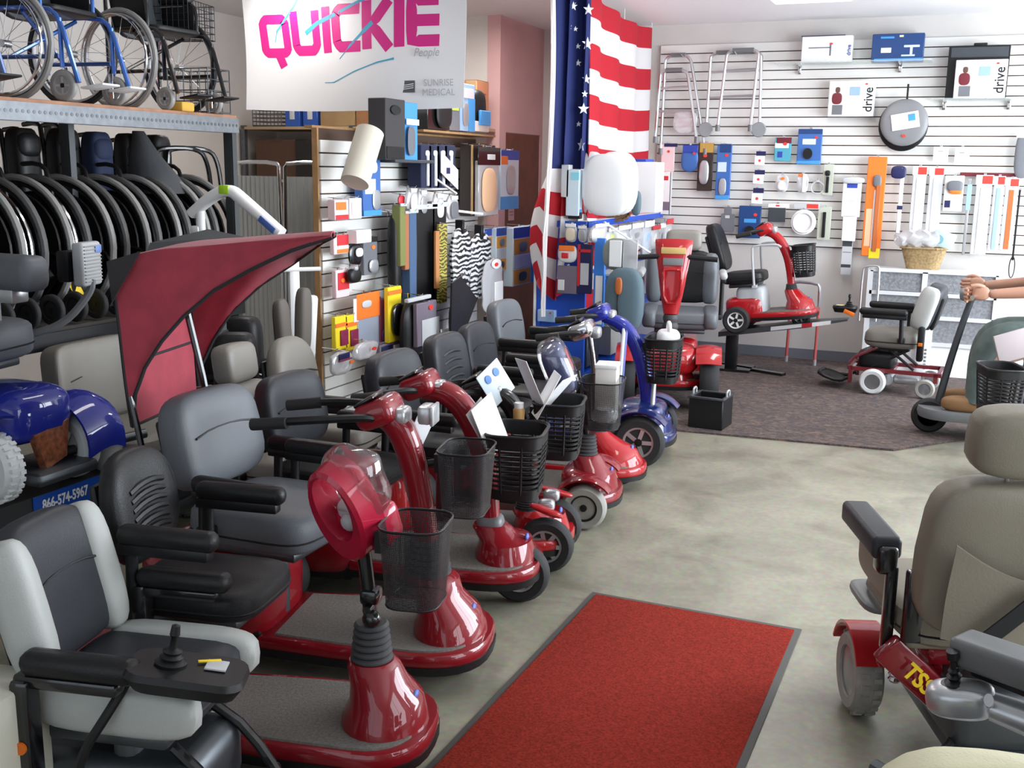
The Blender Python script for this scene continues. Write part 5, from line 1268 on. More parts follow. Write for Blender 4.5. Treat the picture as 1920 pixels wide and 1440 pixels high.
GL = {'Q': [[(.45, .9), (.12, .9), (.02, .80), (.02, .18), (.10, .10), (.70, .10), (.80, .18), (.80, .80), (.70, .9), (.44, .9)], [(.42, .14), (.62, -.24)]],
      'U': [[(.06, 1), (.06, .22), (.16, .10), (.70, .10), (.82, .22), (.82, 1)]], 'I': [[(.12, 0), (.12, 1)]],
      'C': [[(.92, .9), (.20, .9), (.08, .78), (.08, .22), (.20, .10), (.92, .10)]], 'K': [[(.10, 0), (.10, 1)], [(.88, 1), (.26, .5), (.90, 0)]],
      'E': [[(.92, .9), (.10, .9), (.10, .10), (.92, .10)], [(.10, .5), (.90, .5)]]}
x = -4.545
for ch, wd in (('Q', .235), ('U', .235), ('I', .075), ('C', .225), ('K', .205), ('I', .075), ('E', .225)):
    f = (x + 4.545) / 1.38; h = .27 + .055 * f; z0 = 2.355 + .048 * f
    m = M(); sw = .062 + .014 * f
    for st in GL[ch]:
        pts = [(x + (q[0] * wd if ch != 'I' else .035) + .035 * (1 if q[1] > .5 else 0) * (-.35) , z0 + q[1] * h) for q in st]
        stroke(m, sub(pts, 4), sw)
    ob('letter_' + ch.lower(), m, MAG, t); x += wd + (.012 if ch != 'I' else .022)
TEAL = mat('teal_brush_ink', srgb(70, 160, 190), .5)
for pts, wd in (([(-4.46, 2.45), (-4.44, 2.52), (-4.36, 2.60), (-4.28, 2.68), (-4.24, 2.74)], [.006, .014, .016, .014, .008]),
                ([(-4.20, 2.50), (-4.10, 2.56), (-3.92, 2.62), (-3.80, 2.67), (-3.66, 2.72), (-3.56, 2.735), (-3.53, 2.71)], [.03, .026, .018, .018, .016, .014, .008]),
                ([(-3.92, 2.33), (-3.83, 2.41), (-3.72, 2.50), (-3.66, 2.55)], [.004, .016, .028, .03]), ([(-4.06, 2.185), (-3.98, 2.185), (-3.80, 2.25), (-3.62, 2.30), (-3.50, 2.32)], [.004, .006, .007, .010, .016])):
    m = M(); stroke(m, sub(pts, 4), [wd[0]] * 0 + [wd[min(int(i / 4), len(wd) - 1)] for i in range(4 * (len(pts) - 1) + 1)]); ob('brush_line', m, TEAL, t)
text('slogan', 'People', .075, mat('grey_ink', (.45, .45, .46), .6), t, (-3.27, BY - .033, 2.345), (rad(90), 0, 0), .9, 0, 'CENTER', .3)
text('maker_line', 'SUNRISE', .060, mat('grey_ink', (.45, .45, .46), .6), t, (-3.18, BY - .034, 2.155), (rad(90), 0, 0), .95); text('maker_line', 'MEDICAL', .060, mat('grey_ink', (.45, .45, .46), .6), t, (-3.18, BY - .034, 2.095), (rad(90), 0, 0), .95)
m = M(); m.box((-3.40, BY - .034, 2.135), (.10, .003, .075)); q = ob('maker_logo', m, mat('logo_grey', (.10, .10, .11), .6), t, False)
m = M()
for k in range(3): m.tube([(-3.44, BY - .0365, 2.118 + .012 * k), (-3.40, BY - .0365, 2.122 + .012 * k), (-3.36, BY - .0365, 2.128 + .012 * k)], .003, 4)
ob('logo_lines', m, WHITE, q)
m = M()
for xx in (BX0 + .05, (BX0 + BX1) / 2, BX1 - .05): m.cyl((xx, BY, 2.86), (xx, BY, 2.88), .004)
ob('ceiling_hooks', m, CHR, t)

# ---------------------------------------------------------------- flag
FZ1 = 2.86
def flag_p(u, v):
    """u along the fly from the white heading, v down; canton u<.36, v<7/13."""
    z = FZ1 - 2.29 * v
    hx, hy = -2.730 + .02 * v, 7.22
    if u < .10:                       # behind the heading, folded away to the left
        a = u / .10; x = hx - .09 * sin(pi * a) * (.25 + .9 * max(0, v - .18)) + .02 * a; y = hy + .16 * a
        x -= .10 * sin(pi * a) * max(0, sin(pi * (v - .55) / .45)) if v > .55 else 0
    elif u < .36:                     # rippled canton
        a = (u - .10) / .26; x = hx + .02 + .16 * a + .02 * sin(3 * pi * a + 3 * v); y = hy + .16 + .12 * a + .05 * sin(4 * pi * a + 2 * v)
    else:                             # stripes drawn back to the wall corner
        a = (u - .36) / .64; x = hx + .18 - .10 * a + .025 * sin(7 * pi * a) * (1 - .3 * a); y = hy + .28 + 1.98 * a
        z -= .09 * sin(pi * min(1, a * .75)) * (1 - .5 * v) * (1.0) - .0
        z = z + .05 * a
    if v > .55 and u < .36:           # the lower corner sags forward and gathers
        k = (v - .55) / .45; x -= .05 * k * (1 - u / .36); z += .30 * k * (1 - abs(u - .02) / .34) * max(0, (.10 - u) / .10) ** .7 * (1 if u > .015 else u / .015) + .30 * k * k * (u / .36)
    return Vector((x, y, z))
def flag_mat():
    m = mat('flag_cloth', (1, 1, 1), .75); nt = m.node_tree; b = nt.nodes['Principled BSDF']
    tc = nt.nodes.new('ShaderNodeTexCoord'); sp = nt.nodes.new('ShaderNodeSeparateXYZ'); nt.links.new(tc.outputs['UV'], sp.inputs[0])
    def mth(op, a, bb=None):
        n = nt.nodes.new('ShaderNodeMath'); n.operation = op
        for i, q in enumerate((a, bb)):
            if q is None: continue
            if isinstance(q, (int, float)): n.inputs[i].default_value = q
            else: nt.links.new(q, n.inputs[i])
        return n.outputs[0]
    st = mth('MODULO', mth('FLOOR', mth('MULTIPLY', sp.outputs[1], 13)), 2)          # 0 red, 1 white
    can = mth('MULTIPLY', mth('LESS_THAN', sp.outputs[0], .36), mth('LESS_THAN', sp.outputs[1], 7 / 13))
    def mix(f, a, bb):
        n = nt.nodes.new('ShaderNodeMix'); n.data_type = 'RGBA'; nt.links.new(f, n.inputs[0])
        for i, q in ((6, a), (7, bb)):
            if isinstance(q, tuple): n.inputs[i].default_value = q
            else: nt.links.new(q, n.inputs[i])
        return n.outputs[2]
    c = mix(st, (.55, .012, .03, 1), (.78, .76, .76, 1)); c = mix(can, c, (.018, .03, .16, 1)); nt.links.new(c, b.inputs['Base Color'])
    tl = nt.nodes.new('ShaderNodeBsdfTranslucent'); nt.links.new(c, tl.inputs['Color']); mx = nt.nodes.new('ShaderNodeMixShader'); mx.inputs[0].default_value = .35
    out = [n for n in nt.nodes if n.type == 'OUTPUT_MATERIAL'][0]; nt.links.new(b.outputs[0], mx.inputs[1]); nt.links.new(tl.outputs[0], mx.inputs[2]); nt.links.new(mx.outputs[0], out.inputs[0])
    return m
t = thing('flag', 'large American flag hung from the ceiling, its blue field gathered into folds', 'flag', (0, 0, 0), 0)
ob('flag_cloth', M().sheet(flag_p, 110, 52, .002), flag_mat(), t)
WC = mat('white_canvas', (.74, .72, .72), .8)
def head_p(u, v):
    p = flag_p(0, v); return p + Vector((-.014 + .034 * u + .012 * sin(7 * v), -.012 - .01 * sin(pi * u), 0))
hd = ob('white_heading', M().sheet(head_p, 3, 40, .004), WC, t)
ob('halyard_rope', M().tube([head_p(.5, i / 24) + Vector((.006 * sin(i * 1.3), -.012, 0)) for i in range(25)], .007, 6), WC, hd)
def star(m, c, r, T):
    o = []
    for k in range(10): a = pi / 2 + k * pi / 5; rr = r if k % 2 == 0 else r * .40; o.append((rr * cos(a), rr * sin(a)))
    m.ext(o, TR(c) @ T, .003)
for (u, v, r) in ((.14, .045, .042), (.22, .05, .032), (.335, .06, .042), (.16, .11, .022), (.23, .115, .02), (.335, .16, .046), (.24, .165, .022), (.24, .215, .026), (.335, .265, .036), (.32, .31, .026), (.31, .355, .042), (.24, .40, .022), (.28, .465, .048)):
    p = flag_p(u, v); du = flag_p(u + .01, v) - flag_p(u - .01, v); rz = math.atan2(du.y, du.x)
    m = M(); star(m, p + Vector((sin(rz), -cos(rz), 0)) * .006, r, TR((0, 0, 0), (0, 0, rz * .5))); ob('white_star', m, WHITE, t, False)
m = M()
for u in (.02, .40, .70, .98): p = flag_p(u, 0); m.tube([p, p + Vector((0, 0, ZC - p.z))], .003, 5)
ob('hanging_cords', m, WC, t)

# ---------------------------------------------------------------- notices on the door, gondola, blue shelf unit
for k, (y, z, h, lab) in enumerate(((8.92, 1.50, .22, 'upper pale notice sheet taped to the mahogany door'), (8.86, 1.27, .20, 'lower pale notice sheet taped to the mahogany door'))):
    tt = thing('notice', lab, 'notice', (-3.703, y, z), rad(90)); ob('sheet', M().box((0, -.001, 0), (.13, .002, h)), paint(205, 165, 165, .7), tt, False)
    for q in range(5): ob('print_line', M().box((0, -.0025, h * (.3 - .14 * q)), (.09, .001, .008)), paint(150, 105, 105), tt, False)

GX, GY0, GY1, GZ = -3.45, 5.35, 7.57, 1.835
t = thing('slatwall_gondola', 'freestanding wood-edged slatwall gondola dividing the shop', 'gondola', (0, 0, 0), 0)
ob('gondola_core', M().box((GX - .022, (GY0 + GY1) / 2, GZ / 2), (.02, GY1 - GY0, GZ)).box((GX - .03, (GY0 + GY1) / 2, .03), (.5, GY1 - GY0, .06)), GROOVE, t, False)
m = M(); pit = .0777; n = int((GZ - .06) / pit)
for i in range(n): m.box((GX, (GY0 + GY1) / 2, .06 + pit * (i + .5) + .003), (.03, GY1 - GY0 - .03, pit - .009))
ob('slat_boards', m, SLAT, t, False)
m = M(); m.box((GX - .008, GY0 - .004, GZ / 2), (.036, .016, GZ)); m.box((GX - .045, (GY0 + GY1) / 2, GZ + .006), (.05, GY1 - GY0 + .03, .016)); ob('wood_edge', m, WOODE, t, False)
t = thing('top_shelf', 'wood-edged shelf along the gondola top under the display packs', 'shelf', (GX - .0, 6.98, GZ + .016), 0)
ob('shelf_board', M().box((.02, 0, .008), (.26, 1.18, .014)), WOODE, t, False)
BL = mat('blue_shelf_steel', srgb(30, 80, 190), .4)
t = thing('blue_shelf_unit', 'blue steel shelf unit full of packs behind the flag', 'shelf unit', (0, 0, 0), 0)
ob('back_panel', M().box((-2.86, 8.45, .62), (.03, 2.1, 1.22)), BL, t, False)
ob('end_panel', M().box((-2.69, 7.42, .60), (.38, .03, 1.20)), BL, t, False)
for z in (.12, .50, .88, 1.245): ob('shelf_board', M().box((-2.68, 8.48, z), (.36, 2.10, .025)), BL if z < 1.2 else WHITE, t, False)
ob('front_rail', M().box((-2.50, 8.48, 1.232), (.012, 2.10, .045)).box((-2.69, 7.40, 1.232), (.38, .012, .045)), BL, t, False)
ob('white_side', M().box((-2.89, 7.42, .62), (.02, .05, 1.22)), WHITE, t, False)
for k, (y, z) in enumerate(((7.7, .9), (8.1, .9), (8.5, .9), (7.7, .52), (8.2, .52), (8.8, .52), (7.7, .14), (8.3, .14))):
    tt = thing('stock_carton', 'carton of stock on the blue shelves, %s bay' % ('upper near', 'upper middle', 'upper far', 'middle near', 'middle', 'middle far', 'lower near', 'lower far')[k], 'box', (-2.67, y, z + .013), 0, 'stock cartons in the blue unit')
    ob('carton_body', M().rbox((0, 0, .12), (.30, .28, .24), .006, 1), paint(*((190, 190, 195), (120, 130, 150), (200, 170, 140), (150, 60, 60), (90, 120, 170), (200, 200, 190), (60, 70, 90), (170, 170, 170))[k]), tt); ob('tape', M().box((0, 0, .2405), (.302, .04, .002)), CARDO, tt, False)
t = thing('wicker_tray', 'brown wicker basket tipped up on the blue shelf unit beside the white seats', 'basket', (-2.56, 8.15, 1.33), 0, None, rot=(rad(70), 0, rad(20)))
weave(t, .15, .12, .12, -.06, .75, 'wicker_body', mat('dark_wicker', (.20, .12, .06), .75, noise=.3, nscale=60, bump=1.0, bscale=150)); ob('white_tag', M().rbox((.02, -.06, .08), (.10, .05, .004), .001), WHITE, t)
t = thing('white_rod', 'white rod slanting down across the bagged goods by the blue rail', 'rod', (0, 0, 0), 0)
ob('rod', M().cyl((-2.40, 7.50, 1.25), (-2.12, 7.95, .98), .008), WHITE, t)

CK = dict(wht=WHITE, navy=paint(28, 30, 80), gry=paint(110, 112, 118), red=paint(225, 60, 50), blu=paint(45, 70, 165), dkb=paint(24, 62, 118), lbl=paint(70, 150, 215), crm=paint(235, 225, 170), pal=paint(205, 222, 232), pnk=paint(225, 215, 212),
          mar=paint(110, 25, 40), brn=paint(95, 65, 55), pbl=paint(150, 180, 215), blk=BLK, dgy=paint(60, 64, 70), gvy=mat('grey_cushion_cloth', (.22, .22, .23), .45), cld=CLEARH, lgy=paint(195, 197, 200), ppk=paint(235, 205, 208), mbl=paint(60, 105, 175),
          dbr=paint(52, 40, 36), gld=paint(190, 150, 70), slv=SILV, tea=paint(80, 165, 185), ora=paint(240, 120, 40), ggn=paint(190, 195, 180), wod=paint(185, 100, 50), pch=paint(235, 190, 150), yel=paint(240, 215, 40), alu=ALU,
          crw=mat('cream_paper', (.66, .61, .52), .7), cha=paint(58, 56, 58, .7), gbk=BLKG, lim=paint(190, 225, 90), nvf=mat('navy_cloth', (.018, .022, .06), .85), tan=paint(165, 130, 85), oli=paint(120, 125, 70, .8), rst=paint(165, 105, 70, .8), slb=paint(70, 95, 130, .8),
          gld2=paint(225, 150, 40), bry=paint(205, 40, 50), gpd=paint(150, 158, 175), mrn=paint(130, 30, 70), pur=paint(150, 75, 110), pur2=paint(110, 50, 100), mau=paint(120, 110, 125), sky=paint(60, 130, 220), ggy=paint(125, 135, 130, .6), slt=mat('slate_foam', (.085, .135, .165), .7),
          wgl=mat('white_gloss_plastic', (.86, .86, .87), .25), aqu=paint(140, 210, 225), bge=paint(215, 200, 175), lgn=paint(190, 200, 120), leo=None, zor=paint(190, 130, 80), zeb=None)
def stripes(name, a, b, scale, dist):
    m = mat(name, a, .4); nt = m.node_tree; bs = nt.nodes['Principled BSDF']; tc = nt.nodes.new('ShaderNodeTexCoord'); wv = nt.nodes.new('ShaderNodeTexWave')
    wv.inputs['Scale'].default_value = scale; wv.inputs['Distortion'].default_value = dist; wv.inputs['Detail'].default_value = 3; wv.bands_direction = 'Z'
    r = nt.nodes.new('ShaderNodeValToRGB'); r.color_ramp.elements[0].position = .45; r.color_ramp.elements[1].position = .55; r.color_ramp.elements[0].color = (*a, 1); r.color_ramp.elements[1].color = (*b, 1)
    nt.links.new(tc.outputs['Object'], wv.inputs['Vector']); nt.links.new(wv.outputs['Fac'], r.inputs[0]); nt.links.new(r.outputs[0], bs.inputs['Base Color']); return m
CK['zeb'] = stripes('zebra_print', (.015, .015, .016), (.62, .62, .64), 9, 9)
CK['leo'] = stripes('animal_print', (.10, .08, .03), (.48, .42, .08), 14, 14)
def P(name, label, cat, group, loc, rz, w_, h, d, parts, hook):
    """A pack, box or bag: first part is the body, the rest are its prints and pieces, in fractions of its face."""
    t = thing(name, label, cat, loc, rad(rz), group); body = None
    for i, q in enumerate(parts):
        if q[1] == 'v':
            text(q[0], q[2], q[5] * h * 1.05, CK[q[7]], body, ((q[3] - .5) * w_, -d - .002, (1 - q[4]) * h + h * .12), (rad(90), rad(-90), 0), .95, .0008); continue
        nm, sh, x0, y0, x1, y1, lift, th, c = q[:9]
        cx = ((x0 + x1) / 2 - .5) * w_; cz = (1 - (y0 + y1) / 2) * h; sw = abs(x1 - x0) * w_; sz = abs(y1 - y0) * h
        if i == 0 or th <= 0: th_ = max(.003, d + th); cy = -th_ / 2
        else: th_ = th; cy = -d - lift - th / 2 + .0004
        m = M()
        if sh == 'b': m.rbox((cx, cy, cz), (sw, th_, sz), min(.004, th_ * .3, sw * .3, sz * .3), 1)
        elif sh == 'r': m.rbox((cx, cy, cz), (sw, th_, sz), .001, 1, (0, rad(q[9]), 0))
        elif sh == 'e': m.pil((cx, cy, cz), (sw, th_, sz), .7, .7, nu=18, nv=12, bend=(lambda p, s=sw: (p[0] + .02 * s * sin(60 * p[2]), p[1] + .004 * sin(70 * p[0] + 40 * p[2]), p[2])) if c in ('cld', 'zeb') else None)
        elif sh == 'k': m.pil((cx, cy, cz), (sw, th_, sz), 1, .45, nu=36, nv=24)
        elif sh == 'c': m.lathe([(0, -th_ / 2), (.48, -th_ / 2), (.5, 0), (.48, th_ / 2), (0, th_ / 2)], (cx, cy, cz), (rad(90), 0, 0), 22, sw, sz)
        elif sh == 'o': m.tube([(cx + sw / 2 * cos(2 * pi * k / 24), cy, cz + sz / 2 * sin(2 * pi * k / 24)) for k in range(24)], max(.004, min(sw, sz) * .06), 6, True)
        elif sh == 'q': m.cyl((cx - sw * .34, cy, cz - sz * .42), (cx + sw * .34, cy, cz + sz * .42), th_ * .5, n=24)
        elif sh == 's': m.loft([[(cx - sw / 2, cy + y, cz + sz * .5) for y in (-.002, .002)] + [(cx - sw / 2, cy + y, cz - sz * .05) for y in (.002, -.002)], [(cx + sw / 2, cy + y, cz + sz * .02) for y in (-.002, .002)] + [(cx + sw / 2, cy + y, cz - sz * .5) for y in (.002, -.002)]])
        elif sh == 'd': m.ext([(-.46 * w_, .12 * h), (-.42 * w_, .95 * h), (-.12 * w_, 1.0 * h), (.5 * w_, .48 * h), (-.02 * w_, 0)], TR((0, cy, 0), (0, 0, rad(12))), .012)
        o = ob(nm, m, CK[c], t if i == 0 else body, sh != 's')
        if i == 0: body = o
    if hook:
        m = M(); m.tube([(0, hook, h + .012), (0, -d - .015, h + .004), (0, -d - .022, h + .014)], .0025, 6); m.box((0, 0, h - .002), (.02, .004, .03)); ob('peg_hook', m, CHR, t)
def glass_shelf(label, loc, w_):
    t = thing('glass_shelf', label, 'shelf', loc, 0, 'glass shelves on the slatwall')
    ob('shelf_pane', M().rbox((0, -.13, -.004), (w_, .26, .008), .002, 1), GLASS, t)
    for q in (-.36, .30):
        m = M(); m.box((w_ * q, -.10, -.014), (.014, .20, .012)); m.rbox((w_ * q, -.01, -.045), (.03, .02, .07), .004); ob('shelf_bracket', m, CHR, t)
def walker(label, x, z, frames):
    t = thing('folded_walker', label, 'walker', (x, 9.46, z), 0, 'aluminium walkers on the slatwall')
    for k, (x0, x1, zt, bx0, bx1, zb, wh) in enumerate(frames):
        dy = .03 - .05 * k; x0 -= x; x1 -= x; bx0 -= x; bx1 -= x; zt -= z; zb -= z; r = .045
        zz = lambda f: zb + (zt - zb) * f
        xl = lambda f: bx0 + (x0 - bx0) * f; xr = lambda f: bx1 + (x1 - bx1) * f
        m = M(); m.tube([(bx0, dy, zb), (xl(.9), dy, zz(.9)), (x0, dy, zz(.955)), (x0 + r, dy, zt), (x1 - r, dy, zt), (x1, dy, zz(.955)), (xr(.9), dy, zz(.9)), (bx1, dy, zb)], .014, 8, smooth=2)
        for f in (.40, .74): m.tube([(xl(f), dy, zz(f)), (xr(f), dy, zz(f) + .01)], .009, 6)
        f_ = ob('walker_frame', m, ALU, t)
        ob('hand_grip', M().tube([(x0 + r, dy, zt), (x1 - r, dy, zt)], .019, 8), GRYP, f_)
        for q in (bx0, bx1):
            if wh: ob('walker_wheel', M().lathe([(0, -.014), (.058, -.014), (.064, 0), (.058, .014), (0, .014)], (q, dy - .03, zb - .02), (rad(90), 0, 0), 22), paint(140, 143, 146), t)
            else: ob('rubber_tip', M().cyl((q, dy, zb - .035), (q, dy, zb + .02), .02), GRYP, t)
    m = M(); m.tube([(0, .07, frames[0][2] - z - .02), (0, -.05, frames[0][2] - z - .005)], .005, 6); ob('wall_hook', m, CHR, t)
walker('folded aluminium walker at the left end of the slatwall, with a plastic bag on it', -2.36, 1.80, [(-2.52, -2.30, 2.615, -2.53, -2.13, 1.80, 0), (-2.545, -2.31, 2.485, -2.57, -2.20, 1.90, 0)])
walker('folded aluminium walker with grey wheels, right of the first one', -1.90, 1.97, [(-2.12, -1.69, 2.625, -2.13, -1.67, 2.0, 1), (-1.97, -1.70, 2.635, -2.02, -1.74, 2.0, 0)])
for k, (y0, z0, y1, z1, lab) in enumerate(((6.35, 1.66, 6.62, 1.45, 'slanted chrome hanging rail among the navy sleeves'), (6.55, 1.34, 7.05, 1.30, 'white hanging rail over the zebra-print bags'))):
    t = thing('hanging_rail', lab, 'rail', (GX, 0, 0), 0, 'hanging rails on the gondola')
    ob('arm_bar', M().tube([(.0, y0, z0 + .02), (.05, y0, z0 + .02), (.28, y1, z1)], .009, 8, smooth=1), ALU if k == 0 else WHITE, t); ob('arm_bracket', M().rbox((.012, y0, z0 + .02), (.02, .04, .07), .004), ALU, t)
P('product_box', 'white boxed product with a line drawing on the upper glass shelf of the slatwall', 'box', 'packs on the back slatwall', (-1.150, 9.530, 2.519), 0, 0.404, 0.209, 0.100, [('carton', 'b', 0, 0, 1, 1, 0, 0, 'wht'), ('dark_top', 'b', -0.02, -0.03, 0.85, 0.0, 0, 0.0, 'navy'), ('line_drawing', 'b', 0.14, 0.42, 0.58, 0.46, 0.0, 0.003, 'gry'), ('drawing_post', 'b', 0.56, 0.3, 0.59, 0.75, 0.0, 0.003, 'gry'), ('red_dot', 'c', 0.55, 0.26, 0.62, 0.34, 0, 0.004, 'red'), ('side_lettering', 'v', 'drive', 0.94, 0.68, 0.2, 0, 'blu')], 0)
P('product_box', 'dark blue boxed product with a table picture on the upper glass shelf', 'box', 'packs on the back slatwall', (-0.597, 9.530, 2.511), 0, 0.394, 0.216, 0.120, [('carton', 'b', 0, 0, 1, 1, 0, 0, 'dkb'), ('light_stripe', 'b', 0.06, 0.88, 1, 1, 0, 0.003, 'lbl'), ('title', 'b', 0.16, 0.1, 0.42, 0.17, 0, 0.003, 'lbl'), ('caption', 'b', 0.18, 0.5, 0.38, 0.68, 0, 0.003, 'wht'), ('price_dot', 'b', 0.52, 0.06, 0.6, 0.13, 0, 0.004, 'crm'), ('table_picture', 'b', 0.62, 0.42, 0.92, 0.5, 0, 0.004, 'pal'), ('table_leg', 'b', 0.74, 0.5, 0.79, 0.78, 0, 0.004, 'pal'), ('table_foot', 'b', 0.58, 0.76, 0.84, 0.82, 0, 0.004, 'pal')], 0)
P('product_box', 'white boxed product with a seated figure, hanging below the glass shelf', 'box', 'packs on the back slatwall', (-0.929, 9.530, 2.087), 0, 0.366, 0.287, 0.070, [('carton', 'b', 0, 0, 1, 1, 0, 0, 'wht'), ('photo_panel', 'b', 0.02, 0.04, 0.36, 0.97, 0, 0.002, 'pnk'), ('figure_torso', 'e', 0.08, 0.34, 0.3, 0.66, 0.002, 0.004, 'mar'), ('figure_head', 'e', 0.15, 0.18, 0.25, 0.34, 0.002, 0.004, 'brn'), ('chair_picture', 'b', 0.1, 0.68, 0.32, 0.95, 0.002, 0.003, 'gry'), ('small_photo', 'b', 0.46, 0.18, 0.68, 0.42, 0, 0.003, 'pbl'), ('red_dot', 'c', 0.78, 0.08, 0.84, 0.13, 0, 0.004, 'red'), ('side_lettering', 'v', 'drive', 0.87, 0.66, 0.34, 0, 'blk')], 0)
P('case', 'large black grid-topped case at the right end of the slatwall', 'case', 'packs on the back slatwall', (0.011, 9.530, 2.219), 0, 0.445, 0.401, 0.100, [('case_shell', 'b', 0, 0, 1, 1, 0, 0, 'blk'), ('grid_lid', 'b', 0.04, 0.03, 0.97, 0.22, 0, 0.004, 'dgy'), ('case_handle', 'b', 0.4, -0.05, 0.62, 0.0, 0, 0.0, 'blk')], 0)
P('product_box', 'white boxed product with a seated figure, propped before the black case', 'box', 'packs on the back slatwall', (0.037, 9.420, 2.216), 0, 0.374, 0.291, 0.060, [('carton', 'b', 0, 0, 1, 1, 0, 0, 'wht'), ('photo_panel', 'b', 0.02, 0.04, 0.36, 0.97, 0, 0.002, 'pnk'), ('figure_torso', 'e', 0.08, 0.34, 0.3, 0.66, 0.002, 0.004, 'mar'), ('figure_head', 'e', 0.15, 0.18, 0.25, 0.34, 0.002, 0.004, 'brn'), ('chair_picture', 'b', 0.1, 0.68, 0.32, 0.95, 0.002, 0.003, 'gry'), ('small_photo', 'b', 0.46, 0.18, 0.68, 0.42, 0, 0.003, 'pbl'), ('red_dot', 'c', 0.78, 0.08, 0.84, 0.13, 0, 0.004, 'red'), ('side_lettering', 'v', 'drive', 0.87, 0.66, 0.34, 0, 'blk')], 0)
glass_shelf('clear glass shelf carrying two boxed products high on the slatwall', (-0.935, 9.550, 2.516), 1.211)
glass_shelf('frosted white shelf at the right end under the black case', (0.047, 9.550, 2.216), 0.721)
P('seat_cushion', 'round grey padded cushion with a white label hanging on the slatwall', 'cushion', None, (-0.508, 9.530, 1.808), 0, 0.383, 0.413, 0.100, [('cushion_body', 'k', 0, 0, 1, 1, 0, 0, 'blk'), ('grey_cover', 'k', 0.04, 0, 1, 0.9, -0.05, 0.1, 'gvy'), ('white_label', 'r', 0.27, 0.27, 0.82, 0.58, 0.052, 0.003, 'wht', -10), ('label_photo', 'r', 0.6, 0.29, 0.74, 0.42, 0.055, 0.003, 'lbl', -10), ('red_sticker', 'c', 0.5, 0.68, 0.58, 0.74, 0.048, 0.004, 'red'), ('hang_strap', 'b', 0.52, -0.28, 0.56, 0.03, 0, 0.01, 'blk')], 0)
P('walker_bag', 'cloudy plastic bag hanging on the left folded walker', 'plastic bag', None, (-2.312, 9.470, 1.949), 0, 0.214, 0.200, 0.020, [('bag_film', 'e', 0, 0, 1, 1, 0, 0, 'cld')], 0)
P('price_card', 'white price card on a chrome peg below the round cushion, left one', 'card', 'peg cards below the cushion', (-0.204, 9.500, 1.729), 0, 0.113, 0.119, 0.004, [('card', 'b', 0, 0, 1, 1, 0, 0, 'wht'), ('handwriting', 'b', 0.3, 0.3, 0.65, 0.34, 0, 0.002, 'gry'), ('top_tag', 'b', 0.15, -0.42, 0.9, -0.28, 0, 0.002, 'lgy')], 0.05)
P('price_card', 'white price card on a chrome peg below the round cushion, right one', 'card', 'peg cards below the cushion', (-0.043, 9.500, 1.710), 0, 0.111, 0.134, 0.004, [('card', 'b', 0, 0, 1, 1, 0, 0, 'wht'), ('handwriting', 'b', 0.3, 0.3, 0.65, 0.34, 0, 0.002, 'gry'), ('top_tag', 'b', 0.15, -0.42, 0.9, -0.28, 0, 0.002, 'lgy')], 0.05)
P('grey_pouch', 'grey zipped pouch cut off by the right edge of the slatwall', 'pouch', 'packs on the back slatwall', (0.402, 9.490, 1.604), 0, 0.126, 0.365, 0.030, [('pouch_body', 'e', 0, 0, 1, 1, 0, 0, 'gry'), ('white_tag', 'b', 0.0, -0.02, 0.9, 0.14, 0, 0.003, 'wht')], 0.06)
P('blister_pack', 'pale pink hanging pack with navy header at the left end of the slatwall', 'pack', 'packs on the back slatwall', (-2.463, 9.500, 1.616), 0, 0.121, 0.241, 0.015, [('pack_card', 'b', 0, 0, 1, 1, 0, 0, 'ppk'), ('navy_header', 'b', 0.2, -0.02, 1.2, 0.1, 0, 0.003, 'navy'), ('red_dot', 'c', 0.45, 0.22, 0.65, 0.32, 0, 0.003, 'red')], 0.05)
P('blister_pack', 'blue zipped pouch pack left of the dark wrapped pack', 'pack', 'packs on the back slatwall', (-2.263, 9.500, 1.619), 0, 0.153, 0.230, 0.030, [('pouch', 'e', 0, 0.12, 1, 1, 0, 0, 'mbl'), ('header', 'b', 0.1, 0, 0.98, 0.28, 0, 0.01, 'blu'), ('red_dot', 'c', 0.7, 0.26, 0.86, 0.36, 0.012, 0.004, 'red')], 0.05)
P('blister_pack', 'tall dark wrapped pack with gold header beside the blue hanging box', 'pack', 'packs on the back slatwall', (-2.122, 9.500, 1.454), 0, 0.133, 0.414, 0.020, [('pack_card', 'b', 0, 0, 1, 1, 0, 0, 'dbr'), ('gold_header', 'b', 0.1, 0.0, 1, 0.2, 0, 0.004, 'gld'), ('bubble', 'e', 0.15, 0.36, 0.8, 0.86, 0.005, 0.03, 'slv'), ('red_dot', 'c', 0.35, 0.23, 0.62, 0.3, 0.004, 0.004, 'red')], 0.05)
P('blister_pack', 'tall blue pack showing a white crutch foot, under the left walker wheel', 'pack', 'packs on the back slatwall', (-1.957, 9.500, 1.393), 0, 0.126, 0.458, 0.030, [('pack_card', 'b', 0, 0, 1, 1, 0, 0, 'mbl'), ('header', 'b', 0.2, -0.02, 0.98, 0.14, 0, 0.004, 'dkb'), ('caption', 'b', 0.1, 0.32, 0.7, 0.5, 0, 0.003, 'pal'), ('foot_picture', 'e', 0.25, 0.62, 0.75, 0.94, 0.003, 0.01, 'slv'), ('red_dot', 'c', 0.55, 0.16, 0.8, 0.22, 0, 0.004, 'red'), ('base_lip', 'b', 0, 0.94, 1, 1.02, 0, 0.012, 'lbl')], 0.05)
P('blister_pack', 'small white pack with navy header, topmost of a column of three', 'pack', 'column of small white packs', (-1.654, 9.500, 1.682), 0, 0.086, 0.112, 0.012, [('pack_card', 'b', 0, 0.25, 1, 1, 0, 0, 'wht'), ('navy_header', 'b', 0.15, -0.05, 1.1, 0.28, 0, 0.003, 'navy'), ('red_dot', 'c', 0.4, 0.55, 0.65, 0.75, 0, 0.003, 'red')], 0.05)
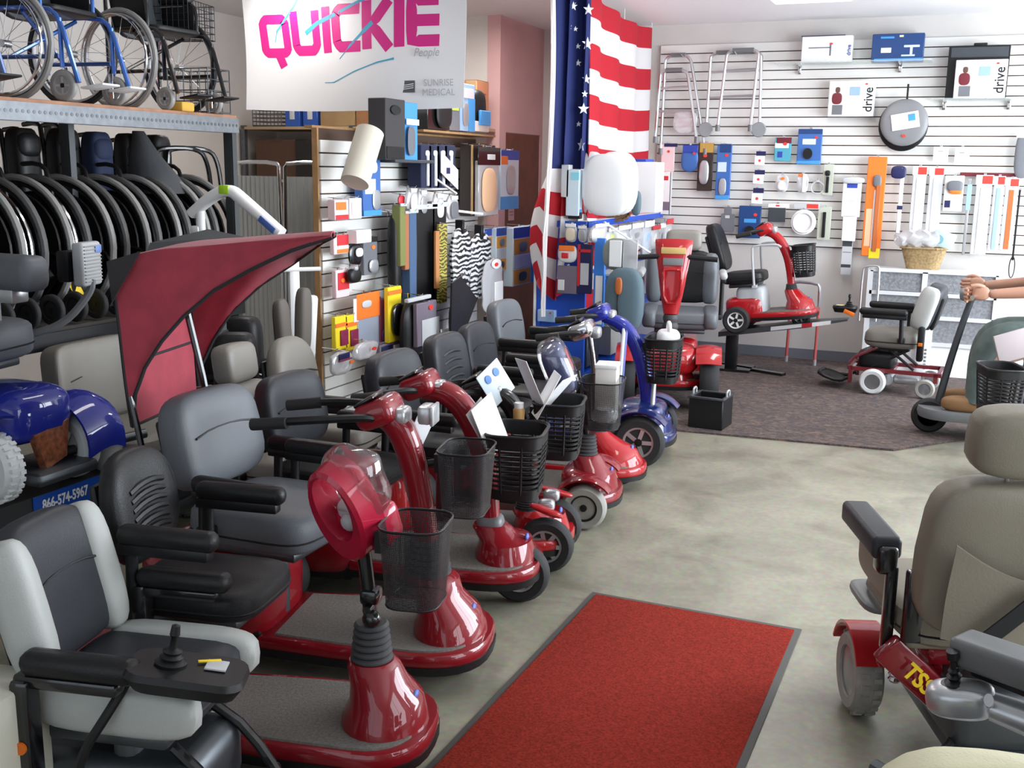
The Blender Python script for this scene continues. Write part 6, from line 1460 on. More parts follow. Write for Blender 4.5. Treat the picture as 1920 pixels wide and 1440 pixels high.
P('blister_pack', 'small white pack with navy header, middle of a column of three', 'pack', 'column of small white packs', (-1.656, 9.500, 1.523), 0, 0.092, 0.113, 0.012, [('pack_card', 'b', 0, 0.25, 1, 1, 0, 0, 'wht'), ('navy_header', 'b', 0.15, -0.05, 1.1, 0.28, 0, 0.003, 'navy'), ('red_dot', 'c', 0.4, 0.55, 0.65, 0.75, 0, 0.003, 'red')], 0.05)
P('blister_pack', 'small white pack with navy header, lowest of a column of three', 'pack', 'column of small white packs', (-1.658, 9.500, 1.354), 0, 0.096, 0.128, 0.012, [('pack_card', 'b', 0, 0.25, 1, 1, 0, 0, 'wht'), ('navy_header', 'b', 0.15, -0.05, 1.1, 0.28, 0, 0.003, 'navy'), ('red_dot', 'c', 0.4, 0.55, 0.65, 0.75, 0, 0.003, 'red')], 0.05)
P('blister_pack', 'small teal and maroon pack left of a blue pack high on the slatwall', 'pack', 'packs on the back slatwall', (-1.461, 9.500, 1.720), 0, 0.139, 0.196, 0.020, [('pack_card', 'b', 0, 0, 1, 1, 0, 0, 'tea'), ('maroon_header', 'b', 0.1, 0, 1, 0.25, 0, 0.003, 'mar'), ('white_panel', 'b', 0.02, 0.22, 0.85, 0.45, 0, 0.003, 'wht'), ('red_dot', 'c', 0.5, 0.2, 0.75, 0.34, 0.003, 0.003, 'red'), ('blue_photo', 'b', 0.2, 0.6, 0.5, 0.85, 0, 0.003, 'blu')], 0.05)
P('blister_pack', 'large blue pack showing a round black part beside the teal and maroon pack', 'pack', 'packs on the back slatwall', (-1.240, 9.500, 1.696), 0, 0.197, 0.290, 0.030, [('pack_card', 'b', 0, 0, 1, 1, 0, 0, 'mbl'), ('dark_header', 'b', 0, 0, 1, 0.14, 0, 0.003, 'dkb'), ('caption', 'b', 0.2, 0.28, 0.75, 0.44, 0, 0.003, 'pal'), ('black_part', 'c', 0.25, 0.54, 0.65, 0.86, 0, 0.02, 'blk'), ('red_dot', 'c', 0.68, 0.2, 0.84, 0.28, 0, 0.004, 'red'), ('base_lip', 'b', 0, 0.9, 1, 1, 0, 0.012, 'lbl')], 0.05)
P('blister_pack', 'clear bagged white part with an orange dot under the teal pack', 'pack', 'packs on the back slatwall', (-1.451, 9.500, 1.459), 0, 0.112, 0.149, 0.020, [('bag_film', 'e', 0, 0, 1, 1, 0, 0, 'cld'), ('white_part', 'e', 0.2, 0.4, 0.8, 0.9, 0.0, 0.02, 'wht'), ('orange_dot', 'c', 0.4, 0.15, 0.7, 0.32, 0.005, 0.004, 'ora')], 0.05)
P('blister_pack', 'clear pack with a narrow white stick under the large blue pack', 'pack', 'packs on the back slatwall', (-1.279, 9.500, 1.454), 0, 0.098, 0.161, 0.020, [('bag_film', 'e', 0, 0, 1, 1, 0, 0, 'cld'), ('white_stick', 'b', 0.5, 0.0, 0.8, 0.95, 0, 0.01, 'wht'), ('orange_tab', 'b', 0.1, 0.0, 0.5, 0.15, 0, 0.004, 'ora')], 0.05)
P('grey_loop', 'grey coiled loop hanging right of the narrow white stick pack', 'loop', 'packs on the back slatwall', (-1.153, 9.500, 1.439), 0, 0.106, 0.125, 0.020, [('loop', 'o', 0, 0.1, 1, 0.9, 0, 0.02, 'lgy')], 0.05)
P('blister_pack', 'grey-green pack with a black handle, upper one beside the grey loop', 'pack', 'packs on the back slatwall', (-1.071, 9.500, 1.441), 0, 0.087, 0.257, 0.020, [('pack_card', 'b', 0, 0, 1, 1, 0, 0, 'ggn'), ('black_knob', 'e', 0.2, 0.2, 0.7, 0.38, 0, 0.02, 'blk'), ('black_rod', 'b', 0.35, 0.4, 0.62, 0.92, 0, 0.02, 'blk')], 0.05)
P('blister_pack', 'grey-green pack with a long black handle right of the white round seat', 'pack', 'packs on the back slatwall', (-1.077, 9.500, 1.064), 0, 0.110, 0.278, 0.020, [('pack_card', 'b', 0, 0, 1, 1, 0, 0, 'ggn'), ('black_rod', 'b', 0.38, 0.15, 0.62, 0.92, 0, 0.02, 'blk')], 0.05)
P('grey_pad', 'flat grey pad on a chrome peg above the far red scooter', 'pad', 'packs on the back slatwall', (-1.899, 9.500, 1.107), 0, 0.122, 0.213, 0.012, [('pad_body', 'b', 0, 0.28, 1, 1, 0, 0, 'gry'), ('pad_tab', 'b', 0.2, 0, 0.75, 0.3, 0, 0.0, 'gry'), ('tag', 'b', 0.3, 0.34, 0.62, 0.46, 0, 0.003, 'lgy')], 0.05)
P('blister_pack', 'dark blue pack behind the small red travel scooter', 'pack', 'packs on the back slatwall', (-1.705, 9.500, 1.058), 0, 0.190, 0.277, 0.030, [('pack_card', 'b', 0, 0, 1, 1, 0, 0, 'dkb'), ('caption', 'b', 0.25, 0.4, 0.8, 0.52, 0, 0.003, 'lbl'), ('red_dot', 'c', 0.66, 0.22, 0.84, 0.32, 0, 0.004, 'red'), ('black_part', 'c', 0.3, 0.62, 0.75, 0.92, 0, 0.02, 'blk')], 0.05)
P('grey_mat', 'dark grey square mat pack with a white header above the travel scooter tiller', 'pack', 'packs on the back slatwall', (-1.474, 9.500, 1.204), 0, 0.163, 0.155, 0.012, [('mat_sheet', 'b', 0.02, 0.22, 0.92, 1, 0, 0, 'dgy'), ('white_header', 'b', 0, 0, 1.1, 0.22, 0, 0.004, 'wht'), ('red_mark', 'b', 0.4, 0.06, 0.6, 0.15, 0, 0.006, 'red')], 0.05)
P('round_seat', 'white round seat pack with a red and white header on the slatwall', 'seat', 'packs on the back slatwall', (-1.248, 9.490, 1.099), 0, 0.213, 0.221, 0.030, [('seat_disc', 'c', 0, 0, 1, 1, 0, 0, 'wht'), ('seat_dish', 'o', 0.12, 0.12, 0.88, 0.88, 0, 0.01, 'wht'), ('header_card', 'b', 0.1, -0.22, 1.1, -0.02, 0, 0.004, 'lgy'), ('red_corner', 'b', 0.6, -0.2, 1.05, -0.04, 0.002, 0.004, 'red')], 0.06)
P('crutch_pack', 'white underarm crutch in a printed plastic pack on the slatwall', 'crutch', 'packs on the back slatwall', (-0.868, 9.490, 1.064), 0, 0.150, 0.531, 0.030, [('wide_upper', 'b', 0, 0.06, 1, 0.62, 0, 0, 'wht'), ('narrow_lower', 'b', 0.12, 0.6, 0.86, 1, 0, 0, 'wht'), ('grey_grip', 'e', -0.1, 0, 1.15, 0.1, 0, 0.03, 'lgy'), ('blue_label', 'b', 0.22, 0.1, 0.78, 0.17, 0, 0.003, 'blu'), ('print_lines', 'b', 0.35, 0.36, 0.7, 0.4, 0, 0.002, 'pal')], 0.06)
P('size_chart', 'grey printed size strip hanging below the white crutch pack', 'chart', 'packs on the back slatwall', (-0.873, 9.490, 0.779), 0, 0.083, 0.292, 0.004, [('strip', 'b', 0, 0, 1, 1, 0, 0, 'lgy'), ('dark_band', 'b', 0, 0.02, 0.95, 0.18, 0, 0.002, 'dgy'), ('lower_band', 'b', 0, 0.7, 0.95, 0.79, 0, 0.002, 'dgy'), ('ruled_lines', 'b', 0.1, 0.34, 0.9, 0.36, 0, 0.002, 'gry')], 0)
P('reacher_pack', 'long orange boxed reaching tool on the slatwall', 'pack', 'packs on the back slatwall', (-0.682, 9.490, 0.947), 0, 0.148, 0.815, 0.040, [('orange_card', 'b', 0, 0, 1, 1, 0, 0, 'ora'), ('wood_tool', 'b', 0.55, 0.28, 0.8, 0.95, 0, 0.02, 'wod'), ('white_strip', 'b', 0.45, 0.33, 0.55, 0.95, 0, 0.004, 'wht'), ('photo', 'b', 0.1, 0.52, 0.42, 0.9, 0, 0.004, 'pch'), ('grey_claw', 'e', 0.35, 0.18, 0.8, 0.3, 0, 0.02, 'gry'), ('yellow_foot', 'b', 0.4, 0.92, 1, 1.02, 0, 0.006, 'yel')], 0.06)
P('reacher_tool', 'white reaching tool with a dark blue pistol grip on the slatwall', 'reacher', 'packs on the back slatwall', (-0.486, 9.500, 1.140), 0, 0.058, 0.521, 0.020, [('shaft', 'b', 0.3, 0.1, 0.85, 1, 0, 0, 'wht'), ('blue_band', 'b', 0.2, 0.56, 0.95, 0.62, 0, 0.006, 'navy'), ('pistol_grip', 'e', -1.0, -0.06, 1.1, 0.14, 0, 0.02, 'navy'), ('trigger', 'e', -0.9, 0.05, 0.2, 0.13, 0, 0.015, 'navy')], 0.05)
P('bagged_tool', 'long white bagged tool with a red corner header, left of the shoe pack', 'tool', 'bagged dressing tools', (-0.347, 9.490, 1.102), 0, 0.103, 0.587, 0.020, [('bag_sleeve', 'b', 0, 0.1, 1, 1, 0, 0, 'cld'), ('tool_shaft', 'b', 0.3, 0.16, 0.7, 0.98, 0.0, 0.006, 'wht'), ('white_header', 'b', -0.05, 0, 1.05, 0.12, 0, 0.004, 'wht'), ('red_corner', 'b', 0.35, 0.01, 1.0, 0.11, 0.002, 0.004, 'red')], 0.06)
P('bagged_tool', 'clear bagged tool with red corner header and a grey hook beside the shoe pack', 'tool', 'bagged dressing tools', (-0.219, 9.490, 1.141), 0, 0.106, 0.541, 0.020, [('bag_sleeve', 'b', 0, 0.1, 1, 1, 0, 0, 'cld'), ('tool_shaft', 'b', 0.3, 0.16, 0.7, 0.98, 0.0, 0.006, 'cld'), ('white_header', 'b', -0.05, 0, 1.05, 0.12, 0, 0.004, 'wht'), ('red_corner', 'b', 0.35, 0.01, 1.0, 0.11, 0.002, 0.004, 'red')], 0.06)
P('bagged_tool', 'long frosted bagged tool with a red corner header right of the shoe pack', 'tool', 'bagged dressing tools', (0.143, 9.490, 0.992), 0, 0.118, 0.636, 0.020, [('bag_sleeve', 'b', 0, 0.1, 1, 1, 0, 0, 'cld'), ('tool_shaft', 'b', 0.3, 0.16, 0.7, 0.98, 0.0, 0.006, 'wht'), ('white_header', 'b', -0.05, 0, 1.05, 0.12, 0, 0.004, 'wht'), ('red_corner', 'b', 0.35, 0.01, 1.0, 0.11, 0.002, 0.004, 'red')], 0.06)
P('bagged_tool', 'blue-grey bagged tool with red header, second from the right end', 'tool', 'bagged dressing tools', (0.252, 9.490, 1.031), 0, 0.078, 0.590, 0.020, [('bag_sleeve', 'b', 0, 0.1, 1, 1, 0, 0, 'cld'), ('tool_shaft', 'b', 0.3, 0.16, 0.7, 0.98, 0.0, 0.006, 'pbl'), ('white_header', 'b', -0.05, 0, 1.05, 0.12, 0, 0.004, 'wht'), ('red_corner', 'b', 0.35, 0.01, 1.0, 0.11, 0.002, 0.004, 'red')], 0.06)
P('bagged_tool', 'pale wood bagged stick with a broad red header at the right end', 'tool', 'bagged dressing tools', (0.346, 9.490, 1.035), 0, 0.093, 0.571, 0.020, [('bag_sleeve', 'b', 0, 0.1, 1, 1, 0, 0, 'cld'), ('tool_shaft', 'b', 0.3, 0.16, 0.7, 0.98, 0.0, 0.006, 'wod'), ('white_header', 'b', -0.05, 0, 1.05, 0.12, 0, 0.004, 'wht'), ('red_corner', 'b', 0.35, 0.01, 1.0, 0.11, 0.002, 0.004, 'red')], 0.06)
P('shoe_pack', 'clear pack showing a grey shoe with orange sole on the slatwall', 'pack', 'packs on the back slatwall', (-0.080, 9.490, 1.336), 0, 0.145, 0.284, 0.030, [('pack_card', 'b', 0, 0, 1, 1, 0, 0, 'wht'), ('shoe_upper', 'e', 0.12, 0.14, 0.98, 0.46, 0, 0.03, 'gry'), ('orange_sole', 'e', 0.25, 0.4, 0.95, 0.52, 0, 0.03, 'ora'), ('blue_stamp', 'b', 0.08, 0.7, 0.38, 0.9, 0, 0.003, 'navy')], 0.06)
P('walking_cane', 'grey aluminium cane hanging from the red slatwall rail', 'cane', 'packs on the back slatwall', (0.036, 9.500, 0.986), 0, 0.036, 0.598, 0.015, [('cane_shaft', 'b', 0.2, 0, 0.8, 1, 0, 0, 'alu'), ('grey_grip', 'b', 0, 0.05, 1, 0.4, 0, 0.01, 'pbl')], 0.05)
P('red_rail', 'dark red hanging rail with a row of tools on the slatwall', 'rail', None, (0.161, 9.535, 1.616), 0, 0.412, 0.030, 0.020, [('rail_bar', 'b', 0, 0, 1, 1, 0, 0, 'mar')], 0)
P('black_strap', 'long black wrist strap with a loop hanging at the right end', 'strap', None, (0.407, 9.480, 0.821), 0, 0.062, 0.695, 0.008, [('strap_band', 'b', 0.35, 0, 0.6, 0.8, 0, 0, 'blk'), ('wrist_loop', 'o', 0.15, 0.76, 0.8, 1, 0, 0.01, 'blk')], 0.07)
P('paper_roll', 'cream cardboard-cored roll tilted across the top of the gondola slatwall', 'roll', None, (-3.300, 5.469, 1.487), 90, 0.402, 0.374, 0.075, [('roll_body', 'q', 0.16, 0.04, 0.82, 0.96, 0, 0.09, 'crw')], 0)
P('product_box', 'blue box with a white crest hanging under the tilted cream roll', 'box', 'packs on the gondola slatwall', (-3.380, 5.747, 1.327), 90, 0.216, 0.345, 0.060, [('carton', 'b', 0, 0, 1, 1, 0, 0, 'mbl'), ('white_crest', 'e', 0.25, 0.05, 0.8, 0.26, 0, 0.006, 'wht'), ('caption', 'b', 0.1, 0.36, 0.7, 0.62, 0, 0.003, 'pal'), ('tool_photo', 'e', 0.5, 0.55, 0.95, 0.9, 0, 0.01, 'slv'), ('base_lip', 'b', 0, 0.9, 1, 1, 0, 0.006, 'lbl')], 0.04)
P('blister_pack', 'small pack with an orange square, left of two under the cream roll', 'pack', 'packs on the gondola slatwall', (-3.370, 5.399, 1.315), 90, 0.150, 0.116, 0.050, [('pack_card', 'b', 0, 0, 1, 1, 0, 0, 'ppk'), ('orange_square', 'b', 0.08, 0.12, 0.8, 0.5, 0, 0.004, 'ora'), ('red_base', 'b', 0.05, 0.75, 0.95, 0.98, 0, 0.004, 'bry')], 0.05)
P('blister_pack', 'small pale pink pack, right of two under the cream roll', 'pack', 'packs on the gondola slatwall', (-3.370, 5.556, 1.315), 90, 0.139, 0.122, 0.050, [('pack_card', 'b', 0, 0, 1, 1, 0, 0, 'wht'), ('pink_print', 'b', 0.15, 0.2, 0.85, 0.8, 0, 0.004, 'ppk')], 0.05)
P('massage_box', 'tall charcoal boxed cushion on the wire shelf, blue and white on its side', 'box', 'packs on the gondola slatwall', (-3.360, 6.004, 1.663), 90, 0.453, 0.363, 0.120, [('carton', 'b', 0, 0, 0.55, 1, 0, 0, 'cha'), ('side_panel', 'b', 0.55, 0.02, 1, 1, 0, -0.02, 'lbl'), ('side_photo', 'e', 0.62, 0.42, 0.84, 0.92, 0.0, 0.004, 'gry'), ('white_swoosh', 'b', 0.58, 0.3, 0.95, 0.4, 0, 0.004, 'wht'), ('dark_disc', 'c', 0.12, 0.1, 0.4, 0.26, 0, 0.01, 'blk'), ('dark_base', 'b', 0.02, 0.78, 0.5, 0.98, 0, 0.006, 'blk')], 0)
P('wire_shelf', 'white wire shelf under the charcoal boxed cushion', 'shelf', None, (-3.420, 6.126, 1.647), 90, 0.528, 0.020, 0.200, [('shelf_plate', 'b', 0, 0, 1, 1, 0, 0, 'dgy')], 0)
P('display_pack', 'black and clear cushion pack on the gondola top, widest of the row', 'pack', None, (-3.520, 6.735, 1.873), 90, 0.340, 0.263, 0.160, [('pack_shell', 'b', 0, 0, 1, 1, 0, 0, 'gbk'), ('yellow_arc', 'b', 0.05, 0.02, 0.5, 0.06, 0, 0.004, 'crm'), ('dark_cushion', 'e', 0.3, 0.1, 1, 0.95, 0, 0.03, 'blk')], 0)
P('display_pack', 'grey pack with a lime green label on the gondola top', 'pack', None, (-3.520, 7.010, 1.880), 90, 0.194, 0.319, 0.140, [('pack_shell', 'b', 0, 0, 1, 1, 0, 0, 'gry'), ('lime_label', 'b', 0, 0.4, 0.9, 0.56, 0, 0.004, 'lim'), ('white_patch', 'b', 0.6, 0.2, 1, 0.42, 0, 0.004, 'wht')], 0)
P('display_pack', 'clear pack with a blue and white insert on the gondola top', 'pack', None, (-3.520, 7.240, 1.884), 90, 0.249, 0.333, 0.140, [('pack_shell', 'b', 0, 0, 1, 1, 0, 0, 'pbl'), ('blue_insert', 'b', 0.55, 0.3, 1, 1, 0, 0.004, 'lbl'), ('pink_print', 'b', 0.1, 0.1, 0.9, 0.3, 0, 0.004, 'ppk'), ('photo', 'e', 0.15, 0.4, 0.55, 0.9, 0, 0.01, 'slv')], 0)
P('display_pack', 'rounded black cushion pack with a blue flash at the end of the gondola top', 'pack', None, (-3.520, 7.506, 1.890), 90, 0.246, 0.308, 0.140, [('cushion', 'e', 0, 0, 1, 0.8, 0, 0, 'blk'), ('blue_flash', 'b', 0.2, 0.5, 0.95, 0.85, 0, 0.02, 'lbl'), ('white_base', 'b', -0.1, 0.76, 1, 1, 0, 0, 'wht')], 0)
P('navy_sleeve', 'navy fabric sleeve on a white hanger, first of four from the left', 'sleeve', 'navy sleeves on the gondola', (-3.360, 6.352, 1.489), 90, 0.149, 0.274, 0.100, [('sleeve_body', 'b', 0, 0, 1, 1, 0, 0, 'nvf'), ('white_hanger', 'b', 0.45, 0.22, 0.68, 0.95, 0, 0.012, 'lgy'), ('hanger_hook', 'e', 0.35, 0.12, 0.75, 0.26, 0, 0.01, 'lgy')], 0.06)
P('navy_sleeve', 'navy fabric sleeve on a white hanger, second of four from the left', 'sleeve', 'navy sleeves on the gondola', (-3.360, 6.466, 1.487), 90, 0.154, 0.279, 0.100, [('sleeve_body', 'b', 0, 0, 1, 1, 0, 0, 'nvf'), ('white_hanger', 'b', 0.45, 0.22, 0.68, 0.95, 0, 0.012, 'lgy'), ('hanger_hook', 'e', 0.35, 0.12, 0.75, 0.26, 0, 0.01, 'lgy')], 0.06)
P('navy_sleeve', 'navy fabric sleeve on a white hanger, third of four from the left', 'sleeve', 'navy sleeves on the gondola', (-3.360, 6.583, 1.486), 90, 0.158, 0.283, 0.100, [('sleeve_body', 'b', 0, 0, 1, 1, 0, 0, 'nvf'), ('white_hanger', 'b', 0.45, 0.22, 0.68, 0.95, 0, 0.012, 'lgy'), ('hanger_hook', 'e', 0.35, 0.12, 0.75, 0.26, 0, 0.01, 'lgy')], 0.06)
P('navy_sleeve', 'navy fabric sleeve on a white hanger, fourth of four from the left', 'sleeve', 'navy sleeves on the gondola', (-3.360, 6.704, 1.485), 90, 0.163, 0.287, 0.100, [('sleeve_body', 'b', 0, 0, 1, 1, 0, 0, 'nvf'), ('white_hanger', 'b', 0.45, 0.22, 0.68, 0.95, 0, 0.012, 'lgy'), ('hanger_hook', 'e', 0.35, 0.12, 0.75, 0.26, 0, 0.01, 'lgy')], 0.06)
P('white_card', 'white slanted display card between the navy sleeves', 'card', None, (-3.230, 6.630, 1.474), 90, 0.263, 0.255, 0.006, [('card', 's', 0, 0, 1, 1, 0, 0, 'wht'), ('printed_mark', 'b', 0.3, 0.42, 0.5, 0.58, 0, 0.003, 'navy')], 0)
P('back_belt', 'wide dark brown elastic belt hanging at the gondola end, left one', 'belt', 'elastic belts on the gondola', (-3.370, 7.202, 1.279), 90, 0.221, 0.506, 0.090, [('belt_body', 'b', 0, 0, 1, 1, 0, 0, 'dbr'), ('tan_edge', 'b', -0.04, 0, 0.08, 0.98, 0, 0.01, 'tan'), ('red_stripe', 'b', 0.2, 0.78, 0.95, 0.86, 0, 0.004, 'mar')], 0.05)
P('back_belt', 'wide dark brown elastic belt hanging at the gondola end, right one', 'belt', 'elastic belts on the gondola', (-3.370, 7.409, 1.272), 90, 0.231, 0.518, 0.090, [('belt_body', 'b', 0, 0, 1, 1, 0, 0, 'dbr'), ('tan_edge', 'b', -0.04, 0, 0.08, 0.98, 0, 0.01, 'tan'), ('red_stripe', 'b', 0.2, 0.78, 0.95, 0.86, 0, 0.004, 'mar')], 0.05)
P('blister_pack', 'clear tapered pack with a black header at the gondola end', 'pack', 'packs on the gondola slatwall', (-3.260, 7.294, 1.279), 90, 0.404, 0.493, 0.030, [('bag_film', 'b', 0.05, 0.2, 0.95, 1, 0, 0, 'cld'), ('black_header', 'b', 0, 0, 1, 0.26, 0, 0.006, 'gbk'), ('brand_patch', 'b', 0.4, 0.1, 0.75, 0.18, 0, 0.008, 'wht'), ('beige_brace', 'e', 0.15, 0.3, 0.8, 0.95, 0, 0.02, 'pch'), ('white_label', 'b', 0.35, 0.52, 0.8, 0.62, 0, 0.01, 'wht')], 0.08)
P('blister_pack', 'blue and white pack with a knee picture at the far gondola corner', 'pack', 'packs on the gondola slatwall', (-3.260, 7.694, 1.315), 90, 0.357, 0.443, 0.030, [('pack_card', 'b', 0, 0, 1, 1, 0, 0, 'pal'), ('blue_header', 'b', 0, 0, 1, 0.16, 0, 0.004, 'blu'), ('knee_picture', 'e', 0.3, 0.25, 0.8, 0.75, 0, 0.01, 'slv'), ('blue_foot', 'b', 0, 0.78, 1, 1, 0, 0.004, 'lbl'), ('orange_flash', 'b', 0, 0.1, 0.35, 0.24, 0, 0.006, 'ora')], 0.08)
P('leg_cover', 'olive green leg cover hanging at the left of the dark covers', 'leg cover', 'coloured leg covers on the gondola', (-3.280, 5.954, 1.010), 90, 0.069, 0.379, 0.060, [('cover_body', 'b', 0, 0, 1, 1, 0, 0, 'oli'), ('hanger_bar', 'b', -0.1, -0.03, 1.1, 0.02, 0, 0.01, 'lgy')], 0.1)
P('leg_cover', 'rust brown leg cover beside the olive one', 'leg cover', 'coloured leg covers on the gondola', (-3.280, 6.010, 0.982), 90, 0.056, 0.359, 0.060, [('cover_body', 'b', 0, 0, 1, 1, 0, 0, 'rst'), ('hanger_bar', 'b', -0.1, -0.03, 1.1, 0.02, 0, 0.01, 'lgy')], 0.1)
P('leg_cover', 'slate blue leg cover between the brown and the black covers', 'leg cover', 'coloured leg covers on the gondola', (-3.280, 6.091, 0.793), 90, 0.094, 0.553, 0.060, [('cover_body', 'b', 0, 0, 1, 1, 0, 0, 'slb'), ('hanger_bar', 'b', -0.1, -0.03, 1.1, 0.02, 0, 0.01, 'lgy')], 0.1)
P('leg_cover', 'long black leg cover, nearest the slate blue one', 'leg cover', 'coloured leg covers on the gondola', (-3.280, 6.265, 0.714), 90, 0.257, 0.654, 0.060, [('cover_body', 'b', 0, 0, 1, 1, 0, 0, 'blk'), ('hanger_bar', 'b', -0.1, -0.03, 1.1, 0.02, 0, 0.01, 'lgy')], 0.1)
P('leg_cover', 'long black leg cover on a white hanger beside the patterned scarf', 'leg cover', 'coloured leg covers on the gondola', (-3.280, 6.466, 0.728), 90, 0.206, 0.649, 0.060, [('cover_body', 'b', 0, 0, 1, 1, 0, 0, 'blk'), ('hanger_bar', 'b', -0.1, -0.03, 1.1, 0.02, 0, 0.01, 'lgy')], 0.1)
P('patterned_scarf', 'yellow and black animal-print strip hanging on the gondola', 'strip', None, (-3.180, 6.393, 0.731), 90, 0.175, 0.525, 0.020, [('strip_body', 'b', 0.2, 0, 0.9, 1, 0, 0, 'leo'), ('orange_edge', 'b', -0.05, 0.08, 0.25, 0.8, 0, 0.0, 'zor')], 0.1)
P('zebra_bag', 'black and silver zebra-print bag beside the patterned strip, left one', 'bag', 'zebra-print bags', (-3.200, 6.692, 0.783), 90, 0.308, 0.438, 0.060, [('bag_body', 'e', 0, 0, 1, 1, 0, 0, 'zeb'), ('bag_strap', 'b', 0.4, -0.12, 0.5, 0.1, 0, 0.0, 'blk')], 0.1)
P('zebra_bag', 'crumpled silver and black zebra-print bag, right one', 'bag', 'zebra-print bags', (-3.200, 7.013, 0.694), 90, 0.370, 0.476, 0.060, [('bag_body', 'e', 0, 0, 1, 1, 0, 0, 'zeb'), ('bag_strap', 'b', 0.4, -0.12, 0.5, 0.1, 0, 0.0, 'blk')], 0.1)
P('black_tote', 'flat black tote hung by one corner on the gondola', 'bag', None, (-3.080, 6.521, 0.507), 90, 0.827, 0.407, 0.030, [('tote_sheet', 'd', 0, 0, 1, 1, 0, 0, 'blk')], 0.1)
P('clear_pack', 'silver clear pack with a round red and white tag by the zebra bags', 'pack', None, (-3.120, 7.093, 0.580), 90, 0.366, 0.398, 0.030, [('bag_film', 'e', 0, 0, 1, 1, 0, 0, 'cld'), ('round_tag', 'c', 0.35, 0.0, 0.8, 0.18, 0, 0.01, 'wht'), ('red_mark', 'c', 0.45, 0.06, 0.62, 0.13, 0.01, 0.004, 'red'), ('white_parts', 'b', 0.5, 0.42, 0.9, 0.95, 0, 0.01, 'wht')], 0.1)
P('picture_pack', 'blue and orange three-picture pack, half hidden left one', 'pack', 'three-picture packs', (-3.300, 7.324, 0.897), 90, 0.233, 0.286, 0.080, [('pack_card', 'b', 0, 0, 1, 1, 0, 0, 'pal'), ('blue_header', 'b', 0, 0, 1, 0.18, 0, 0.004, 'blu'), ('orange_square', 'b', 0.02, 0.2, 0.6, 0.46, 0, 0.004, 'gld2'), ('grey_square', 'b', 0.02, 0.48, 0.6, 0.7, 0, 0.004, 'lgy'), ('lower_orange_square', 'b', 0.02, 0.72, 0.6, 0.98, 0, 0.004, 'gld2'), ('part_photo', 'e', 0.18, 0.24, 0.45, 0.42, 0.003, 0.01, 'gry'), ('lower_part_photo', 'e', 0.18, 0.77, 0.45, 0.93, 0.003, 0.01, 'dgy'), ('side_flash', 'b', 0.62, 0.5, 1, 1, 0, 0.005, 'lbl')], 0.1)
P('picture_pack', 'blue and orange three-picture pack, middle one', 'pack', 'three-picture packs', (-3.260, 7.493, 0.861), 90, 0.326, 0.324, 0.080, [('pack_card', 'b', 0, 0, 1, 1, 0, 0, 'pal'), ('blue_header', 'b', 0, 0, 1, 0.18, 0, 0.004, 'blu'), ('orange_square', 'b', 0.02, 0.2, 0.6, 0.46, 0, 0.004, 'gld2'), ('grey_square', 'b', 0.02, 0.48, 0.6, 0.7, 0, 0.004, 'lgy'), ('lower_orange_square', 'b', 0.02, 0.72, 0.6, 0.98, 0, 0.004, 'gld2'), ('part_photo', 'e', 0.18, 0.24, 0.45, 0.42, 0.003, 0.01, 'gry'), ('lower_part_photo', 'e', 0.18, 0.77, 0.45, 0.93, 0.003, 0.01, 'dgy'), ('side_flash', 'b', 0.62, 0.5, 1, 1, 0, 0.005, 'lbl')], 0.1)
P('picture_pack', 'blue and orange three-picture pack with white side, nearest right one', 'pack', 'three-picture packs', (-3.200, 7.816, 0.737), 90, 0.598, 0.445, 0.080, [('pack_card', 'b', 0, 0, 1, 1, 0, 0, 'pal'), ('blue_header', 'b', 0, 0, 1, 0.18, 0, 0.004, 'blu'), ('orange_square', 'b', 0.02, 0.2, 0.6, 0.46, 0, 0.004, 'gld2'), ('grey_square', 'b', 0.02, 0.48, 0.6, 0.7, 0, 0.004, 'lgy'), ('lower_orange_square', 'b', 0.02, 0.72, 0.6, 0.98, 0, 0.004, 'gld2'), ('part_photo', 'e', 0.18, 0.24, 0.45, 0.42, 0.003, 0.01, 'gry'), ('lower_part_photo', 'e', 0.18, 0.77, 0.45, 0.93, 0.003, 0.01, 'dgy'), ('side_flash', 'b', 0.62, 0.5, 1, 1, 0, 0.005, 'lbl')], 0.1)
P('blister_pack', 'red and white pack at the tip of the burgundy canopy', 'pack', 'lower packs on the gondola slatwall', (-3.360, 5.405, 1.117), 90, 0.163, 0.111, 0.030, [('pack_card', 'b', 0, 0, 1, 1, 0, 0, 'ppk'), ('red_top', 'b', 0.2, 0.0, 0.95, 0.55, 0, 0.004, 'bry'), ('white_tag', 'b', 0.25, 0.55, 0.95, 0.72, 0, 0.004, 'wht'), ('orange_base', 'b', 0.2, 0.75, 0.95, 0.95, 0, 0.004, 'ora')], 0.06)
P('blister_pack', 'red card pack below the canopy tip, beside a black bulb', 'pack', 'lower packs on the gondola slatwall', (-3.360, 5.412, 0.862), 90, 0.147, 0.163, 0.030, [('pack_card', 'b', 0, 0, 1, 1, 0, 0, 'ppk'), ('red_card', 'b', 0.12, 0.1, 0.96, 0.72, 0, 0.004, 'bry'), ('orange_dot', 'c', 0.3, 0.3, 0.6, 0.46, 0.004, 0.004, 'ora')], 0.06)
P('rubber_bulb', 'black rubber bulb horn hanging beside the red card pack', 'bulb', 'lower packs on the gondola slatwall', (-3.320, 5.482, 0.943), 90, 0.133, 0.101, 0.050, [('bulb', 'e', 0, 0.15, 1, 1, 0, 0, 'blk'), ('bulb_neck', 'e', 0.3, -0.05, 0.75, 0.3, 0, 0.0, 'cld')], 0.1)
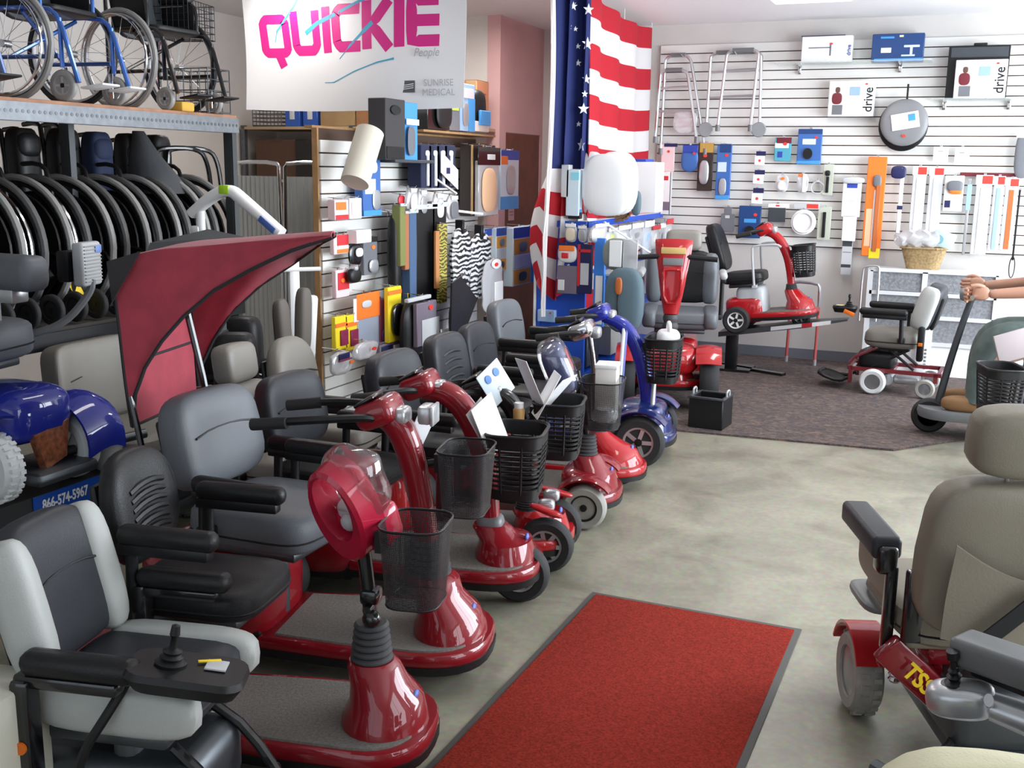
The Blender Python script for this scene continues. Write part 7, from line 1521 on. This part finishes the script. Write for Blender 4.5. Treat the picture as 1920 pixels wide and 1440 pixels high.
P('glove_pack', 'black and white gloves pack below a small white box', 'gloves', 'lower packs on the gondola slatwall', (-3.340, 5.550, 1.038), 90, 0.147, 0.133, 0.030, [('pack_card', 'e', 0, 0, 1, 1, 0, 0, 'gbk'), ('white_print', 'e', 0.3, 0.2, 0.85, 0.6, 0, 0.015, 'wht')], 0.08)
P('white_carton', 'small white carton standing out above the gloves pack', 'box', 'lower packs on the gondola slatwall', (-3.340, 5.566, 1.174), 90, 0.171, 0.079, 0.070, [('carton', 'b', 0, 0, 1, 1, 0, 0, 'wht')], 0.0)
P('blister_pack', 'dark grey pack with an orange dot and a chrome part', 'pack', 'lower packs on the gondola slatwall', (-3.360, 5.740, 0.970), 90, 0.167, 0.229, 0.030, [('pack_card', 'b', 0, 0, 1, 1, 0, 0, 'gry'), ('dark_header', 'b', 0, 0, 1, 0.14, 0, 0.004, 'blk'), ('orange_dot', 'c', 0.55, 0.22, 0.82, 0.34, 0, 0.004, 'ora'), ('chrome_part', 'e', 0.3, 0.6, 0.95, 0.95, 0, 0.02, 'slv')], 0.06)
P('blister_pack', 'broad pack with a bright orange header over a grey pad', 'pack', 'lower packs on the gondola slatwall', (-3.320, 5.632, 0.503), 90, 0.280, 0.367, 0.030, [('grey_pad', 'b', 0.06, 0.4, 1, 1, 0, 0, 'gpd'), ('orange_header', 'b', 0.0, 0, 0.98, 0.42, 0, 0.006, 'ora'), ('white_edge', 'b', -0.12, 0.06, 0.08, 0.44, 0, 0.004, 'wht'), ('silver_print', 'e', 0.2, 0.12, 0.6, 0.24, 0.004, 0.01, 'lgy'), ('red_dot', 'c', 0.48, 0.9, 0.66, 0.98, 0, 0.004, 'red')], 0.08)
P('blister_pack', 'yellow pack with a maroon grip, left of a pair beside the grey pad', 'pack', 'yellow and maroon packs', (-3.320, 5.324, 0.565), 90, 0.129, 0.198, 0.030, [('pack_card', 'b', 0, 0, 1, 1, 0, 0, 'yel'), ('orange_band', 'b', 0.0, 0.2, 1, 0.32, 0, 0.003, 'ora'), ('maroon_grip', 'b', 0.35, 0.42, 0.98, 0.88, 0, 0.012, 'mrn')], 0.08)
P('blister_pack', 'yellow pack with a maroon grip, right of a pair beside the grey pad', 'pack', 'yellow and maroon packs', (-3.320, 5.437, 0.545), 90, 0.133, 0.211, 0.030, [('pack_card', 'b', 0, 0, 1, 1, 0, 0, 'yel'), ('orange_band', 'b', 0.0, 0.2, 1, 0.32, 0, 0.003, 'ora'), ('maroon_grip', 'b', 0.35, 0.42, 0.98, 0.88, 0, 0.012, 'mrn')], 0.08)
P('blister_pack', 'purple-pink pack right of the broad orange header pack', 'pack', 'lower packs on the gondola slatwall', (-3.320, 5.827, 0.541), 90, 0.135, 0.270, 0.030, [('pack_card', 'b', 0, 0, 1, 1, 0, 0, 'pur'), ('purple_bulb', 'e', 0.2, 0.7, 0.9, 1, 0, 0.02, 'pur2')], 0.08)
P('blister_pack', 'tall yellow framed pack with tangled parts beside the black bags', 'pack', 'lower packs on the gondola slatwall', (-3.260, 5.861, 0.541), 90, 0.171, 0.347, 0.030, [('pack_card', 'b', 0, 0, 1, 1, 0, 0, 'yel'), ('orange_band', 'b', 0.0, 0.06, 1, 0.14, 0, 0.003, 'ora'), ('tangled_parts', 'e', 0.15, 0.3, 1.1, 0.9, 0, 0.03, 'gbk')], 0.1)
P('black_bag', 'black hanging bag with straps and a white top bar', 'bag', 'lower packs on the gondola slatwall', (-3.200, 5.987, 0.354), 90, 0.346, 0.471, 0.080, [('bag_body', 'e', 0, 0.04, 1, 1, 0, 0, 'blk'), ('white_bar', 'b', -0.1, 0, 0.8, 0.05, 0, 0.03, 'lgy'), ('bag_strap', 'b', 0.4, 0.1, 0.5, 0.7, 0, 0.01, 'gbk')], 0.12)
P('blister_pack', 'grey-mauve pack with a pale card behind the ribbed black seat', 'pack', 'lower packs on the gondola slatwall', (-3.120, 6.043, 0.508), 90, 0.304, 0.275, 0.030, [('pack_card', 'b', 0, 0, 0.9, 1, 0, 0, 'mau'), ('pale_card', 'b', 0.2, 0.4, 1.0, 1, 0, 0.006, 'lgy'), ('red_dot', 'c', 0.5, 0.08, 0.7, 0.2, 0, 0.008, 'red')], 0.12)
P('blister_pack', 'dark printed pack with a white label under the purple pack', 'pack', 'lower packs on the gondola slatwall', (-3.280, 5.857, 0.430), 90, 0.343, 0.109, 0.040, [('pack_card', 'b', 0, 0, 1, 1, 0, 0, 'mau'), ('white_label', 'b', 0.5, 0.2, 0.9, 0.6, 0, 0.006, 'wht'), ('navy_print', 'b', 0.05, 0.1, 0.45, 0.5, 0, 0.006, 'navy')], 0.08)
P('clear_pack', 'clear bag with blue and red print and an orange dot above a black seat', 'pack', 'lower packs on the gondola slatwall', (-3.240, 5.191, 0.445), 90, 0.228, 0.136, 0.050, [('bag_film', 'e', 0, 0, 1, 1, 0, 0, 'cld'), ('blue_top', 'b', 0.2, 0.05, 0.7, 0.3, 0, 0.01, 'navy'), ('red_line', 'b', 0.2, 0.3, 0.8, 0.38, 0, 0.01, 'mrn'), ('orange_dot', 'c', 0.65, 0.42, 0.85, 0.56, 0.01, 0.006, 'ora')], 0.1)
P('clear_pack', 'crumpled clear bag with a red dot at the foot of the grey pad', 'pack', 'lower packs on the gondola slatwall', (-3.220, 5.431, 0.502), 90, 0.277, 0.103, 0.050, [('bag_film', 'e', 0, 0, 1, 1, 0, 0, 'cld'), ('red_dot', 'c', 0.5, 0.3, 0.68, 0.5, 0.02, 0.006, 'red')], 0.1)
P('product_box', 'tan folded carton at the foot of the black hanging bag', 'box', 'lower packs on the gondola slatwall', (-3.220, 5.912, 0.288), 90, 0.347, 0.180, 0.080, [('carton', 'b', 0, 0, 1, 1, 0, 0, 'tan'), ('white_patch', 'b', 0.3, 0.4, 0.6, 0.65, 0, 0.006, 'wht')], 0)
P('white_pack', 'white torn packet below the flat black tote', 'pack', 'lower packs on the gondola slatwall', (-3.060, 6.232, 0.531), 90, 0.174, 0.064, 0.020, [('packet', 's', 0, 0, 1, 1, 0, 0, 'wht')], 0)
P('product_box', 'blue and pale card pack low on the blue endcap', 'box', 'goods on the blue endcap', (-2.782, 7.403, 0.510), 0, 0.136, 0.088, 0.050, [('carton', 'b', 0, 0, 1, 1, 0, 0, 'pbl'), ('red_dot', 'c', 0.7, 0.15, 0.82, 0.3, 0, 0.004, 'red')], 0)
P('blister_pack', 'orange and white pouch pack on the endcap beside the flag', 'pack', 'goods on the blue endcap', (-2.608, 7.330, 0.960), 0, 0.148, 0.131, 0.040, [('pouch', 'e', 0, 0, 1, 1, 0, 0, 'wht'), ('orange_top', 'b', 0.1, 0.05, 0.9, 0.34, 0, 0.01, 'ora'), ('red_mark', 'b', 0.25, 0.45, 0.6, 0.75, 0, 0.012, 'bry'), ('blue_header', 'b', 0.0, -0.1, 1, 0.06, 0, 0.004, 'navy')], 0.05)
P('blister_pack', 'clear grey pack with a white tag below the orange pouch', 'pack', 'goods on the blue endcap', (-2.605, 7.330, 0.735), 0, 0.152, 0.202, 0.030, [('bag_film', 'b', 0, 0, 1, 1, 0, 0, 'mau'), ('white_tag', 'b', 0.05, 0.5, 0.38, 0.88, 0, 0.006, 'wht')], 0.05)
P('blister_pack', 'tall red-edged blue pack with a white panel on the endcap', 'pack', 'goods on the blue endcap', (-2.473, 7.330, 0.743), 0, 0.109, 0.354, 0.030, [('pack_card', 'b', 0, 0, 1, 1, 0, 0, 'navy'), ('red_edge', 'b', 0, 0, 0.18, 0.85, 0, 0.004, 'bry'), ('white_panel', 'b', 0.22, 0.38, 0.8, 0.82, 0, 0.004, 'lgy'), ('red_band', 'b', 0.1, 0.1, 0.9, 0.16, 0, 0.004, 'bry')], 0.05)
P('vertical_sign', 'narrow bright blue sign with white vertical lettering on the endcap corner', 'sign', None, (-2.362, 7.330, 0.509), 0, 0.081, 0.637, 0.030, [('sign_board', 'b', 0, 0, 1, 1, 0, 0, 'sky'), ('sign_lettering', 'b', 0.2, 0.42, 0.85, 0.82, 0, 0.003, 'wht'), ('sign_logo', 'b', 0.2, 0.9, 0.9, 0.97, 0, 0.003, 'wht')], 0)
P('framed_pack', 'blue framed panel pack beside the vertical sign', 'pack', None, (-2.267, 7.300, 0.674), 0, 0.080, 0.221, 0.020, [('panel', 'b', 0, 0, 1, 1, 0, 0, 'mbl'), ('pale_frame', 'b', 0.82, 0, 1, 1, 0, 0.006, 'pbl'), ('top_frame', 'b', 0, 0, 1, 0.06, 0, 0.006, 'pbl')], 0)
P('bagged_cushion', 'grey cushion with a large white label hanging on the blue shelf', 'cushion', None, (-2.178, 7.220, 0.936), 0, 0.241, 0.223, 0.080, [('cushion', 'e', 0, 0, 0.88, 1, 0, 0, 'ggy'), ('white_label', 'b', 0.25, 0.06, 0.62, 0.88, 0, 0.01, 'wht'), ('clear_sleeve', 'b', 0.66, 0.0, 1.1, 0.9, 0, 0.01, 'cld')], 0)
P('slate_cushion', 'tall slate blue foam cushion standing behind the blue scooter tiller', 'cushion', None, (-2.094, 7.120, 0.517), 0, 0.276, 0.453, 0.120, [('cushion', 'e', 0, 0, 1, 1, 0, 0, 'slt')], 0)
P('paddle', 'brown wooden paddle on a thin rod standing by the slate cushion', 'paddle', None, (-2.119, 7.000, 0.598), 0, 0.061, 0.308, 0.020, [('paddle_blade', 'e', 0.1, 0, 0.9, 0.38, 0, 0, 'wod'), ('rod', 'b', 0.35, 0.36, 0.5, 1, 0, -0.01, 'blk')], 0)
P('raised_seat', 'white moulded raised seat, nearest of the stack on the blue shelf unit', 'seat', 'white seats on the blue unit', (-2.354, 7.440, 1.298), 0, 0.367, 0.439, 0.100, [('seat_shell', 'e', 0, 0, 1, 1, 0, 0, 'wgl')], 0)
P('raised_seat', 'white moulded raised seat behind the nearest one, to its left', 'seat', 'white seats on the blue unit', (-2.535, 7.600, 1.306), 0, 0.247, 0.448, 0.100, [('seat_shell', 'e', 0, 0, 1, 1, 0, 0, 'wgl')], 0)
P('raised_seat', 'white moulded raised seat showing its rounded top right of the nearest', 'seat', 'white seats on the blue unit', (-2.378, 7.750, 1.295), 0, 0.330, 0.463, 0.100, [('seat_shell', 'e', 0, 0, 1, 1, 0, 0, 'wgl')], 0)
P('white_box', 'long white carton with a blue lid strip on the blue shelf unit', 'box', 'goods on top of the blue shelf unit', (-2.279, 8.150, 1.313), 0, 0.281, 0.373, 0.220, [('carton', 'b', 0, 0, 1, 1, 0, 0, 'wht'), ('blue_strip', 'b', 0, -0.06, 0.7, 0.0, 0, 0.0, 'blu')], 0)
P('seat_carton', 'pale aqua printed carton edge beside the white seats', 'box', 'goods on top of the blue shelf unit', (-2.594, 7.420, 1.295), 0, 0.098, 0.327, 0.080, [('carton', 'b', 0, 0, 1, 1, 0, 0, 'pal'), ('aqua_square', 'b', 0.4, 0.06, 1, 0.22, 0, 0.004, 'aqu'), ('grey_face', 'b', -0.4, -0.1, 0.2, 0.6, 0, 0.0, 'lgy')], 0)
P('pill_bottle', 'white bottle standing at the left end of the blue shelf unit', 'bottle', 'goods on top of the blue shelf unit', (-2.652, 7.450, 1.288), 0, 0.050, 0.185, 0.040, [('bottle', 'e', 0, 0, 1, 1, 0, 0, 'wht')], 0)
P('small_box', 'small dark box by the white bottle on the blue shelf unit', 'box', 'goods on top of the blue shelf unit', (-2.586, 7.420, 1.272), 0, 0.090, 0.046, 0.060, [('carton', 'b', 0, 0, 1, 1, 0, 0, 'blk'), ('blue_top', 'b', 0, -0.5, 1, 0, 0, 0, 'lbl')], 0)
P('blue_bottle', 'dark blue bottle with a red cap beside the wicker tray', 'bottle', 'goods on top of the blue shelf unit', (-2.256, 7.850, 1.291), 0, 0.075, 0.205, 0.060, [('bottle', 'e', 0, 0.1, 1, 1, 0, 0, 'slt'), ('red_cap', 'c', 0.35, 0.32, 0.65, 0.46, 0, 0.006, 'red')], 0)
P('printed_pack', 'tall pink-lettered white pack beside the wicker tray', 'pack', 'goods on top of the blue shelf unit', (-2.449, 9.450, 1.241), 0, 0.088, 0.375, 0.030, [('pack_card', 'b', 0, 0, 1, 1, 0, 0, 'wht'), ('pink_print', 'b', 0.2, 0.1, 0.7, 0.2, 0, 0.004, 'bry'), ('mauve_print', 'b', 0.2, 0.7, 0.9, 0.9, 0, 0.004, 'mau'), ('grey_side', 'b', 0.85, 0, 1.05, 1, 0, 0, 'lgy')], 0)
P('bagged_goods', 'crumpled clear bag with beige contents at the blue unit corner', 'pack', 'bagged goods on the aisle side of the blue unit', (-2.430, 7.396, 1.106), 90, 0.344, 0.134, 0.050, [('bag_film', 'e', 0, 0, 1, 1, 0, 0, 'cld'), ('contents', 'e', 0.15, 0.2, 0.85, 0.9, 0, 0.0, 'bge'), ('header', 'b', 0.05, -0.04, 0.95, 0.14, 0, 0.004, 'wht')], 0.05)
P('bagged_goods', 'clear bag with green speckled label under the blue rail', 'pack', 'bagged goods on the aisle side of the blue unit', (-2.420, 7.659, 1.064), 90, 0.289, 0.134, 0.050, [('bag_film', 'e', 0, 0, 1, 1, 0, 0, 'cld'), ('contents', 'e', 0.15, 0.2, 0.85, 0.9, 0, 0.0, 'lgn'), ('header', 'b', 0.05, -0.04, 0.95, 0.14, 0, 0.004, 'wht')], 0.05)
P('bagged_goods', 'white bagged pack under the middle of the blue rail', 'pack', 'bagged goods on the aisle side of the blue unit', (-2.410, 7.899, 1.017), 90, 0.361, 0.188, 0.050, [('bag_film', 'e', 0, 0, 1, 1, 0, 0, 'cld'), ('contents', 'e', 0.15, 0.2, 0.85, 0.9, 0, 0.0, 'wht'), ('header', 'b', 0.05, -0.04, 0.95, 0.14, 0, 0.004, 'wht')], 0.05)
P('bagged_goods', 'silver bagged pack under the blue rail, beside the white one', 'pack', 'bagged goods on the aisle side of the blue unit', (-2.430, 8.328, 0.980), 90, 0.365, 0.223, 0.050, [('bag_film', 'e', 0, 0, 1, 1, 0, 0, 'cld'), ('contents', 'e', 0.15, 0.2, 0.85, 0.9, 0, 0.0, 'slv'), ('header', 'b', 0.05, -0.04, 0.95, 0.14, 0, 0.004, 'wht')], 0.05)
P('bagged_goods', 'clear bagged pack with pale blue contents under the blue rail', 'pack', 'bagged goods on the aisle side of the blue unit', (-2.420, 8.639, 0.925), 90, 0.325, 0.283, 0.050, [('bag_film', 'e', 0, 0, 1, 1, 0, 0, 'cld'), ('contents', 'e', 0.15, 0.2, 0.85, 0.9, 0, 0.0, 'pbl'), ('header', 'b', 0.05, -0.04, 0.95, 0.14, 0, 0.004, 'wht')], 0.05)
P('bagged_goods', 'white and red pack near the back end of the blue rail', 'pack', 'bagged goods on the aisle side of the blue unit', (-2.410, 8.832, 0.967), 90, 0.271, 0.198, 0.050, [('bag_film', 'e', 0, 0, 1, 1, 0, 0, 'cld'), ('contents', 'e', 0.15, 0.2, 0.85, 0.9, 0, 0.0, 'wht'), ('header', 'b', 0.05, -0.04, 0.95, 0.14, 0, 0.004, 'bry')], 0.05)
P('bagged_goods', 'grey tube pack near the back end of the blue rail', 'pack', 'bagged goods on the aisle side of the blue unit', (-2.430, 9.114, 0.939), 90, 0.214, 0.232, 0.050, [('bag_film', 'e', 0, 0, 1, 1, 0, 0, 'cld'), ('contents', 'e', 0.15, 0.2, 0.85, 0.9, 0, 0.0, 'gry'), ('header', 'b', 0.05, -0.04, 0.95, 0.14, 0, 0.004, 'wht')], 0.05)
P('bagged_goods', 'red-topped white pack at the very end of the blue rail', 'pack', 'bagged goods on the aisle side of the blue unit', (-2.420, 9.309, 0.936), 90, 0.260, 0.265, 0.050, [('bag_film', 'e', 0, 0, 1, 1, 0, 0, 'cld'), ('contents', 'e', 0.15, 0.2, 0.85, 0.9, 0, 0.0, 'wht'), ('header', 'b', 0.05, -0.04, 0.95, 0.14, 0, 0.004, 'bry')], 0.05)
P('clear_pack', 'clear pink-printed pack under the navy sleeves, beside the red tag', 'pack', 'clear packs under the navy sleeves', (-3.260, 6.096, 1.339), 90, 0.129, 0.154, 0.040, [('bag_film', 'e', 0, 0, 1, 1, 0, 0, 'cld'), ('contents', 'e', 0.15, 0.25, 0.85, 0.95, 0, 0.01, 'ppk'), ('white_tag', 'b', 0.2, 0.02, 0.8, 0.18, 0, 0.006, 'wht')], 0.06)
P('clear_pack', 'clear silver pack under the second navy sleeve', 'pack', 'clear packs under the navy sleeves', (-3.260, 6.236, 1.321), 90, 0.119, 0.157, 0.040, [('bag_film', 'e', 0, 0, 1, 1, 0, 0, 'cld'), ('contents', 'e', 0.15, 0.25, 0.85, 0.95, 0, 0.01, 'slv'), ('white_tag', 'b', 0.2, 0.02, 0.8, 0.18, 0, 0.006, 'wht')], 0.06)
P('clear_pack', 'clear white hanger pack under the white slanted card', 'pack', 'clear packs under the navy sleeves', (-3.260, 6.473, 1.285), 90, 0.142, 0.169, 0.040, [('bag_film', 'e', 0, 0, 1, 1, 0, 0, 'cld'), ('contents', 'e', 0.15, 0.25, 0.85, 0.95, 0, 0.01, 'wht'), ('white_tag', 'b', 0.2, 0.02, 0.8, 0.18, 0, 0.006, 'wht')], 0.06)
P('clear_pack', 'clear grey pack low beside the belts, with a white tag', 'pack', 'clear packs under the navy sleeves', (-3.260, 6.692, 1.270), 90, 0.167, 0.167, 0.040, [('bag_film', 'e', 0, 0, 1, 1, 0, 0, 'cld'), ('contents', 'e', 0.15, 0.25, 0.85, 0.95, 0, 0.01, 'gry'), ('white_tag', 'b', 0.2, 0.02, 0.8, 0.18, 0, 0.006, 'wht')], 0.06)
P('red_tag', 'red ribbon tag hanging at the left of the clear pack row', 'tag', None, (-3.280, 6.027, 1.381), 90, 0.084, 0.066, 0.020, [('ribbon', 'e', 0, 0, 1, 1, 0, 0, 'bry')], 0.06)
P('black_sleeve', 'black sleeve hanging behind the olive cover on the gondola', 'sleeve', 'plain black sleeves', (-3.320, 5.949, 0.799), 90, 0.096, 0.536, 0.080, [('sleeve_body', 'e', 0, 0, 1, 1, 0, 0, 'blk')], 0.06)
P('black_sleeve', 'black sleeve hanging behind the patterned strip on the gondola', 'sleeve', 'plain black sleeves', (-3.320, 6.883, 0.390), 90, 0.229, 0.311, 0.080, [('sleeve_body', 'e', 0, 0, 1, 1, 0, 0, 'blk')], 0.06)
P('bagged_goods', 'beige bagged pack under the white shelf rim, nearest the flag', 'pack', 'bagged goods on the endcap', (-2.583, 7.330, 1.108), 0, 0.089, 0.129, 0.040, [('bag_film', 'e', 0, 0, 1, 1, 0, 0, 'cld'), ('contents', 'e', 0.1, 0.2, 0.9, 0.9, 0, 0.01, 'bge'), ('header', 'b', 0.05, -0.04, 0.95, 0.14, 0, 0.004, 'wht')], 0.05)
P('bagged_goods', 'silvery bagged pack under the white shelf rim, right of the beige one', 'pack', 'bagged goods on the endcap', (-2.494, 7.330, 1.111), 0, 0.072, 0.114, 0.040, [('bag_film', 'e', 0, 0, 1, 1, 0, 0, 'cld'), ('contents', 'e', 0.1, 0.2, 0.9, 0.9, 0, 0.01, 'slv'), ('header', 'b', 0.05, -0.04, 0.95, 0.14, 0, 0.004, 'wht')], 0.05)
